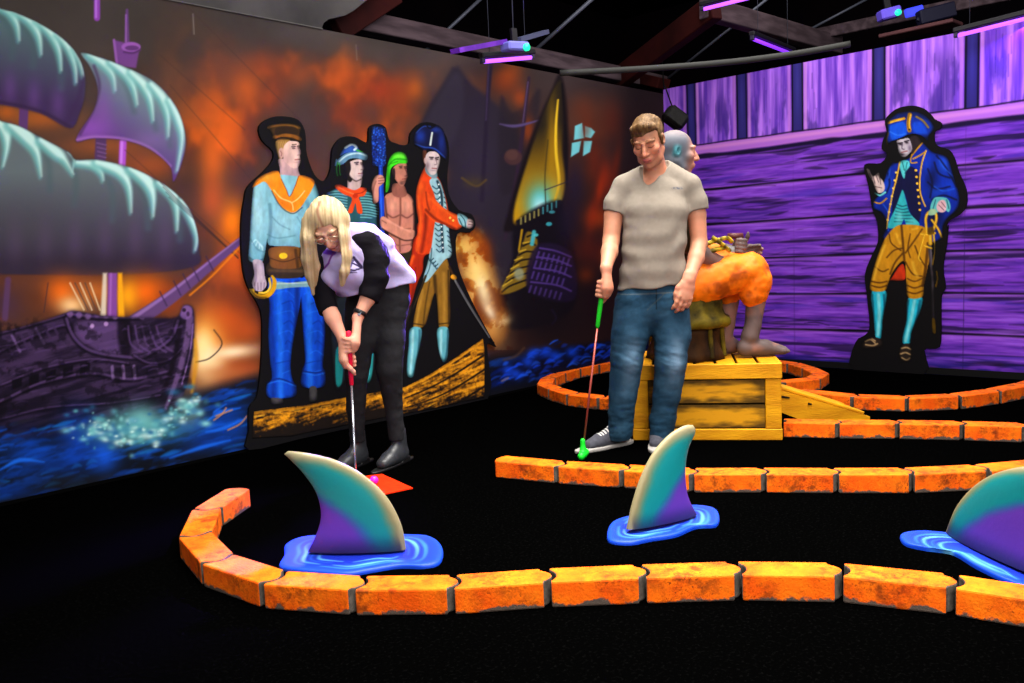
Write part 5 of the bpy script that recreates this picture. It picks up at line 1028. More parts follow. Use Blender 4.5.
    c.P(R1((226, 166), (258, 150), (296, 148), (302, 204), (262, 222), (240, 230), (228, 206)), (14, 84, 226), 1.4, .9); c.P(R1((332, 150), (370, 148), (394, 180), (392, 200), (340, 194)), (14, 70, 206), 1.4, .85); c.P(R1((236, 130), (270, 106), (316, 100), (370, 110), (400, 136), (360, 128), (330, 120), (300, 128), (240, 150)), (8, 26, 96), 1.2, .9); c.L(R1((228, 190), (262, 206), (300, 200)), 1.2, (60, 130, 250), .9, .6); c.clip()
    c.L(R1((220, 150), (250, 140), (292, 130)), 2.6, GD, .6); c.L(R1((230, 148), (286, 132)), .8, (255, 216, 90), .5, .8); c.L(R1((318, 112), (312, 150), (316, 184)), 4.2, (150, 104, 16), .6); c.L(R1((322, 114), (316, 150), (320, 180)), 1.4, (250, 200, 60), .5, .8); c.E(*R1((316, 180))[0], 1, 1, (20, 14, 10), .4); c.L(R1((348, 122), (378, 140), (402, 170)), 2, (140, 110, 30), .7, .9); c.L(R1((220, 196), (212, 226), (216, 250)), 1.6, (120, 90, 30), .7, .9)
    # sword
    c.L(R2((384, 110), (394, 260), (398, 424)), 4, (66, 58, 66), .7); c.L(R2((388, 120), (400, 420)), .9, (130, 120, 130), .5, .7); c.P(R2((392, 424), (406, 424), (410, 476), (402, 486), (394, 474)), (222, 160, 14), .6); c.L(R2((412, 220), (416, 250), (410, 284)), 2.2, (200, 146, 14), .7)
    for l, w in [([(372, 60), (366, 0), (376, -30), (400, -40), (412, -10), (400, 40)], 2.6), ([(346, 60), (370, 62), (404, 56)], 2.6), ([(384, 64), (386, 100)], 4), ([(362, 62), (348, 110), (336, 160), (344, 176)], 1.8), ([(400, 60), (404, 130), (396, 190)], 1.6), ([(392, 0), (420, 40), (434, 74)], 2.2), ([(360, 110), (390, 120)], 2)]: c.L(R2(*l), w, (206, 150, 16), .6); c.L(R2(*l), w*.35, (255, 214, 80), .4, .7)
    c.P(R2((374, 36), (396, 30), (402, 58), (376, 62)), (90, 62, 8), .6, .9); c.P(R1((408, 546), (436, 544), (436, 566), (404, 570)), (150, 190, 150), .6)
figure('captain_figure', t, (858, 104, 972, 366), rq, .0215, 'r', captain, step=.0052, shade=.3, label='painted captain with blue tricorne, mustard breeches and cyan stockings')
# ================================================================== EDGING BRICKS
def brick_mat():
    m = mat('orange painted brick', (240, 110, 12), .75, .12); nt = m.node_tree; b = nt.nodes['Principled BSDF']; k = nt.links.new; N = nt.nodes.new
    tc = N('ShaderNodeTexCoord'); oi = N('ShaderNodeObjectInfo'); ad = N('ShaderNodeVectorMath'); ad.operation = 'ADD'
    mu = N('ShaderNodeMath'); mu.operation = 'MULTIPLY'; mu.inputs[1].default_value = 37.0; k(oi.outputs['Random'], mu.inputs[0])
    k(tc.outputs['Object'], ad.inputs[0]); k(mu.outputs[0], ad.inputs[1])
    def noise(scale, det, lo, hi, c0, c1):
        n = N('ShaderNodeTexNoise'); n.inputs['Scale'].default_value = scale; n.inputs['Detail'].default_value = det; n.inputs['Roughness'].default_value = .65
        r = N('ShaderNodeValToRGB'); r.color_ramp.elements[0].position = lo; r.color_ramp.elements[0].color = c0; r.color_ramp.elements[1].position = hi; r.color_ramp.elements[1].color = c1
        k(ad.outputs[0], n.inputs['Vector']); k(n.outputs['Fac'], r.inputs['Fac']); return r
    base = noise(9, 4, .35, .7, L4((232, 84, 4)), L4((248, 118, 10)))
    grime = noise(26, 7, .44, .60, (0, 0, 0, 1), (1, 1, 1, 1)); patch = noise(6, 3, .40, .60, (0, 0, 0, 1), (1, 1, 1, 1)); speck = noise(95, 3, .55, .68, (0, 0, 0, 1), (1, 1, 1, 1))
    def mth(op, a, v):
        n = N('ShaderNodeMath'); n.operation = op; n.use_clamp = True
        for i, q in enumerate((a, v)):
            if isinstance(q, (int, float)): n.inputs[i].default_value = q
            else: k(q, n.inputs[i])
        return n.outputs[0]
    g1 = mth('MULTIPLY', mth('MULTIPLY', grime.outputs['Color'], patch.outputs['Color']), .75); g2 = mth('MULTIPLY', speck.outputs['Color'], mth('ADD', mth('MULTIPLY', patch.outputs['Color'], .75), .15))
    mx = N('ShaderNodeMix'); mx.data_type = 'RGBA'; k(mth('MAXIMUM', g1, g2), mx.inputs['Factor']); k(base.outputs['Color'], mx.inputs['A']); mx.inputs['B'].default_value = L4((60, 24, 8))
    # bare grey concrete where the paint has worn off near the carpet
    sx = N('ShaderNodeSeparateXYZ'); k(tc.outputs['Object'], sx.inputs[0]); wn = noise(14, 5, .3, .7, (0, 0, 0, 1), (1, 1, 1, 1))
    z = mth('SUBTRACT', mth('MULTIPLY', wn.outputs['Color'], .036), sx.outputs['Z']); wear = mth('MULTIPLY', mth('ADD', z, -.004), 160.0)
    m2 = N('ShaderNodeMix'); m2.data_type = 'RGBA'; k(wear, m2.inputs['Factor']); k(mx.outputs['Result'], m2.inputs['A']); m2.inputs['B'].default_value = L4((82, 70, 62)); k(m2.outputs['Result'], b.inputs['Base Color'])
    n = N('ShaderNodeTexNoise'); n.inputs['Scale'].default_value = 120; n.inputs['Detail'].default_value = 4; bp = N('ShaderNodeBump'); bp.inputs['Strength'].default_value = .5; bp.inputs['Distance'].default_value = .004
    k(ad.outputs[0], n.inputs['Vector']); k(n.outputs['Fac'], bp.inputs['Height']); k(bp.outputs['Normal'], b.inputs['Normal'])
    return m
M_BRICK = brick_mat(); M_CONC = noise_mat('bare concrete', (70, 64, 58), (96, 88, 80), 40, .9, .05)
BW, BH = .118, .083
def brick(p, q, inward, label, group, first=False, w=BW, h=BH, prev=None, nxt=None):
    """p, q: front (outer) corners at the carpet; the row runs from p to q"""
    p = np.asarray(p[:2], float); q = np.asarray(q[:2], float); d = q-p; L = np.linalg.norm(d); d /= L; n = np.array([-d[1], d[0]])
    if n.dot(inward) < 0: n = -n
    def turn(e):
        if e is None: return 0.0
        e = e/np.linalg.norm(e); c = np.clip(e.dot(d), -1, 1); return w*math.tan(min(math.acos(c), 1.2)/2)
    ts = turn(prev) if prev is not None and prev.dot(n) < 0 else 0.0; te = turn(nxt) if nxt is not None and nxt.dot(n) > 0 else 0.0
    g = .019; poly = []; sides = []
    def add(u, v, s): poly.append(p+d*(u+(ts if u < L/2 else -te)*v/w)+n*v); sides.append(s)
    add(0.003, 0, 0); add(L-g, 0, 1)
    for i in range(7):
        a = i/6; v = w*(.12+.76*a); add(L-g+.032*math.sin(math.pi*a)**.8, v, 1)
    add(L-g, w, 0); add(.003, w, 1 if not first else 0)
    if not first:
        for i in range(7): a = i/6; add(.003+.019*math.sin(math.pi*a)**.8, w*(.88-.76*a), 1)
    else:
        for i in range(1, 6): a = i/6; add(-.02*math.sin(math.pi*a), w*(1-a), 0)
    sides[-1] = 1 if not first else 0
    P = [tuple(v) for v in poly]; s = sides
    A = sum(P[i][0]*P[(i+1) % len(P)][1]-P[(i+1) % len(P)][0]*P[i][1] for i in range(len(P)))
    if A < 0: P = P[::-1]; s = [sides[(len(P)-2-i) % len(P)] for i in range(len(P))]
    m = MB(); m.prism(P, 0.0, h, 0, s); o = m.build('edging_brick', [M_BRICK, M_CONC], bevel=.006); return tag(o, label, 'brick', group, 'thing')
def row(pts, inward_pt, labels, group, first=True, w=BW):
    for i in range(len(pts)-1):
        mid = (np.asarray(pts[i][:2])+np.asarray(pts[i+1][:2]))/2
        brick(pts[i], pts[i+1], np.asarray(inward_pt[i] if isinstance(inward_pt, list) else inward_pt)-mid, labels[i], group, first and i == 0, w, BH, np.asarray(pts[i][:2])-np.asarray(pts[i-1][:2]) if i else None, np.asarray(pts[i+2][:2])-np.asarray(pts[i+1][:2]) if i+2 < len(pts) else None)
ORD_ = ['first', 'second', 'third', 'fourth', 'fifth', 'sixth', 'seventh', 'eighth', 'ninth', 'tenth', 'eleventh', 'twelfth', 'thirteenth', 'fourteenth', 'fifteenth', 'sixteenth', 'seventeenth', 'eighteenth']
def even(pts, step):
    """walk along a polyline in equal steps"""
    P = np.asarray(pts, float)[:, :2]; d = np.concatenate([[0], np.cumsum(np.linalg.norm(np.diff(P, axis=0), axis=1))]); n = max(1, round(d[-1]/step)); s = np.linspace(0, d[-1], n+1)
    return [np.array([np.interp(a, d, P[:, 0]), np.interp(a, d, P[:, 1])]) for a in s]
# front row
top = lambda x, y: at_z(x, y, BH)
fr = [top(225, 489), top(192, 509.5), top(178.4, 537), at_z(203.4, 587), at_z(264, 609), at_z(355.4, 616), at_z(454.5, 615), at_z(551, 608), at_z(646, 604), at_z(741.6, 601), at_z(842, 603), at_z(954, 616)]
fr = [p[:2] for p in fr]; e = fr[-1]-fr[-2]; r_ = .955*e+np.array([e[1], -e[0]])*-.2
for k in range(3): e = e/np.linalg.norm(e)*.3; c_, s_ = math.cos(-.16), math.sin(-.16); e = np.array([c_*e[0]-s_*e[1], s_*e[0]+c_*e[1]]); fr.append(fr[-1]+e)
lab = ['end brick of the front curb, its far tip pointing toward the mural', 'second brick from the far tip of the front curb, yellow top in full view', 'corner brick at the outermost bend of the front curb', 'fourth brick from the far tip of the front curb, just past its bend'] + ['%s brick from the far tip of the front curb' % ORD_[i] for i in range(4, len(fr)-1)]
lab[5] = 'sixth brick from the far tip of the front curb, below the first fin'; lab[7] = 'eighth brick from the far tip of the front curb, below the middle fin'
row(fr, [np.array([2.2, 2.75])]*3+[np.array([2.4, 2.2])]*(len(fr)-4), lab, 'front curb bricks')
# middle row
md = [at_z(*q)[:2] for q in [(495.5, 477.6), (558, 484), (623.4, 488.5), (693.6, 493), (766, 493), (838.4, 493.6), (914, 493.6), (991, 490), (1066, 483), (1138, 474)]]
lab = ['rounded end brick of the middle curb, beside the green putter head'] + ['%s brick from the rounded end of the middle curb' % ORD_[i] for i in range(1, len(md)-1)]
lab[2] = 'third brick of the middle curb, partly hidden by the middle shark fin'
row(md, np.array([5, 4.]), lab, 'middle curb bricks')
# row right of the crate
th = [at_z(*q)[:2] for q in [(783, 437.3), (839, 438.8), (899, 439.2), (963.7, 440.7), (1026, 443), (1092, 447)]]
row(th, np.array([6.5, 3.]), ['brick touching the yellow crate, under the ramp end'] + ['%s brick from the crate in the straight curb right of the crate' % ORD_[i] for i in range(1, len(th)-1)], 'straight curb bricks', False)
# row behind the ramp
fo = [at_z(*q)[:2] for q in [(797, 403.5), (853, 410), (908.4, 412), (961.6, 409.6), (1001.6, 404), (1034, 397), (1062, 389)]]
row(fo, np.array([6.6, 2.6]), ['brick of the rear curved curb peeping out above the ramp'] + ['%s brick from the ramp in the rear curved curb' % ORD_[i] for i in range(1, len(fo)-1)], 'rear curved curb bricks')
# ring behind the man and the crate (outer edge)
t0 = lambda x, y: at_z(x, y, BH)
ring = [t0(640, 357.5), t0(600, 361.8), t0(572, 367), t0(552, 373), t0(539, 379), t0(536.2, 385), at_z(547, 400), at_z(571, 407.5), at_z(600, 410.5), at_z(640, 412)]
far = [t0(640, 357.5), t0(700, 355.5), t0(745, 357), t0(778, 359.5), t0(803, 363), t0(829.5, 371.5), at_z(829, 389), at_z(806, 393), at_z(784, 394)]
lc = np.array([4.95, 3.6]); rc = np.array([5.95, 2.65])
rl = even(ring, .3); rr = even(far, .3); cen = np.mean(rl+rr, axis=0)
row(rl, cen, ['%s brick along the left bend of the oval curb behind the man' % ORD_[i] for i in range(len(rl)-1)], 'oval curb bricks', False)
row(rr, cen, ['%s brick of the oval curb behind the crate, along the plank wall' % ORD_[i] for i in range(len(rr)-1)], 'oval curb bricks', False)

# ================================================================== SHARK FINS ON PAINTED WATER
M_FIN = paint_mat('fin paint', .45, .3, .15, 60); M_WATER = paint_mat('water paint', .5, .25)
def fin_thing(label, plane, front, back, tiplabel, puddle, strokes, thick=.035, lean=0):
    """plane = (origin, right, up) of the fin's sheet; front/back = its two edges as (u, v) from the base up to the tip"""
    o, r, u = [np.asarray(v, float) for v in plane]; r = r/np.linalg.norm(r); n = np.cross(r, u); n /= np.linalg.norm(n)
    t = thing('shark_fin', label, 'shark fin', [o[0], o[1], 0], 'shark fins')
    E1 = cr(front, 10); E2 = cr(back, 10); s = np.linspace(0, 1, 70)
    def res(E):
        d = np.concatenate([[0], np.cumsum(np.linalg.norm(np.diff(E, axis=0), axis=1))]); d /= d[-1]; return np.column_stack([np.interp(s, d, E[:, 0]), np.interp(s, d, E[:, 1])])
    A, B = res(E1), res(E2); W = 44; V = []; col = []; hmax = max(A[:, 1].max(), B[:, 1].max())
    for side in (1, -1):
        for i in range(len(s)):
            for j in range(W):
                a = .5-.5*math.cos(math.pi*j/(W-1)); p = A[i]*(1-a)+B[i]*a; wd = np.linalg.norm(B[i]-A[i])
                prof = min(1.0, (4*a*(1-a))**.42); th = (thick*(1-.55*s[i]))*prof*min(1, wd/.06) if s[i] < .999 else 0
                V.append(o+r*p[0]+u*p[1]+n*side*th)
                # airbrushed bands follow the leading (front) edge
                e = a*wd; h = p[1]/hmax
                # distance from the leading edge over the fin's height
                rim, teal, pur, dark = np.array([140, 132, 92.]), np.array([4, 146, 152.]), np.array([104, 58, 186.]), np.array([22, 24, 66.])
                q = e/hmax+ (fbm(p[0]*9, p[1]*9, 3, 90)-.5)*.08
                c = rim*(1-sstep(.02, .15, q))+teal*sstep(.02, .15, q)
                k = sstep(.34, .56, q+.40*(.52-h)); c = c*(1-k)+pur*k
                k = sstep(.80, 1.0, h); c = c*(1-k)+np.array([150, 142, 110.])*k
                k = sstep(.26, .0, h)*.92; c = c*(1-k)+dark*k
                k = sstep(.035, .012, q)*.8; c = c*(1-k)+np.array([164, 152, 112.])*k
                col.append(c)
    V = np.array(V); f1 = grid_faces(len(s), W); f2 = grid_faces(len(s), W, True)+len(s)*W
    mk('fin', V, np.vstack([f1, f2]), M_FIN, t, True, np.clip(lin(np.array(col)), 0, .97)*.64)
    # painted water slab: outline given on the floor, domed rim
    P = cr(puddle, 8, True); c0 = P.mean(0); K = len(P); rings = [(1.0, .001), (1.0, .007), (.993, .012), (.98, .015)]+[(q, .017-.001*i/40) for i, q in enumerate(np.linspace(.94, .03, 44))]
    V = np.array([[*(c0+(p-c0)*q), z] for q, z in rings for p in P]); V = np.vstack([V, [[*c0, .016]]])
    F_ = []
    for i in range(len(rings)-1):
        for j in range(K): F_.append((i*K+j, i*K+(j+1) % K, (i+1)*K+(j+1) % K, (i+1)*K+j))
    last = (len(rings)-1)*K; F_ += [(last+j, last+(j+1) % K, len(V)-1) for j in range(K)]
    c = Canvas(V[:, 0]*100, V[:, 1]*100, (10, 70, 240)); 
    pc = P*100
    d = -Canvas.sdf(c.x, c.y, pc); kk = sstep(2, 9, d)[:, None]; c.c = c.c*(1-kk)+np.array([4, 40, 190.])*kk
    c.L(np.vstack([pc, pc[:1]]), 3.0, (14, 84, 255), 1.2, .9, False)
    fo_ = (o[:2]+r[:2]*((A[0, 0]+B[0, 0])/2))*100
    for sc_, w, colr, al in strokes:
        q = c0*100+(pc-c0*100)*sc_; 
        for st in range(int(sc_*40), K+int(sc_*40)-20, 37): seg = q[np.arange(st, st+31) % K]; c.L(seg, [.3, w, .3], colr, .9, al, False)
    f3 = [f for f in F_ if len(f) == 3]; f4 = [f for f in F_ if len(f) == 4]
    mk('water_base', V, F_, M_WATER, t, True, np.clip(lin(np.clip(c.c, 0, 255)), 0, .97)*.5)
    return t
WS = [(.80, 1.5, (70, 160, 255), .9), (.70, 1.8, (120, 206, 250), .95), (.60, .9, (40, 120, 255), .8), (.50, 1.3, (120, 210, 250), .9)]
def sheet(p0, p1):
    """vertical sheet through two carpet points; returns plane and a pixel -> (u, v) reader"""
    p0 = np.asarray(p0, float); p1 = np.asarray(p1, float); r = p1-p0; r[2] = 0; L = np.linalg.norm(r); r /= L; n = np.cross(r, UP)
    def uv(x, y): w = ray(x, y); P = EYE+w*((p0-EYE).dot(n)/w.dot(n)); return ((P-p0).dot(r), P[2])
    return (p0, r, UP), uv
pl, uv = sheet(at_z(311, 547, .04)*[1, 1, 0], at_z(405, 545, .04)*[1, 1, 0])
fin_thing('tall shark fin in a blue puddle beside the orange mat, tip curling toward the mural', pl, [uv(*q) for q in [(406, 549), (401, 524), (386, 496), (362, 474), (335, 460), (306, 453), (288, 451)]], [uv(*q) for q in [(308, 551), (318, 530), (321, 512), (316, 492), (304, 474), (292, 461), (284, 454)]], '',
          [at_z(*q, .03)[:2] for q in [(285, 540), (300, 533), (330, 530), (370, 529), (404, 530), (430, 532), (442, 542), (440, 556), (425, 561), (398, 561), (372, 565), (346, 569), (320, 567), (296, 565), (279, 561), (284, 550)]], WS)
pl, uv = sheet(at_z(628, 527, .04)*[1, 1, 0], at_z(693, 511, .04)*[1, 1, 0])
fin_thing('shark fin in a blue puddle in front of the man, tip leaning to the right', pl, [uv(*q) for q in [(627, 529), (632, 506), (640, 480), (652, 455), (668, 436), (684, 426), (693, 425)]], [uv(*q) for q in [(696, 514), (688, 498), (685, 482), (685, 465), (688, 448), (694, 434), (695, 428)]], '',
          [at_z(*q, .03)[:2] for q in [(612, 518), (628, 512), (664, 505), (690, 501), (712, 503), (719, 510), (716, 520), (696, 522), (676, 530), (652, 534), (630, 538), (610, 536), (607, 528)]], WS)
pl, uv = sheet(at_z(952, 527, .04)*[1, 1, 0], at_z(1050, 572, .04)*[1, 1, 0])
fin_thing('big shark fin cut off by the right edge of the photo', pl, [uv(*q) for q in [(948, 531), (957, 508), (972, 489), (990, 476), (1010, 469), (1030, 466), (1052, 466)]], [uv(*q) for q in [(1082, 590), (1072, 560), (1064, 530), (1060, 505), (1058, 488), (1056, 474), (1056, 468)]], '',
          [at_z(*q, .03)[:2] for q in [(901, 529), (920, 526), (950, 528), (985, 530), (1040, 540), (1090, 560), (1100, 590), (1060, 602), (1024, 582), (1000, 572), (975, 560), (952, 547), (925, 543), (905, 538)]], WS, .05)

# ================================================================== MAT AND BALL
p = [at_z(*q) for q in [(366, 477), (382, 475), (413, 489), (380, 496), (358, 486)]]
m = MB(); P = [tuple(q[:2]) for q in p]
A = sum(P[i][0]*P[(i+1) % len(P)][1]-P[(i+1) % len(P)][0]*P[i][1] for i in range(len(P))); m.prism(P if A > 0 else P[::-1], .001, .006)
tag(m.build('tee_mat', noise_mat('fluorescent orange felt', (226, 36, 6), (236, 44, 8), 40, .9, .05)), 'flat fluorescent orange tee mat on the carpet beside the woman', 'mat')
F_ = Field(np.array([-.024]*3), np.array([.024]*3), .002)
b0 = at_z(374, 481.5, .021); F_.ell((0, 0, 0), .0213, k=0); V, Q = F_.mesh(1)
tag(mk('golf_ball', V+b0+[0, 0, .006], Q, mat('magenta ball', (235, 30, 190), .35, .4)), 'magenta golf ball on the orange mat by the first shark fin', 'ball')

# ================================================================== YELLOW CRATE, RAMP
M_CRATE = noise_mat('yellow painted wood', (184, 120, 4), (212, 148, 12), 5, .6, .15, 6, .35, .65, stretch=(1, 1, 5), bump=.25, bscale=30)
M_CRATED = noise_mat('yellow planks with dark brushing', (150, 104, 6), (220, 152, 14), 7, .6, .15, 6, .38, .6, stretch=(1, 1, 6), bump=.3, bscale=30)
M_INK = mat('crate dark tone', (30, 22, 8), .8, .08)
cA, cB = at_z(634, 440.5), at_z(782, 440.5)
cx_ = cB-cA; cw = np.linalg.norm(cx_); cx_ /= cw; cy_ = np.cross(UP, cx_); CH = .43
bk = at_z(761, 348.5, CH); cd = (bk-cB)[:3].dot(cy_); cd = max(.5, cd)
ct = thing('crate', 'yellow painted wooden crate behind the man, under the seated pirate statue', 'crate', (cA+cB)/2+cy_*cd/2)
def cl(u, v, z): return cA+cx_*u+cy_*v+UP*z
CA = np.array([cx_, cy_, UP])
ins = .02
def cbox(u0, u1, v0, v1, z0, z1): m.box(cl((u0+u1)/2, (v0+v1)/2, (z0+z1)/2), (abs(u1-u0), abs(v1-v0), abs(z1-z0)), CA, bev=.004)
m = MB(); m.box(cl(cw/2, cd/2, CH/2-.004), (cw-.07, cd-.07, CH-.05), CA); m.build('core', M_INK, ct)
for nm, (z0, z1) in (('top_rail', (CH-.085, CH)), ('bottom_rail', (.002, .065))):
    m = MB(); cbox(-.004, cw+.004, -.006, .02, z0, z1); m.build(nm, M_CRATE, ct); m = MB(); cbox(-.004, cw+.004, cd-.02, cd+.006, z0, z1); m.build(nm, M_CRATE, ct)
    m = MB(); cbox(-.006, .02, .021, cd-.021, z0, z1); m.build(nm, M_CRATE, ct); m = MB(); cbox(cw-.02, cw+.006, .021, cd-.021, z0, z1); m.build(nm, M_CRATE, ct)
for u in (0, cw-.085):
    for v in (0, cd-.02): m = MB(); cbox(u, u+.085, v-.001, v+.021, .066, CH-.086); m.build('corner_post', M_CRATE, ct)
M_PLANK = paint_mat('brushed yellow planks', .6, .15, .3, 60)
def plank(a, b, z0, z1, sd):
    """a board with dark paint brushed along its edges"""
    a, b = cl(a[0], a[1], 0), cl(b[0], b[1], 0); d = b-a; L = np.linalg.norm(d); d /= L; n = np.cross(UP, d); nu, nv = 110, 30; Vs = []; cs = []
    for i in range(nu):
        for j in range(nv):
            u, v = i/(nu-1)*L, j/(nv-1)*(z1-z0); Vs.append(a+d*u+UP*(z0+v))
            e = min(v, z1-z0-v)/.03; f = min(u, L-u)/.05; w = fbm(u*16+sd*3, v*70+sd, 4, 101); w2 = fbm(u*5+sd, v*12+sd*2, 3, 103)
            k = float(np.clip(np.exp(-e*e)*.85+np.exp(-f*f)*.6+(w-.5)*1.1+(w2-.5)*.7-.10, 0, .9)); cs.append(np.array([200, 138, 14])*(1-k)+np.array([62, 42, 6])*k)
    N = len(Vs); f1 = grid_faces(nu, nv); Vb = [p+n*.022 for p in (Vs[0], Vs[(nu-1)*nv], Vs[-1], Vs[nv-1])]; q = [0, (nu-1)*nv, N-1, nv-1]
    F2 = [tuple(f) for f in f1]+[(N, N+3, N+2, N+1)]+[(q[i], N+i, N+(i+1) % 4, q[(i+1) % 4]) for i in range(4)]
    mk('side_plank', Vs+Vb, F2, M_PLANK, ct, False, np.vstack([np.clip(lin(np.array(cs)), 0, .97), np.tile(lin((60, 44, 8)), (4, 1))]))
zz = np.linspace(.066, CH-.086, 3)
for k in range(2):
    plank((.088, .008), (cw-.088, .008), zz[k]+.006, zz[k+1]-.006, k); plank((cw-.088, cd-.008), (.088, cd-.008), zz[k]+.006, zz[k+1]-.006, k+7)
    plank((.008, cd-.03), (.008, .03), zz[k]+.006, zz[k+1]-.006, k+3); plank((cw-.008, .03), (cw-.008, cd-.03), zz[k]+.006, zz[k+1]-.006, k+5)
ns = 7
for k in range(ns):
    a = cw*k/ns; m = MB(); cbox(a+.007, a+cw/ns-.007, .022, cd-.022, CH-.022, CH-.002-(.003 if k % 2 else 0)); m.build('top_slat', M_CRATE, ct)
# ramp
ra, rb = at_z(783, 388, .28), at_z(869, 419, .035)
rt = thing('ramp', 'yellow plank ramp sloping down from the crate to the right', 'ramp', [*((ra+rb)/2)[:2], 0])
e1 = at_z(870, 421); e0 = cl(cw+.014, .40, 0); e0[2] = e1[2] = 0
dh = (e1-e0)/np.linalg.norm(e1-e0); sd = np.cross(UP, dh); LN = np.linalg.norm(e1-e0)
def line_z(py, ze):
    """height at the crate end whose line down to the tip is seen at (784, py)"""
    best = None
    for z in np.linspace(.05, .5, 300):
        P = e0+np.outer(np.linspace(0, 1, 60), e1-e0)+np.outer(np.linspace(z, ze, 60), UP); X, Yp = project(P); y = np.interp(784, X, Yp)
        if best is None or abs(y-py) < best[0]: best = (abs(y-py), float(z))
    return best[1]
zt = line_z(391, .026); zb_ = min(zt-.05, line_z(412, -.04))
def side(off, name):
    A = e0+sd*off; pr = [(0, zt), (LN, .026), (LN, .001), (LN*.36, .001), (0, zb_)]; q = MB()
    V = [A+dh*u+UP*z for u, z in pr]+[A+sd*.03+dh*u+UP*z for u, z in pr]; n = len(pr)
    q.add(V, [tuple(range(n)), tuple(range(2*n-1, n-1, -1))]+[(i, n+i, n+(i+1) % n, (i+1) % n) for i in range(n)]); return q.build(name, M_CRATE, rt)
side(0, 'side_board'); side(.26, 'side_board')
sl = (UP*(.026-zt)+dh*LN); sl /= np.linalg.norm(sl); nu_ = np.cross(sd, sl); nu_ = nu_ if nu_[2] > 0 else -nu_
for k in range(3):
    a = e0+UP*(zt+.010)+sd*(.048+k*.100); q = MB(); q.bar(a+dh*.004, a+sl*(LN-.02*k), .088, .018-.005*(k % 2), nu_, bev=.004); q.build('ramp_plank', M_CRATE, rt)
q = MB(); q.bar(e0+UP*(zt-.012)+sd*.145+dh*.004, e0+UP*(zt-.012)+sd*.145+sl*(LN-.08), .24, .012, nu_); q.build('seam_shade', M_INK, rt)  # dark sheet under the planks, shade of the seams put into its colour
for (u, z, w_) in ((.03, zt-.05, .05), (.19, zt*.55, .022)):
    q = MB(); q.tube([e0+dh*u-sd*.001+UP*z, e0+dh*(u+w_)-sd*.001+UP*(z-w_*.2)], [.008, .005], 10); q.build('knot_mark', M_INK, rt)
# ================================================================== PEOPLE AND THE STATUE
def unit(v): v = np.asarray(v, float); return v/np.linalg.norm(v)
def vplane(base):
    base = np.array([base[0], base[1], 0.0])
    def V(px, py, off=0.0):
        """a point seen at (px, py) lying 'off' metres nearer than the upright plane through the base"""
        w = ray(px, py); return EYE+w*(((base-HF*off)-EYE).dot(HF)/w.dot(HF))
    return V
M_SKIN = paint_mat('skin', .5, .3); M_CLOTH = paint_mat('cloth', .85, .1, .35, 420); M_HAIR = paint_mat('hair', .6, .12); M_LEATHER = paint_mat('leather', .4, .35)
M_SCULPT = paint_mat('painted sculpture', .55, .2)
def frame(yaw, pitch, roll=0.0):
    """head axes in the world: x = picture right, y = where the face looks, z = up; yaw>0 turns the face to picture left"""
    X, Y, Z = HR.copy(), -HF.copy(), UP.copy()
    c, s = math.cos(yaw), math.sin(yaw); X, Y = X*c-(-Y)*0+Y*s, Y*c-X*s
    c, s = math.cos(pitch), math.sin(pitch); Y, Z = Y*c-Z*s, Z*c+Y*s
    c, s = math.cos(roll), math.sin(roll); X, Z = X*c+Z*s, Z*c-X*s
    return np.array([X, Y, Z])
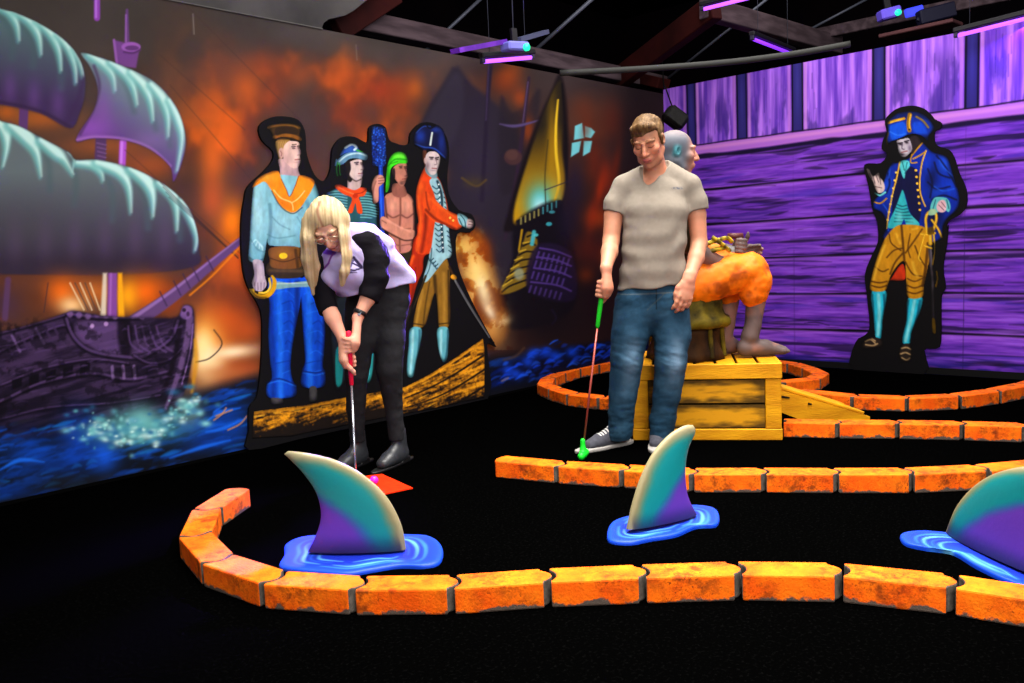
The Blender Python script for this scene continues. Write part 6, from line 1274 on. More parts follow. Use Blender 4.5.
def head(Fd, o, A, s=1.0, neck=None, neck_r=.056, female=False):
    P = lambda x, y, z: o+(A[0]*x+A[1]*y+A[2]*z)*s
    e = lambda c, r, k=.012, op='add': Fd.ell(P(*c), np.array(r)*s, A, k*s, op)
    l = lambda pts, r, k=.01: Fd.limb([P(*p) for p in pts], [q*s for q in r], k=k*s)
    e((0, -.018, .032), (.075, .095, .083), 0); e((0, .022, -.035), (.062, .070, .080), .03); e((0, .058, -.098), (.026 if not female else .021, .026, .022), .025)
    for sg in (-1, 1):
        l([(sg*.058, -.005, -.055), (sg*.046, .03, -.088), (0, .062, -.104)], (.018, .017, .016), .02)
        e((sg*.043, .062, -.022), (.024, .024, .022), .02)
        e((sg*.032, .104, .006), (.021, .022, .0125), .01, 'cut'); e((sg*.031, .074, .005), (.0165, .0165, .0150), .004)
        l([(sg*.014, .089, .026), (sg*.036, .086, .031), (sg*.054, .069, .025)], (.006, .007, .005), .014)
        e((sg*.0125, .1, -.033), (.0095, .012, .0085), .006)
        e((sg*.075, -.012, -.004), (.010, .019, .031), .004); e((sg*.079, -.006, -.003), (.006, .010, .019), .003, 'cut')
    l([(0, .090, .018), (0, .103, -.008), (0, .116, -.028)], (.0085, .0095, .0125), .009); e((0, .108, -.035), (.009, .009, .006), .006)
    e((0, .082, -.066), (.03, .018, .020), .016); e((0, .099, -.0615), (.023, .009, .0055), .004); e((0, .0965, -.0725), (.019, .0095, .0065), .004); e((0, .112, -.067), (.026, .008, .0016), .003, 'cut')
    if neck is not None: Fd.limb([P(0, -.022, -.05), neck], [neck_r*s, neck_r*1.06], k=.03)
    def color(V, c):
        q = ((V-o)@A.T)/s; x, y, z = np.abs(q[:, 0]), q[:, 1], q[:, 2]; near = (np.linalg.norm(q, axis=1) < .17) & (y > .02)
        def blob(cx, cy, cz, rx, ry, rz, col, a):
            d = ((x-cx)/rx)**2+((y-cy)/ry)**2+((z-cz)/rz)**2; w = (np.exp(-d)*a*near)[:, None]; c[:] = c*(1-w)+np.array(col, float)*w
        blob(.045, .06, -.03, .026, .04, .024, (226, 128, 104), .4); blob(0, .115, -.03, .016, .03, .016, (222, 124, 102), .4)
        lip = ((np.abs(z+.067) < .0125) & (x < .026-np.abs(z+.067)*.8) & (y > .088)); c[lip & near] = c[lip & near]*.35+np.array([178, 84, 80])*.65
        mline = (np.abs(z+.067) < .0018) & (x < .024) & (y > .085); c[mline] = (110, 50, 50)
        brow = (np.abs(z-.031+(x-.034)**2*6) < .0055) & (x > .012) & (x < .056) & (y > .05); c[brow] = c[brow]*.35+np.array([112, 78, 52] if not female else [170, 140, 106])*.65
        lash = (np.abs(z+.0035-(x-.032)**2*14) < .0019) & (np.abs(x-.032) < .017) & (y > .07); c[lash] = (70, 42, 34)
        return c
    return P, color
def grip_hand(Fd, g, a, u, rg, wrist, k=.006, spread=.021, s=1.0, thumb=1, sweep=4.0):
    """fingers closed round a rod: g on its axis, a along it (index finger end), u from axis to the palm"""
    a = unit(a); u = unit(u-a*np.dot(u, a)); w = np.cross(a, u); R = rg+.0095*s
    pc = g+u*(rg+.017*s); Fd.ell(pc-w*.004, np.array([.044, .017, .034])*s, np.array([a, u, w]), .01)
    for i, (off, r, ln) in enumerate([(1.5, .0088, 1.), (.5, .0092, 1.06), (-.5, .009, 1.0), (-1.5, .0078, .84)]):
        pts = []
        for t in np.linspace(-.35, sweep*ln, 8):
            rr = R+(.006*s if t < .4 else 0); pts.append(g+a*off*spread*s+u*math.cos(t)*rr+w*math.sin(t)*rr)
        Fd.limb(pts, [r*s*1.12]+[r*s]*6+[r*s*.85], k=.002)
    pts = [g+a*.012*s+u*(rg+.012)-w*.026*s, g+a*.034*s+u*.010-w*(R+.006), g+a*.056*s-u*.006-w*(R+.002), g+a*.076*s-u*.014-w*(R-.004)]
    if thumb: Fd.limb(pts, [.013*s, .0112*s, .0102*s, .008*s], k=.003)
    Fd.limb([pc-a*.01*s+u*.006, wrist], [.030*s, .027*s], [.020*s, .022*s], side=w, k=.016)
def open_hand(Fd, wrist, d, n, sd, s=1.0, bend=(.25, .45, .5)):
    """relaxed hand: d fingers, n palm side (curl), sd thumb side"""
    d = unit(d); n = unit(n-d*np.dot(n, d)); sd = unit(sd-d*np.dot(sd, d)-n*np.dot(sd, n)); A = np.array([d, n, sd])
    Fd.ell(wrist+d*.052*s, np.array([.056, .016, .040])*s, A, .012); Fd.limb([wrist-d*.03, wrist+d*.03*s], [.030*s, .034*s], [.021*s, .018*s], side=sd, k=.016)
    for i, (o, ln, r) in enumerate([(.031, .070, .0088), (.0105, .079, .0092), (-.0105, .074, .0088), (-.030, .058, .0078)]):
        p = wrist+d*(.092-.006*abs(i-1.2))*s+sd*o*s; dirv = unit(d+sd*(.05*(1.5-i))); pts = [p-d*.018*s, p]; ang = 0
        for b, f in zip(bend, (.42, .32, .26)):
            ang += b*(1+.12*i); v = dirv*math.cos(ang)+n*math.sin(ang); pts.append(pts[-1]+v*ln*f*s)
        Fd.limb(pts, [r*s*1.1, r*s*1.08, r*s, r*s*.94, r*s*.8], k=.002)
    p = wrist+d*.022*s+sd*.026*s; Fd.limb([p, p+(d*.024+sd*.014+n*.008)*s, p+(d*.054+sd*.017+n*.014)*s, p+(d*.080+sd*.012+n*.02)*s], [.015*s, .0125*s, .0105*s, .008*s], k=.006)
def n3(V, f, seed=0, o=3):
    x, y, z = V[..., 0], V[..., 1], V[..., 2]; return fbm3(x*f+seed, y*f+seed*2, z*f, o, seed)
def col0(V, rgb, amp=0, f=30, seed=0):
    c = np.tile(np.array(rgb, float), (len(V), 1))
    if amp: c = c*(1+amp*(n3(V, f, seed)-.5)[:, None]*2)
    return c
def emit_mesh(name, Fd, material, parent, color, smooth=2, label=None):
    V, Q = Fd.mesh(smooth); return mk(name, V, Q, material, parent, True, np.clip(lin(np.clip(color(V), 0, 255)), 0, .97), label=label)
def near_pts(V, pts, r):
    d = np.full(len(V), 1e9)
    for a, b in zip(pts[:-1], pts[1:]):
        e = b-a; t = np.clip(((V-a)@e)/(e@e+1e-12), 0, 1); d = np.minimum(d, np.linalg.norm(V-a-t[:, None]*e, axis=1))
    return 1-sstep(r*.6, r*1.2, d)

def putter(name, label, grip_a, grip_b, tip, grip_rgb, shaft_m, head_m, head_dir, visible_head=True, gr=.013):
    """grip_a top of grip, grip_b lower end, tip = where the shaft meets the head near the carpet"""
    grip_a, grip_b, tip = [np.asarray(v, float) for v in (grip_a, grip_b, tip)]
    t = thing('putter', label, 'golf putter', [tip[0], tip[1], 0], 'golf putters'); ax = unit(grip_b-grip_a)
    q = MB(); q.tube([grip_a-ax*.004, grip_a, (grip_a+grip_b)/2, grip_b, grip_b+ax*.012], [gr*.7, gr, gr*.98, gr*.82, gr*.5], 18); 
    q.build('grip', grip_rgb, t, True)
    q = MB(); q.tube([grip_b, tip], .0055, 12); q.build('shaft', shaft_m, t, True)
    hd = unit(np.asarray(head_dir, float)*[1, 1, 0]); Fq = Field(tip-.13, tip+.13, .004); c = tip*[1, 1, 0]+[0, 0, .022]
    Fq.limb([tip+[0, 0, .045], tip], [.013, .014], k=.0); Fq.limb([c-hd*.045, c+hd*.045], [.019, .022], [.021, .021], side=np.cross(UP, hd), k=.012); Fq.limb([tip, c], [.014, .018], k=.012); Fq.half([0, 0, .003], [0, 0, -1], .003)
    V, Q = Fq.mesh(2); mk('head', V, Q, head_m, t, True)
    return t

# ---------------------------------------------------------------- the man
fl, fr_ = at_z(610, 446), at_z(657, 448); mb = (fl+fr_)/2; V = vplane(mb)
man = thing('person', 'man in grey t-shirt and blue jeans holding a green-gripped putter, looking down', 'person', mb)
HA = frame(.40, .52, .06); ho = V(648, 140.5, .07)
Fd = Field(mb+[-.55, -.55, 0], mb+[.55, .55, 1.9], .0045)
P, hcol = head(Fd, ho, HA, 1.02, V(656, 174, -.03), .056)
# body under the clothes
sL, sR = V(624, 193, -.03), V(688, 191, -.04)
Fd.limb([V(656, 176, -.03), V(656, 190, -.02), V(655, 215, .0), V(653, 255, .0), V(652, 292, -.01)], [.06, .15, .155, .145, .15], [.055, .075, .095, .09, .09], side=HR, k=.03)
eL, wL = V(611, 241, .02), V(606, 268, .19); Fd.limb([sL, V(613.5, 215, -.01), eL, V(609.5, 252, .09), wL], [.046, .050, .044, .044, .029], k=.02)
eR, wR = V(699, 243, -.02), V(688.5, 280, .13); Fd.limb([sR, V(696.5, 214, -.033), eR, V(696, 258, .04), wR], [.044, .050, .044, .043, .029], k=.02)
for a, b, c_ in ((V(635, 302), V(626, 368, .03), V(622, 430)), (V(668, 302), V(669, 372, .03), V(661, 430))): Fd.limb([a, b, c_, c_-UP*.03], [.08, .055, .04, .04], k=.02)
gA, gB, gT = V(603.5, 281, .19), V(597.5, 326, .17), at_z(583, 449, .05)
ax = unit(gA-gB); gA2 = gA+ax*.02
grip_hand(Fd, gA-ax*.042, -ax, -HF*.75+HR*.62, .013, wL, thumb=1, s=1.06)
open_hand(Fd, wR, V(682, 312, .155)-wR, HF*.95-HR*.3, -HR, 1.12, (.22, .30, .35))
def skin(V_):
    c = col0(V_, (178, 120, 92), .07, 40, 3); q = n3(V_, 12, 5)[:, None]; c += (q-.5)*np.array([20, -6, -6])
    for w_, r in ((wL, .13), (wR, .14)): 
        k = (np.exp(-(np.linalg.norm(V_-w_, axis=1)/r)**2)*.35)[:, None]; c = c*(1-k)+np.array([222, 140, 116])*k
    c = hcol(V_, c); return c
emit_mesh('body', Fd, M_SKIN, man, skin, 2)
# hair
Fh = Field(ho-.17, ho+.17, .0035); 
Fh.ell(P(0, -.020, .046), np.array([.083, .100, .083]), HA, 0); Fh.ell(P(0, -.06, -.005), np.array([.07, .055, .06]), HA, .02); Fh.limb([P(-.05, .045, .088), P(0, .058, .098), P(.05, .045, .090)], [.018, .022, .018], k=.02)
HB = np.array([HA[0]*math.cos(.22)+HA[2]*math.sin(.22), HA[1], HA[2]*math.cos(.22)-HA[0]*math.sin(.22)]); Fh.rbox(P(0, .115, -.055), (.2, .088, .112), .02, HB, .008, 'cut'); Fh.ell(P(.036, .10, .045), (.034, .05, .034), HA, .012, 'cut'); Fh.rbox(P(0, .06, -.13), (.2, .2, .105), .02, HA, .008, 'cut'); Fh.ell(P(0, .045, -.028), (.076, .09, .088), HA, .004, 'cut')
for sg in (-1, 1): Fh.ell(P(sg*.08, -.008, -.01), (.02, .022, .03), HA, .006, 'cut'); Fh.limb([P(sg*.076, .018, .02), P(sg*.075, .016, -.02)], [.010, .006], k=.008)
Fh.warp(lambda X, Y, Z: .0055*(fbm(X*150+Z*20, Y*150-Z*20, 3, 4)-.5)+.006*(fbm(X*40, Y*40+Z*40, 2, 9)-.5))
def hc(V_):
    q = (V_-ho)@HA.T; n = fbm(q[:, 0]*330, q[:, 1]*46+q[:, 2]*60, 4, 17)[:, None]; n2 = fbm(q[:, 0]*70, q[:, 1]*25+q[:, 2]*25, 3, 19)[:, None]
    return np.array([58, 42, 26.])*(1-n)+np.array([124, 94, 60.])*n+(n2-.5)*60
emit_mesh('hair', Fh, M_HAIR, man, hc, 1, 'short brown hair')
# t-shirt
Ft = Field(mb+[-.5, -.5, .8], mb+[.5, .5, 1.62], .0045)
Ft.limb([V(656, 171, -.05), V(656, 180, -.035), V(656, 192, -.02), V(655, 212, .01), V(654, 240, .015), V(653, 270, .01), V(653, 286, .0)], [.065, .115, .155, .172, .168, .174, .188], [.050, .068, .092, .118, .122, .125, .130], side=HR, k=.03)
FtS = []
for pts in ([V(648, 173, -.04), V(624, 187, -.03), V(615.5, 204, -.015), V(612, 224, -.01)], [V(664, 169, -.045), V(689, 186, -.04), V(696, 202, -.035), V(699, 222, -.03)]):
    Fq = Field(mb+[-.5, -.5, .8], mb+[.5, .5, 1.62], .0045); Fq.limb(pts, [.052, .064, .062, .064], k=.0); a_ = pts[2]; b_ = pts[3]; Fq.half(a_+(b_-a_)*.42, b_-a_, .003)
    hh = np.clip(.5+.5*(Ft.D-Fq.D)/.03, 0, 1); Ft.D = (Ft.D*(1-hh)+Fq.D*hh-.03*hh*(1-hh)).astype(np.float32)
Ft.half(V(653, 287, .0), (-UP+HR*.05), .004); 
ctr = V(653, 240, 0)
def wr(X, Y, Z):
    x = (X-ctr[0])*HR[0]+(Y-ctr[1])*HR[1]; y = (X-ctr[0])*HF[0]+(Y-ctr[1])*HF[1]; z = Z-ctr[2]
    low = sstep(.05, -.2, z); d = .010*low*(fbm3(x*14, y*14, z*3.2, 3, 4)-.5)+.006*(fbm3(x*10, y*10, z*9, 3, 7)-.5)+.0020*np.sin(np.hypot(x+.05, (z-.30)*1.3)*46+2*fbm(x*5, z*5, 2, 3))*np.exp(-((z-.02)/.2)**2)
    d += .004*np.sin(z*42+x*26+fbm(x*6, z*6, 2, 9)*7)*np.exp(-((x+.17)/.10)**2-((z+.05)/.22)**2); d += .004*np.sin(z*40-x*30+fbm(x*6, z*6, 2, 5)*7)*np.exp(-((x-.16)/.10)**2-((z+.02)/.24)**2)
    d += .006*np.sin(x*30+z*8+2*fbm(x*5, z*4, 2, 12))*sstep(-.08, -.26, z); return d
Ft.warp(wr)
# sleeve openings and the v-neck
Ft.half(V(613, 213, 0), UP*-1+HR*-.25, .003) if False else None
nk = V(648, 168, .06); Ft.ell(V(655, 160, -.01), (.078, .080, .072), np.array([HR, HF, UP]), .006, 'cut'); Ft.limb([V(651, 166, .0), V(649.5, 174, .05), V(647, 185.5, .075)], [.062, .046, .016], k=.004, op='cut')
tw = V(653, 230, 0)
def shirtc(V_):
    c = col0(V_, (126, 117, 106), .05, 60, 8); rel = V_-tw
    # small dark chest mark, collar rib, hems
    m0 = V(679, 187.5, .10); k = np.exp(-(((V_-m0)@HR)/.034)**4-(((V_-m0)@UP)/.0065)**4)*((V_-tw)@HF < .0)*(.25+.75*(fbm((V_@HR)*260, V_[:, 2]*300, 2, 3) > .5)); c = c*(1-k[:, None])+np.array([74, 74, 84])*k[:, None]
    hz = V(653, 289, 0)[2]; k = (np.abs(V_[:, 2]-hz-.022) < .0018)[:, None]*.35; c = c*(1-k)+np.array([120, 112, 100])*k
    for pts in ([V(640, 168, .06), V(646.5, 186, .13), V(660, 167, .09)],):
        pass
    return c
emit_mesh('tshirt', Ft, M_CLOTH, man, shirtc, 2, 'grey v-neck t-shirt')
# jeans
Fj = Field(mb+[-.45, -.45, .03], mb+[.45, .45, 1.05], .0045)
Fj.limb([V(653, 283, -.01), V(653, 296, -.01), V(652, 308, -.01)], [.175, .185, .178], [.115, .12, .115], side=HR, k=.02)
La = [V(635, 306, .0), V(630, 335, .02), V(626.5, 362, .04), V(623, 395, .02), V(620.5, 422, .0), V(620, 433, .0)]; Lb = [V(669, 306, .0), V(672, 335, .02), V(670.5, 362, .05), V(667, 395, .02), V(662.5, 420, .0), V(661, 434, .0)]
for Lp in (La, Lb): Fj.limb(Lp, [.110, .100, .086, .075, .067, .066], [.112, .108, .092, .082, .076, .077], side=HR, k=.03)
zb = V(620, 438, 0)[2]
def wj(X, Y, Z):
    x = (X-mb[0])*HR[0]+(Y-mb[1])*HR[1]; y = (X-mb[0])*HF[0]+(Y-mb[1])*HF[1]
    d = .010*(fbm3(x*14, y*14, Z*11, 3, 24)-.5); lo = sstep(.42, .12, Z); d += .022*lo*(fbm3(x*9, y*9, Z*26, 3, 27)-.5); kn = np.exp(-((Z-.52)/.10)**2); d += .014*kn*(fbm(x*12, Z*34+x*8, 3, 29)-.5); hp = np.exp(-((Z-.82)/.09)**2); d += .016*hp*(fbm(x*10+Z*14, Z*24-x*18, 3, 31)-.5); return d
Fj.warp(wj); Fj.half([0, 0, .045], (0, 0, -1), .003); Fj.half(V(653, 280), (0, 0, 1), .004)
def jc(V_):
    c = col0(V_, (27, 55, 75), .10, 90, 2); n = n3(V_, 14, 6)[:, None]; c += (n-.5)*26; hl = V_-mb; x = hl@HR; front = sstep(.02, -.09, hl@HF)
    for Lp, a in ((La, .62), (Lb, .75)):
        pts = [Lp[1]+HR*.01, Lp[2]+HR*.015, Lp[3]+HR*.01]; d = np.full(len(V_), 1e9)
        for p, q in zip(pts[:-1], pts[1:]): e = q-p; t = np.clip(((V_-p)@e)/(e@e), 0, 1); d = np.minimum(d, np.abs((V_-p-t[:, None]*e)@HR)+.0*t)
        zz = np.exp(-((V_[:, 2]-.47)/.15)**2); k = (np.exp(-(d/.045)**2)*zz*front*a*(.55+.8*n[:, 0]))[:, None]; k = np.clip(k, 0, .8); c = c*(1-k*.85)+np.array([120, 142, 164])*k*.85
    seam = (np.abs(x-((V(653, 300)-mb)@HR)) < .004)*(V_[:, 2] > .76)*front; c = c*(1-.4*seam[:, None]); 
    tz = V(653, 284)[2]; k = (np.abs(V_[:, 2]-tz+.045) < .0025)[:, None]*.4; c = c*(1-k)+np.array([110, 100, 90])*k
    for sg, Lp in ((-1, La), (1, Lb)):
        pk = (np.abs((V_[:, 2]-.83)-sg*.9*(x-sg*.16)) < .003)*(np.abs(x-sg*.13) < .05)*front; c = c*(1-.45*pk[:, None])+np.array([120, 110, 96])*.3*pk[:, None]
    k = (V_[:, 2] < .062)[:, None]*.25; c = c*(1-k)+np.array([100, 124, 146])*k; return c
emit_mesh('jeans', Fj, M_CLOTH, man, jc, 2, 'blue jeans faded at the thighs')
def shoe(parent, heel, toe, label=None, L=.285, upper=(66, 66, 74), solec=(150, 146, 142), boot=0.0, name='shoe', w=1.0, white=True):
    heel = np.asarray(heel, float)*[1, 1, 0]; d = unit((np.asarray(toe, float)-heel)*[1, 1, 0]); s = np.cross(UP, d); A = np.array([d, s, UP]); o = heel
    B = lambda x, y, z: o+d*x*L/.285+s*y*w+UP*z
    Fs_ = Field(o+np.minimum(d*-.05, d*.33)-[.12, .12, .02], o+np.maximum(d*-.05, d*.33)+[.12, .12, .18+boot], .004)
    Fs_.limb([B(.035, 0, .05), B(.10, 0, .055), B(.17, .0, .045), B(.235, .004, .035)], [.034, .037, .043, .036], [.047, .053, .040, .030], side=s, k=.015)
    Fs_.limb([B(.04, 0, .06), B(.055, 0, .10+boot)], [.036, .040], [.042, .046], side=s, k=.02)
    Fs_.half([0, 0, .018], (0, 0, -1), .002); Fs_.half([0, 0, .118+boot], (0, 0, 1), .003)
    def uc(V_):
        c = col0(V_, upper, .12, 80, 4); q = (V_-o); x = q@d*.285/L; y = q@s; z = q[:, 2]
        if white:
            for k in range(5): m_ = (np.abs(x-(.105+k*.017)-.10*0) < .0035) & (np.abs(y) < .026) & (z > .055); c[m_] = (200, 196, 192)
            
        return c
    u = emit_mesh(name, Fs_, M_LEATHER if not white else M_CLOTH, parent, uc, 2, label)
    Fz = Field(o+np.minimum(d*-.05, d*.33)-[.12, .12, .02], o+np.maximum(d*-.05, d*.33)+[.12, .12, .08], .0035)
    Fz.limb([B(.035, 0, .016), B(.10, 0, .016), B(.18, .002, .016), B(.235, .005, .016)], [.040*w, .039*w, .047*w, .042*w], [.1, .1, .1, .1], side=s, k=.01); Fz.half([0, 0, .022 if white else .016], (0, 0, 1), .002); Fz.half([0, 0, .001], (0, 0, -1), .002)
    if not white: Fz.rbox(B(.03, 0, .02), (.035, .034, .019), .008, A, .004)
    emit_mesh('sole', Fz, M_LEATHER, u, lambda V_: col0(V_, solec, .05, 60, 2), 2)
    return u
shoe(man, at_z(624, 444.5), at_z(590, 451), 'grey canvas shoe pointing left'); shoe(man, at_z(664, 440), at_z(648, 458), 'grey canvas shoe half hidden by the fin')
putter('putter', 'putter with green grip and green head held in the hand of the man', gA-ax*.0, gB, gT, mat('bright green rubber', (20, 190, 30), .5, .3), mat('red-brown shaft', (150, 66, 56), .35, .5, .3), mat('bright green plastic', (14, 205, 40), .45, .35), at_z(590, 441)-at_z(577, 455))

# ---------------------------------------------------------------- the woman
wb = (at_z(356, 464)+at_z(398, 466))/2; V = vplane(wb); Vw = V
wom = thing('person', 'woman with long blonde hair bending over her red-gripped putter', 'person', wb)
LAT = unit(HR*.86+UP*.42-HF*.1)
HA = frame(-.06, .90, .22); ho = V(328, 223.5, .36); hs = .98
Fd = Field(wb+[-.7, -.7, 0], wb+[.6, .6, 1.55], .0045)
P, hcol = head(Fd, ho, HA, hs, V(344, 238, .22), .048, True)
trunk = [V(343, 240, .22), V(352, 246, .18), V(366, 258, .10), V(380, 272, .0), V(386, 290, -.05)]
Fd.limb(trunk, [.05, .12, .13, .11, .105], [.05, .075, .085, .075, .08], side=LAT, k=.03)
sR, eR, wR = V(371, 236, .12), V(377, 276, .19), V(357.5, 318, .27); sL, eL, wL = V(322, 271, .22), V(324, 297, .245), V(342.5, 338, .30)
Fd.limb([sR, eR, V(368, 298, .23), wR], [.048, .040, .038, .025], k=.02); Fd.limb([V(345, 252, .2), sL, eL, V(333, 318, .28), wL], [.05, .046, .040, .038, .025], k=.02)
for a, b, c_ in ((V(364, 298, -.02), V(357, 375, .05), V(357, 440)), (V(394, 298, -.05), V(390, 372, .03), V(398, 440))): Fd.limb([a, b, V(393.5, 404, 0) if a[2] and b is not None and c_ is not None and project(a)[0] > 380 else V(356.5, 408, .03), c_], [.07, .045, .032, .028], k=.02)
gA, gB, gT = V(348.5, 334, .325), V(351.5, 384, .27), at_z(356, 481, .05); ax = unit(gA-gB); gl = np.linalg.norm(gA-gB)
grip_hand(Fd, gA-ax*.05, -ax, unit(HR*.9-HF*.35+UP*.2), .013, wR, s=.94, sweep=3.6)
grip_hand(Fd, gA-ax*.135, -ax, unit(-HR*.85-HF*.45), .013, wL, s=.94, sweep=3.4)
def skin(V_):
    c = col0(V_, (214, 160, 134), .06, 40, 3)
    for w_ in (wL, wR): k = (np.exp(-(np.linalg.norm(V_-w_, axis=1)/.14)**2)*.35)[:, None]; c = c*(1-k)+np.array([222, 142, 118])*k
    return hcol(V_, c)
emit_mesh('body', Fd, M_SKIN, wom, skin, 2)
# hair
Fh = Field(ho-[.3, .3, .5], ho+[.3, .3, .2], .004); hp = lambda x, y, z: P(x, y, z)
Fh.ell(hp(0, -.022, .034), np.array([.080, .100, .090])*hs, HA, 0); Fh.ell(hp(0, -.07, -.02), np.array([.08, .06, .08])*hs, HA, .03)
Fh.limb([V(321, 211, .36), V(312, 222, .38), V(308.5, 238, .39), V(308, 258, .36), V(310, 274, .33), V(313, 293, .31)], [.040, .042, .036, .032, .024, .007], [.04, .045, .045, .04, .03, .010], side=HR, k=.03)
Fh.limb([V(333, 210, .36), V(340, 219, .38), V(343.5, 236, .39), V(344.5, 256, .40), V(343.5, 270, .405), V(341.5, 285, .385)], [.040, .042, .030, .030, .027, .010], [.04, .045, .045, .04, .03, .010], side=HR, k=.03)
Fh.limb([V(310, 250, .37), V(315, 266, .34), V(315, 284, .32)], [.024, .020, .005], k=.02)
Fh.rbox(hp(0, .125, -.06), (.060*hs, .09*hs, .115*hs), .04, HA, .010, 'cut'); Fh.ell(hp(0, .02, -.035), np.array([.064, .092, .075])*hs, HA, .004, 'cut'); Fh.limb([hp(0, .13, .03), hp(-.002, .105, .075)], [.045, .016], k=.012, op='cut')
def hw(X, Y, Z):
    x = (X-ho[0])*HR[0]+(Y-ho[1])*HR[1]; y = (X-ho[0])*HF[0]+(Y-ho[1])*HF[1]; z = Z-ho[2]
    return .010*(fbm(x*70+y*10, y*30+z*7, 3, 41)-.5)+.010*(fbm(x*22, z*5+y*12, 2, 43)-.5)
Fh.warp(hw)
def hc(V_):
    q = V_-ho; x = q@HR; z = q[:, 2]; y = q@HF; n = fbm(x*230+y*60, z*9+y*20, 4, 45)[:, None]; n2 = fbm(x*60, z*7, 3, 47)[:, None]
    c = np.array([150, 122, 84.])*(1-n)+np.array([228, 208, 168.])*n+(n2-.5)*50; l = (q@HA.T)/hs
    k = (np.exp(-((l[:, 0]+.004*np.sin(l[:, 1]*60))/.0075)**2)*(l[:, 2] > .05)*(l[:, 1] > -.04)*.8)[:, None]; c = c*(1-k)+np.array([142, 100, 78])*k; return c
emit_mesh('hair', Fh, M_HAIR, wom, hc, 1, 'long pale blonde hair hanging forward')
# top: white body with black three-quarter sleeves
Ft = Field(wb+[-.6, -.6, .5], wb+[.6, .6, 1.5], .0045)
Ft.limb([V(346, 240, .2), V(353, 246, .18), V(366, 258, .11), V(380, 271, .0), V(387, 285, -.05)], [.10, .150, .158, .142, .142], [.07, .100, .115, .106, .112], side=LAT, k=.03)
cutp = V(388, 296, -.05); cutn = unit(V(388, 296, -.05)-V(372, 264, .05))
Ft.limb([V(358, 254, .16), V(344, 268, .22), V(335, 274, .24)], [.11, .115, .07], [.09, .10, .07], side=LAT, k=.05); Ft.ell(V(388, 283, -.06), (.150, .13, .115), None, .03); Ft.half(cutp, cutn*.6-UP*.4, .004); Ft.limb([V(350, 272, .18), V(360, 291, .08)], [.12, .115], [.10, .10], side=LAT, k=.05); Ft.half(V(345, 296, .15), unit(-UP+HR*.12), .004); Ft.limb([V(336, 243, .30), V(329, 257, .38)], [.058, .046], k=.008, op='cut')
c2 = V(366, 258, .1)
def wt(X, Y, Z):
    x = (X-c2[0])*HR[0]+(Y-c2[1])*HR[1]; z = Z-c2[2]; return .012*(fbm(x*10+z*8, z*14-x*9, 3, 51)-.5)+.005*np.sin((x*.5+z)*55+6*fbm(x*6, z*6, 2, 5))
Ft.warp(wt)
lg = V(358, 264, .22)
def topc(V_):
    c = col0(V_, (184, 174, 222), .05, 40, 8); q = V_-lg
    x = q@HR; z = q[:, 2]; fr = ((V_-c2)@HF < -.02)
    # line emblem on the chest and violet neckline
    T = lambda p: ((p[0]-358)/197., -(p[1]-264)/197.)
    def line(pts, w, colr):
        pts = [T(p) for p in pts]
        for (a, b) in zip(pts[:-1], pts[1:]):
            e = np.array(b)-a; t = np.clip(((x-a[0])*e[0]+(z-a[1])*e[1])/(e@e), 0, 1); d = np.hypot(x-a[0]-t*e[0], z-a[1]-t*e[1]); k = ((1-sstep(w*.5, w, d))*fr)[:, None]; c[:] = c*(1-k)+np.array(colr, float)*k
    line([(352.5, 267), (356, 257.5)], .006, (44, 34, 66)); line([(354.6, 266.5), (357.2, 259)], .004, (60, 50, 84)); line([(357, 257.5), (363, 266.5)], .009, (40, 30, 60)); line([(356.5, 263), (362.5, 267)], .005, (48, 38, 70)); line([(352.5, 269), (358, 269.6), (363.5, 267.8)], .006, (44, 34, 66)); line([(353, 271.5), (359, 271.8)], .004, (70, 58, 96))
    line([(317, 246), (326, 250.5), (337, 252.5)], .014, (104, 60, 190)); line([(337, 252.5), (333, 262), (327, 267)], .007, (120, 60, 150))
    return c
top_o = emit_mesh('raglan_top', Ft, M_CLOTH, wom, topc, 2, 'white top with dark line emblem')
Fs2 = Field(wb+[-.6, -.6, .5], wb+[.6, .6, 1.5], .0045)
Fs2.limb([V(355, 240, .20), V(364, 243, .20), V(373, 258, .20), V(375, 276, .215), V(367.5, 304, .235)], [.066, .088, .080, .066, .052], k=.03); 
Fs2.half(V(368.5, 300, .23), unit(wR-eR), .003)
Fs2.warp(lambda X, Y, Z: .011*(fbm((X+Y)*16, Z*26, 3, 61)-.5))
emit_mesh('sleeve', Fs2, M_CLOTH, wom, lambda V_: col0(V_, (17, 15, 20), .15, 50, 8), 2, 'black sleeve of the lower arm side')
Fs3 = Field(wb+[-.6, -.6, .5], wb+[.6, .6, 1.5], .0045)
Fs3.limb([V(335, 256, .2), V(322, 270, .22), V(323, 290, .24), V(329, 313, .262)], [.04, .056, .054, .046], k=.03); Fs3.half(V(328.5, 311, .265), unit(V(333, 318, .28)-V(326, 300, .25)), .003)
Fs3.warp(lambda X, Y, Z: .011*(fbm((X+Y)*16, Z*26, 3, 63)-.5))
emit_mesh('sleeve', Fs3, M_CLOTH, wom, lambda V_: col0(V_, (17, 15, 20), .15, 50, 8), 2, 'black sleeve under the hair')
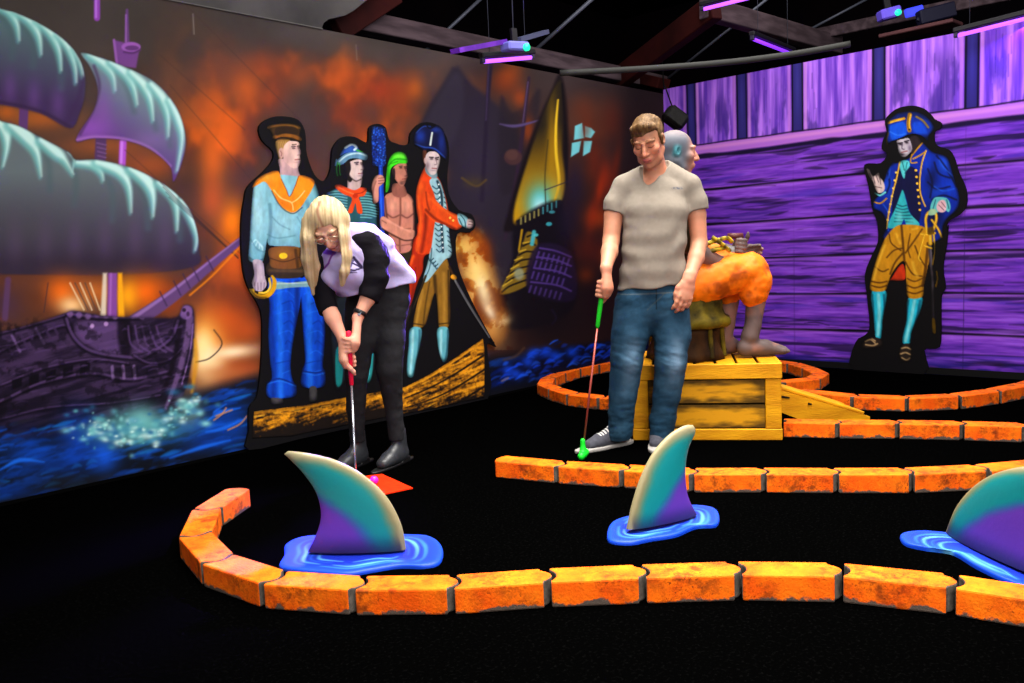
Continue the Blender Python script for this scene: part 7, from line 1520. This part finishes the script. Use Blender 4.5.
# trousers
Fj = Field(wb+[-.5, -.5, .08], wb+[.5, .5, 1.15], .0045)
Fj.limb([V(383, 279, -.03), V(383, 296, -.05), V(380, 310, -.04)], [.135, .142, .134], [.11, .118, .11], side=HR*.95+UP*.2, k=.03)
Fj.limb([V(364, 304, .0), V(359, 340, .05), V(357, 375, .06), V(356, 408, .03), V(357.5, 452, .0)], [.095, .080, .058, .047, .037], k=.03); Fj.limb([V(389, 304, -.05), V(389, 338, .0), V(389.5, 370, .03), V(393, 402, .0), V(398.5, 452, .0)], [.096, .084, .068, .050, .040], k=.03)
Fj.warp(lambda X, Y, Z: .010*(fbm((X-Y)*14, Z*20, 3, 65)-.5)); Fj.half(V(370, 441), (0, 0, -1), .003)
emit_mesh('trousers', Fj, M_CLOTH, wom, lambda V_: col0(V_, (30, 30, 33), .14, 70, 5), 2, 'black trousers')
bd = unit(-HF*.88-HR*.5)
shoe(wom, V(357.5, 450)-bd*.05, V(357.5, 450)+bd, 'black ankle boot behind the putter shaft', .23, (40, 42, 46), (14, 14, 15), .075, 'ankle_boot', .78, False)
shoe(wom, V(398.5, 452)-bd*.05, V(398.5, 452)+bd, 'black ankle boot beside the orange mat', .23, (40, 42, 46), (14, 14, 15), .075, 'ankle_boot', .78, False)
# glasses, wrist band
q = MB(); gp = lambda x, y, z: P(x, y, z)
for sg in (-1, 1):
    q.tube([gp(sg*.033+.024*math.cos(a), .108-abs(.02*math.cos(a))*.3, .002+.018*math.sin(a)) for a in np.linspace(0, 2*math.pi, 25)], .0017, 8); q.tube([gp(sg*.057, .100, .008), gp(sg*.075, .06, .010), gp(sg*.080, -.01, .008)], .0016, 8)
q.tube([gp(-.010, .108, .006), gp(0, .113, .009), gp(.010, .108, .006)], .0017, 8); q.build('glasses', mat('pale metal frame', (214, 196, 170), .25, .6, .6), wom, True, label='thin pale metal glasses')
d = unit(wR-eR); A_ = np.array([unit(np.cross(d, HF)), np.cross(d, unit(np.cross(d, HF))), d]); wc = wR-d*.028
q = MB(); q.lathe(wc, [(.030, -.010), (.033, -.010), (.0335, 0), (.033, .010), (.030, .010)], 28, ax=A_); b = q.build('wrist_band', mat('black rubber', (18, 18, 20), .5, .3), wom, True, label='black fitness band')
q = MB(); q.box(wc-HF*.031+HR*.004, (.014, .006, .024), np.array([unit(np.cross(d, HF)), HF-d*HF.dot(d), d]), bev=.002); q.build('band_screen', mat('band screen', (120, 126, 136), .15, .6), b)
putter('putter', 'putter with red grip and silver shaft in the hands of the woman', gA+ax*.01, gB, gT, mat('red rubber grip', (226, 22, 62), .5, .3), mat('silver shaft', (190, 194, 206), .2, .6, .8), mat('dark putter head', (20, 20, 22), .4, .4), HR*.6+HF*.8)

# ---------------------------------------------------------------- the seated pirate statue and its seat, on the crate
sc_ = cl(.36, cd*.5, 0); sbase = np.array([sc_[0], sc_[1], 0]); V = vplane(cl(.5, cd*.52, 0))
st = V(686, 330, 0); st = np.array([st[0], st[1], CH])
stump = thing('stump_seat', 'olive and brown stump-like seat on the crate behind the jeans of the man', 'stump', st)
def bark(a, i): return 1+.05*math.sin(a*7+i*.9)+.03*math.sin(a*13+i*2.1)
q = MB(); q.lathe(st+[0, 0, .001], [(.225, 0), (.222, .04), (.205, .10), (.20, .15), (.206, .19)], 64, wob=bark); q.build('trunk', noise_mat('brown bark', (30, 18, 10), (64, 40, 18), 9, .8, .1, 6, .35, .65, stretch=(1, 1, .4), bump=.5, bscale=25), stump, True)
q = MB(); q.lathe(st, [(.19, .185), (.24, .185), (.258, .205), (.255, .235), (.225, .255), (.21, .285), (.205, .33), (.18, .37), (.10, .385), (.02, .386)], 64, wob=lambda a, i: 1+.035*math.sin(a*9+i*.5)+.02*math.sin(a*17)); q.build('ledge', noise_mat('olive bark', (36, 30, 6), (104, 88, 14), 8, .75, .12, 6, .36, .66, bump=.5, bscale=22), stump, True)
for k in range(7):
    a = -1.9+k*.62; p0 = st+np.array([math.cos(a)*.222, math.sin(a)*.222, .001]); q = MB(); q.tube(cr([p0+[0, 0, .012], p0+[-math.cos(a)*.005, -math.sin(a)*.005, .07], p0+[-math.cos(a+.1)*.012, -math.sin(a+.1)*.012, .19]], 4), .014, 8); q.build('root', bpy.data.materials['olive bark'], stump, True)
stat = thing('pirate_statue', 'seated bald barefoot pirate statue in orange breeches on the yellow crate', 'statue', [*V(700, 330)[:2], CH])
Xf = HR; HA = np.array([HF*1.0, HR*.98-UP*.12, UP*.98+HR*.12]); HA[0] = np.cross(HA[1], HA[2])
ho = V(677, 152, .05)
Fd = Field(np.array([*sbase[:2], CH])+[-.75, -.75, -.05], np.array([*sbase[:2], CH])+[.75, .75, 1.5], .006)
P, hcol = head(Fd, ho, HA, 1.05, V(676, 185, .0), .06)
Fd.limb([V(676, 185), V(677, 205), V(682, 240), V(688, 275)], [.08, .16, .15, .145], [.075, .10, .11, .115], side=HF, k=.03)
Fd.limb([V(680, 205, .18), V(690, 245, .2), V(714, 262, .12), V(739, 268, .10), V(749, 264, .09)], [.06, .05, .048, .036, .03], k=.02)
Fd.limb([V(678, 205, -.18), V(692, 248, -.2), V(720, 250, -.1), V(738, 252, -.04)], [.06, .05, .045, .034], k=.02)
Fd.limb([V(690, 288, .09), V(757, 272, .09), V(757, 290, .09), V(753, 325, .09), V(750, 336, .09)], [.08, .06, .062, .046, .052], k=.03); Fd.limb([V(690, 288, -.09), V(732, 276, -.09), V(731, 290, -.09), V(727, 324, -.09), V(724, 338, -.09)], [.08, .06, .060, .046, .050], k=.03)
zf = CH+.004
for off, xs in ((.09, (745, 765, 783)), (-.09, (717, 731, 744))):
    p = [np.array([*V(x, 340, off)[:2], zf+h]) for x, h in zip(xs, (.05, .046, .026))]; Fd.limb(p, [.044, .044, .044], [.05, .046, .026], side=HF, k=.02)
    for j in range(5): b = p[2]+HF*(.032-.016*j); Fd.limb([b-HR*.01, b+HR*(.034-.004*abs(j-1.2))-UP*.004], [.013 if j != 4 else .015, .0095], k=.004)
Fd.half([0, 0, CH+.002], (0, 0, -1), .002)
gx = V(741, 246, .06); grip_hand(Fd, gx, unit(HR*.15+UP*1.0), unit(-HR*.3+HF*.9), .02, V(748, 262, .085), s=1.05, thumb=1)
open_hand(Fd, V(738, 256, -.05), HR*.8+UP*.2, -HF-UP*.2, UP, 1.0, (.4, .5, .5))
def sk(V_):
    c = col0(V_, (88, 74, 72), .16, 20, 3); z = V_[:, 2]; q = V_-ho; hd = (np.linalg.norm(q, axis=1) < .2)[:, None]; n = n3(V_, 14, 8)[:, None]
    pink = np.clip(sstep(.45, .65, n3(V_, 9, 5)), 0, 1)[:, None]; c = c*(1-pink*.6)+np.array([160, 104, 86])*pink*.6; l = q@HA.T
    cc = np.array([84, 88, 98])*np.ones((len(V_), 1)); f = sstep(.02, .10, l[:, 1])[:, None]; cc = cc*(1-f)+np.array([180, 120, 100])*f; tpk = (sstep(.05, .12, l[:, 2])*.5)[:, None]; cc = cc*(1-tpk)+np.array([150, 122, 116])*tpk; c = np.where(hd, cc+(n-.5)*20, c)
    ke = (np.exp(-((l[:, 1]+.014)/.024)**4-((l[:, 2]+.002)/.032)**4)*(np.abs(l[:, 0]) > .05)*hd[:, 0]*.75)[:, None]; c = c*(1-ke)+np.array([40, 118, 128])*ke
    return c
emit_mesh('body', Fd, M_SCULPT, stat, sk, 2)
Fb = Field(np.array([*sbase[:2], CH])+[-.75, -.75, .1], np.array([*sbase[:2], CH])+[.75, .75, .9], .006)
Fb.limb([V(682, 262), V(688, 290)], [.175, .185], [.14, .15], side=HF, k=.03)
Fb.limb([V(690, 286, .1), V(730, 275, .1), V(750, 270, .1), V(755, 280, .1), V(753, 294, .1)], [.13, .112, .097, .092, .08], k=.03); Fb.limb([V(690, 286, -.1), V(716, 276, -.1), V(734, 274, -.1), V(728, 292, -.1)], [.14, .12, .105, .085], k=.03)
Fb.limb([V(712, 252, .04), V(728, 262, .05)], [.05, .06], k=.04)
Fb.warp(lambda X, Y, Z: .022*(fbm3(X*11, Y*11, Z*15, 3, 71)-.5)+.012*(fbm3(X*26, Y*26, Z*26, 3, 73)-.5))
emit_mesh('breeches', Fb, M_SCULPT, stat, lambda V_: np.array([150, 62, 4.])*(1-sstep(.28, .56, n3(V_, 13, 9, 4))[:, None])+np.array([236, 112, 8.])*sstep(.28, .56, n3(V_, 13, 9, 4))[:, None], 2, 'baggy orange breeches')
Fb = Field(np.array([*sbase[:2], CH])+[-.6, -.6, .2], np.array([*sbase[:2], CH])+[.6, .6, 1.3], .006)
Fb.limb([V(676, 190), V(677, 207), V(682, 240), V(686, 262)], [.11, .185, .175, .18], [.09, .12, .13, .14], side=HF, k=.03); Fb.limb([V(680, 203, .18), V(689, 242, .2)], [.08, .066], k=.03); Fb.limb([V(678, 203, -.18), V(691, 244, -.2)], [.08, .066], k=.03)
Fb.warp(lambda X, Y, Z: .014*(fbm((X+Y)*9, Z*13, 3, 75)-.5)); emit_mesh('shirt', Fb, M_SCULPT, stat, lambda V_: col0(V_, (70, 62, 40), .25, 12, 8), 2, 'olive shirt')
q = MB(); q.tube(cr([V(700, 248, .17), V(709, 243, .17), V(718, 240, .16), V(727, 238, .14), V(732, 242, .12)], 4), [.013]*17, 8); q.tube(cr([V(712, 237, .18), V(718, 241, .18), V(724, 246, .16), V(730, 251, .14)], 4), .012, 8); q.tube(cr([V(704, 254, .17), V(714, 250, .17), V(724, 248, .15)], 4), .015, 8); q.build('sash_cord', noise_mat('olive gold cord', (80, 66, 10), (190, 160, 30), 30, .6, .2), stat, True)
# pistol in its fist
pt = thing('flintlock_pistol', 'dark brown pistol held upright by the seated pirate statue', 'pistol', gx)
q = MB(); q.tube([gx+UP*.055, gx-UP*.055-HR*.012], [.019, .017], 14); q.build('stock', noise_mat('dark walnut', (52, 22, 18), (84, 38, 30), 14, .5, .25), pt, True)
q = MB(); q.tube([gx+UP*.055+HR*.01, gx+UP*.062-HR*.075], [.02, .015], 14); q.build('barrel', mat('dull red brown barrel', (78, 34, 32), .5, .3), pt, True)
q = MB(); q.tube([gx-HR*.055-UP*.0, gx-HR*.055-UP*.06], [.018, .024], 14); q.build('cuff_band', noise_mat('grey cuff', (84, 84, 88), (130, 128, 124), 20), stat, True)
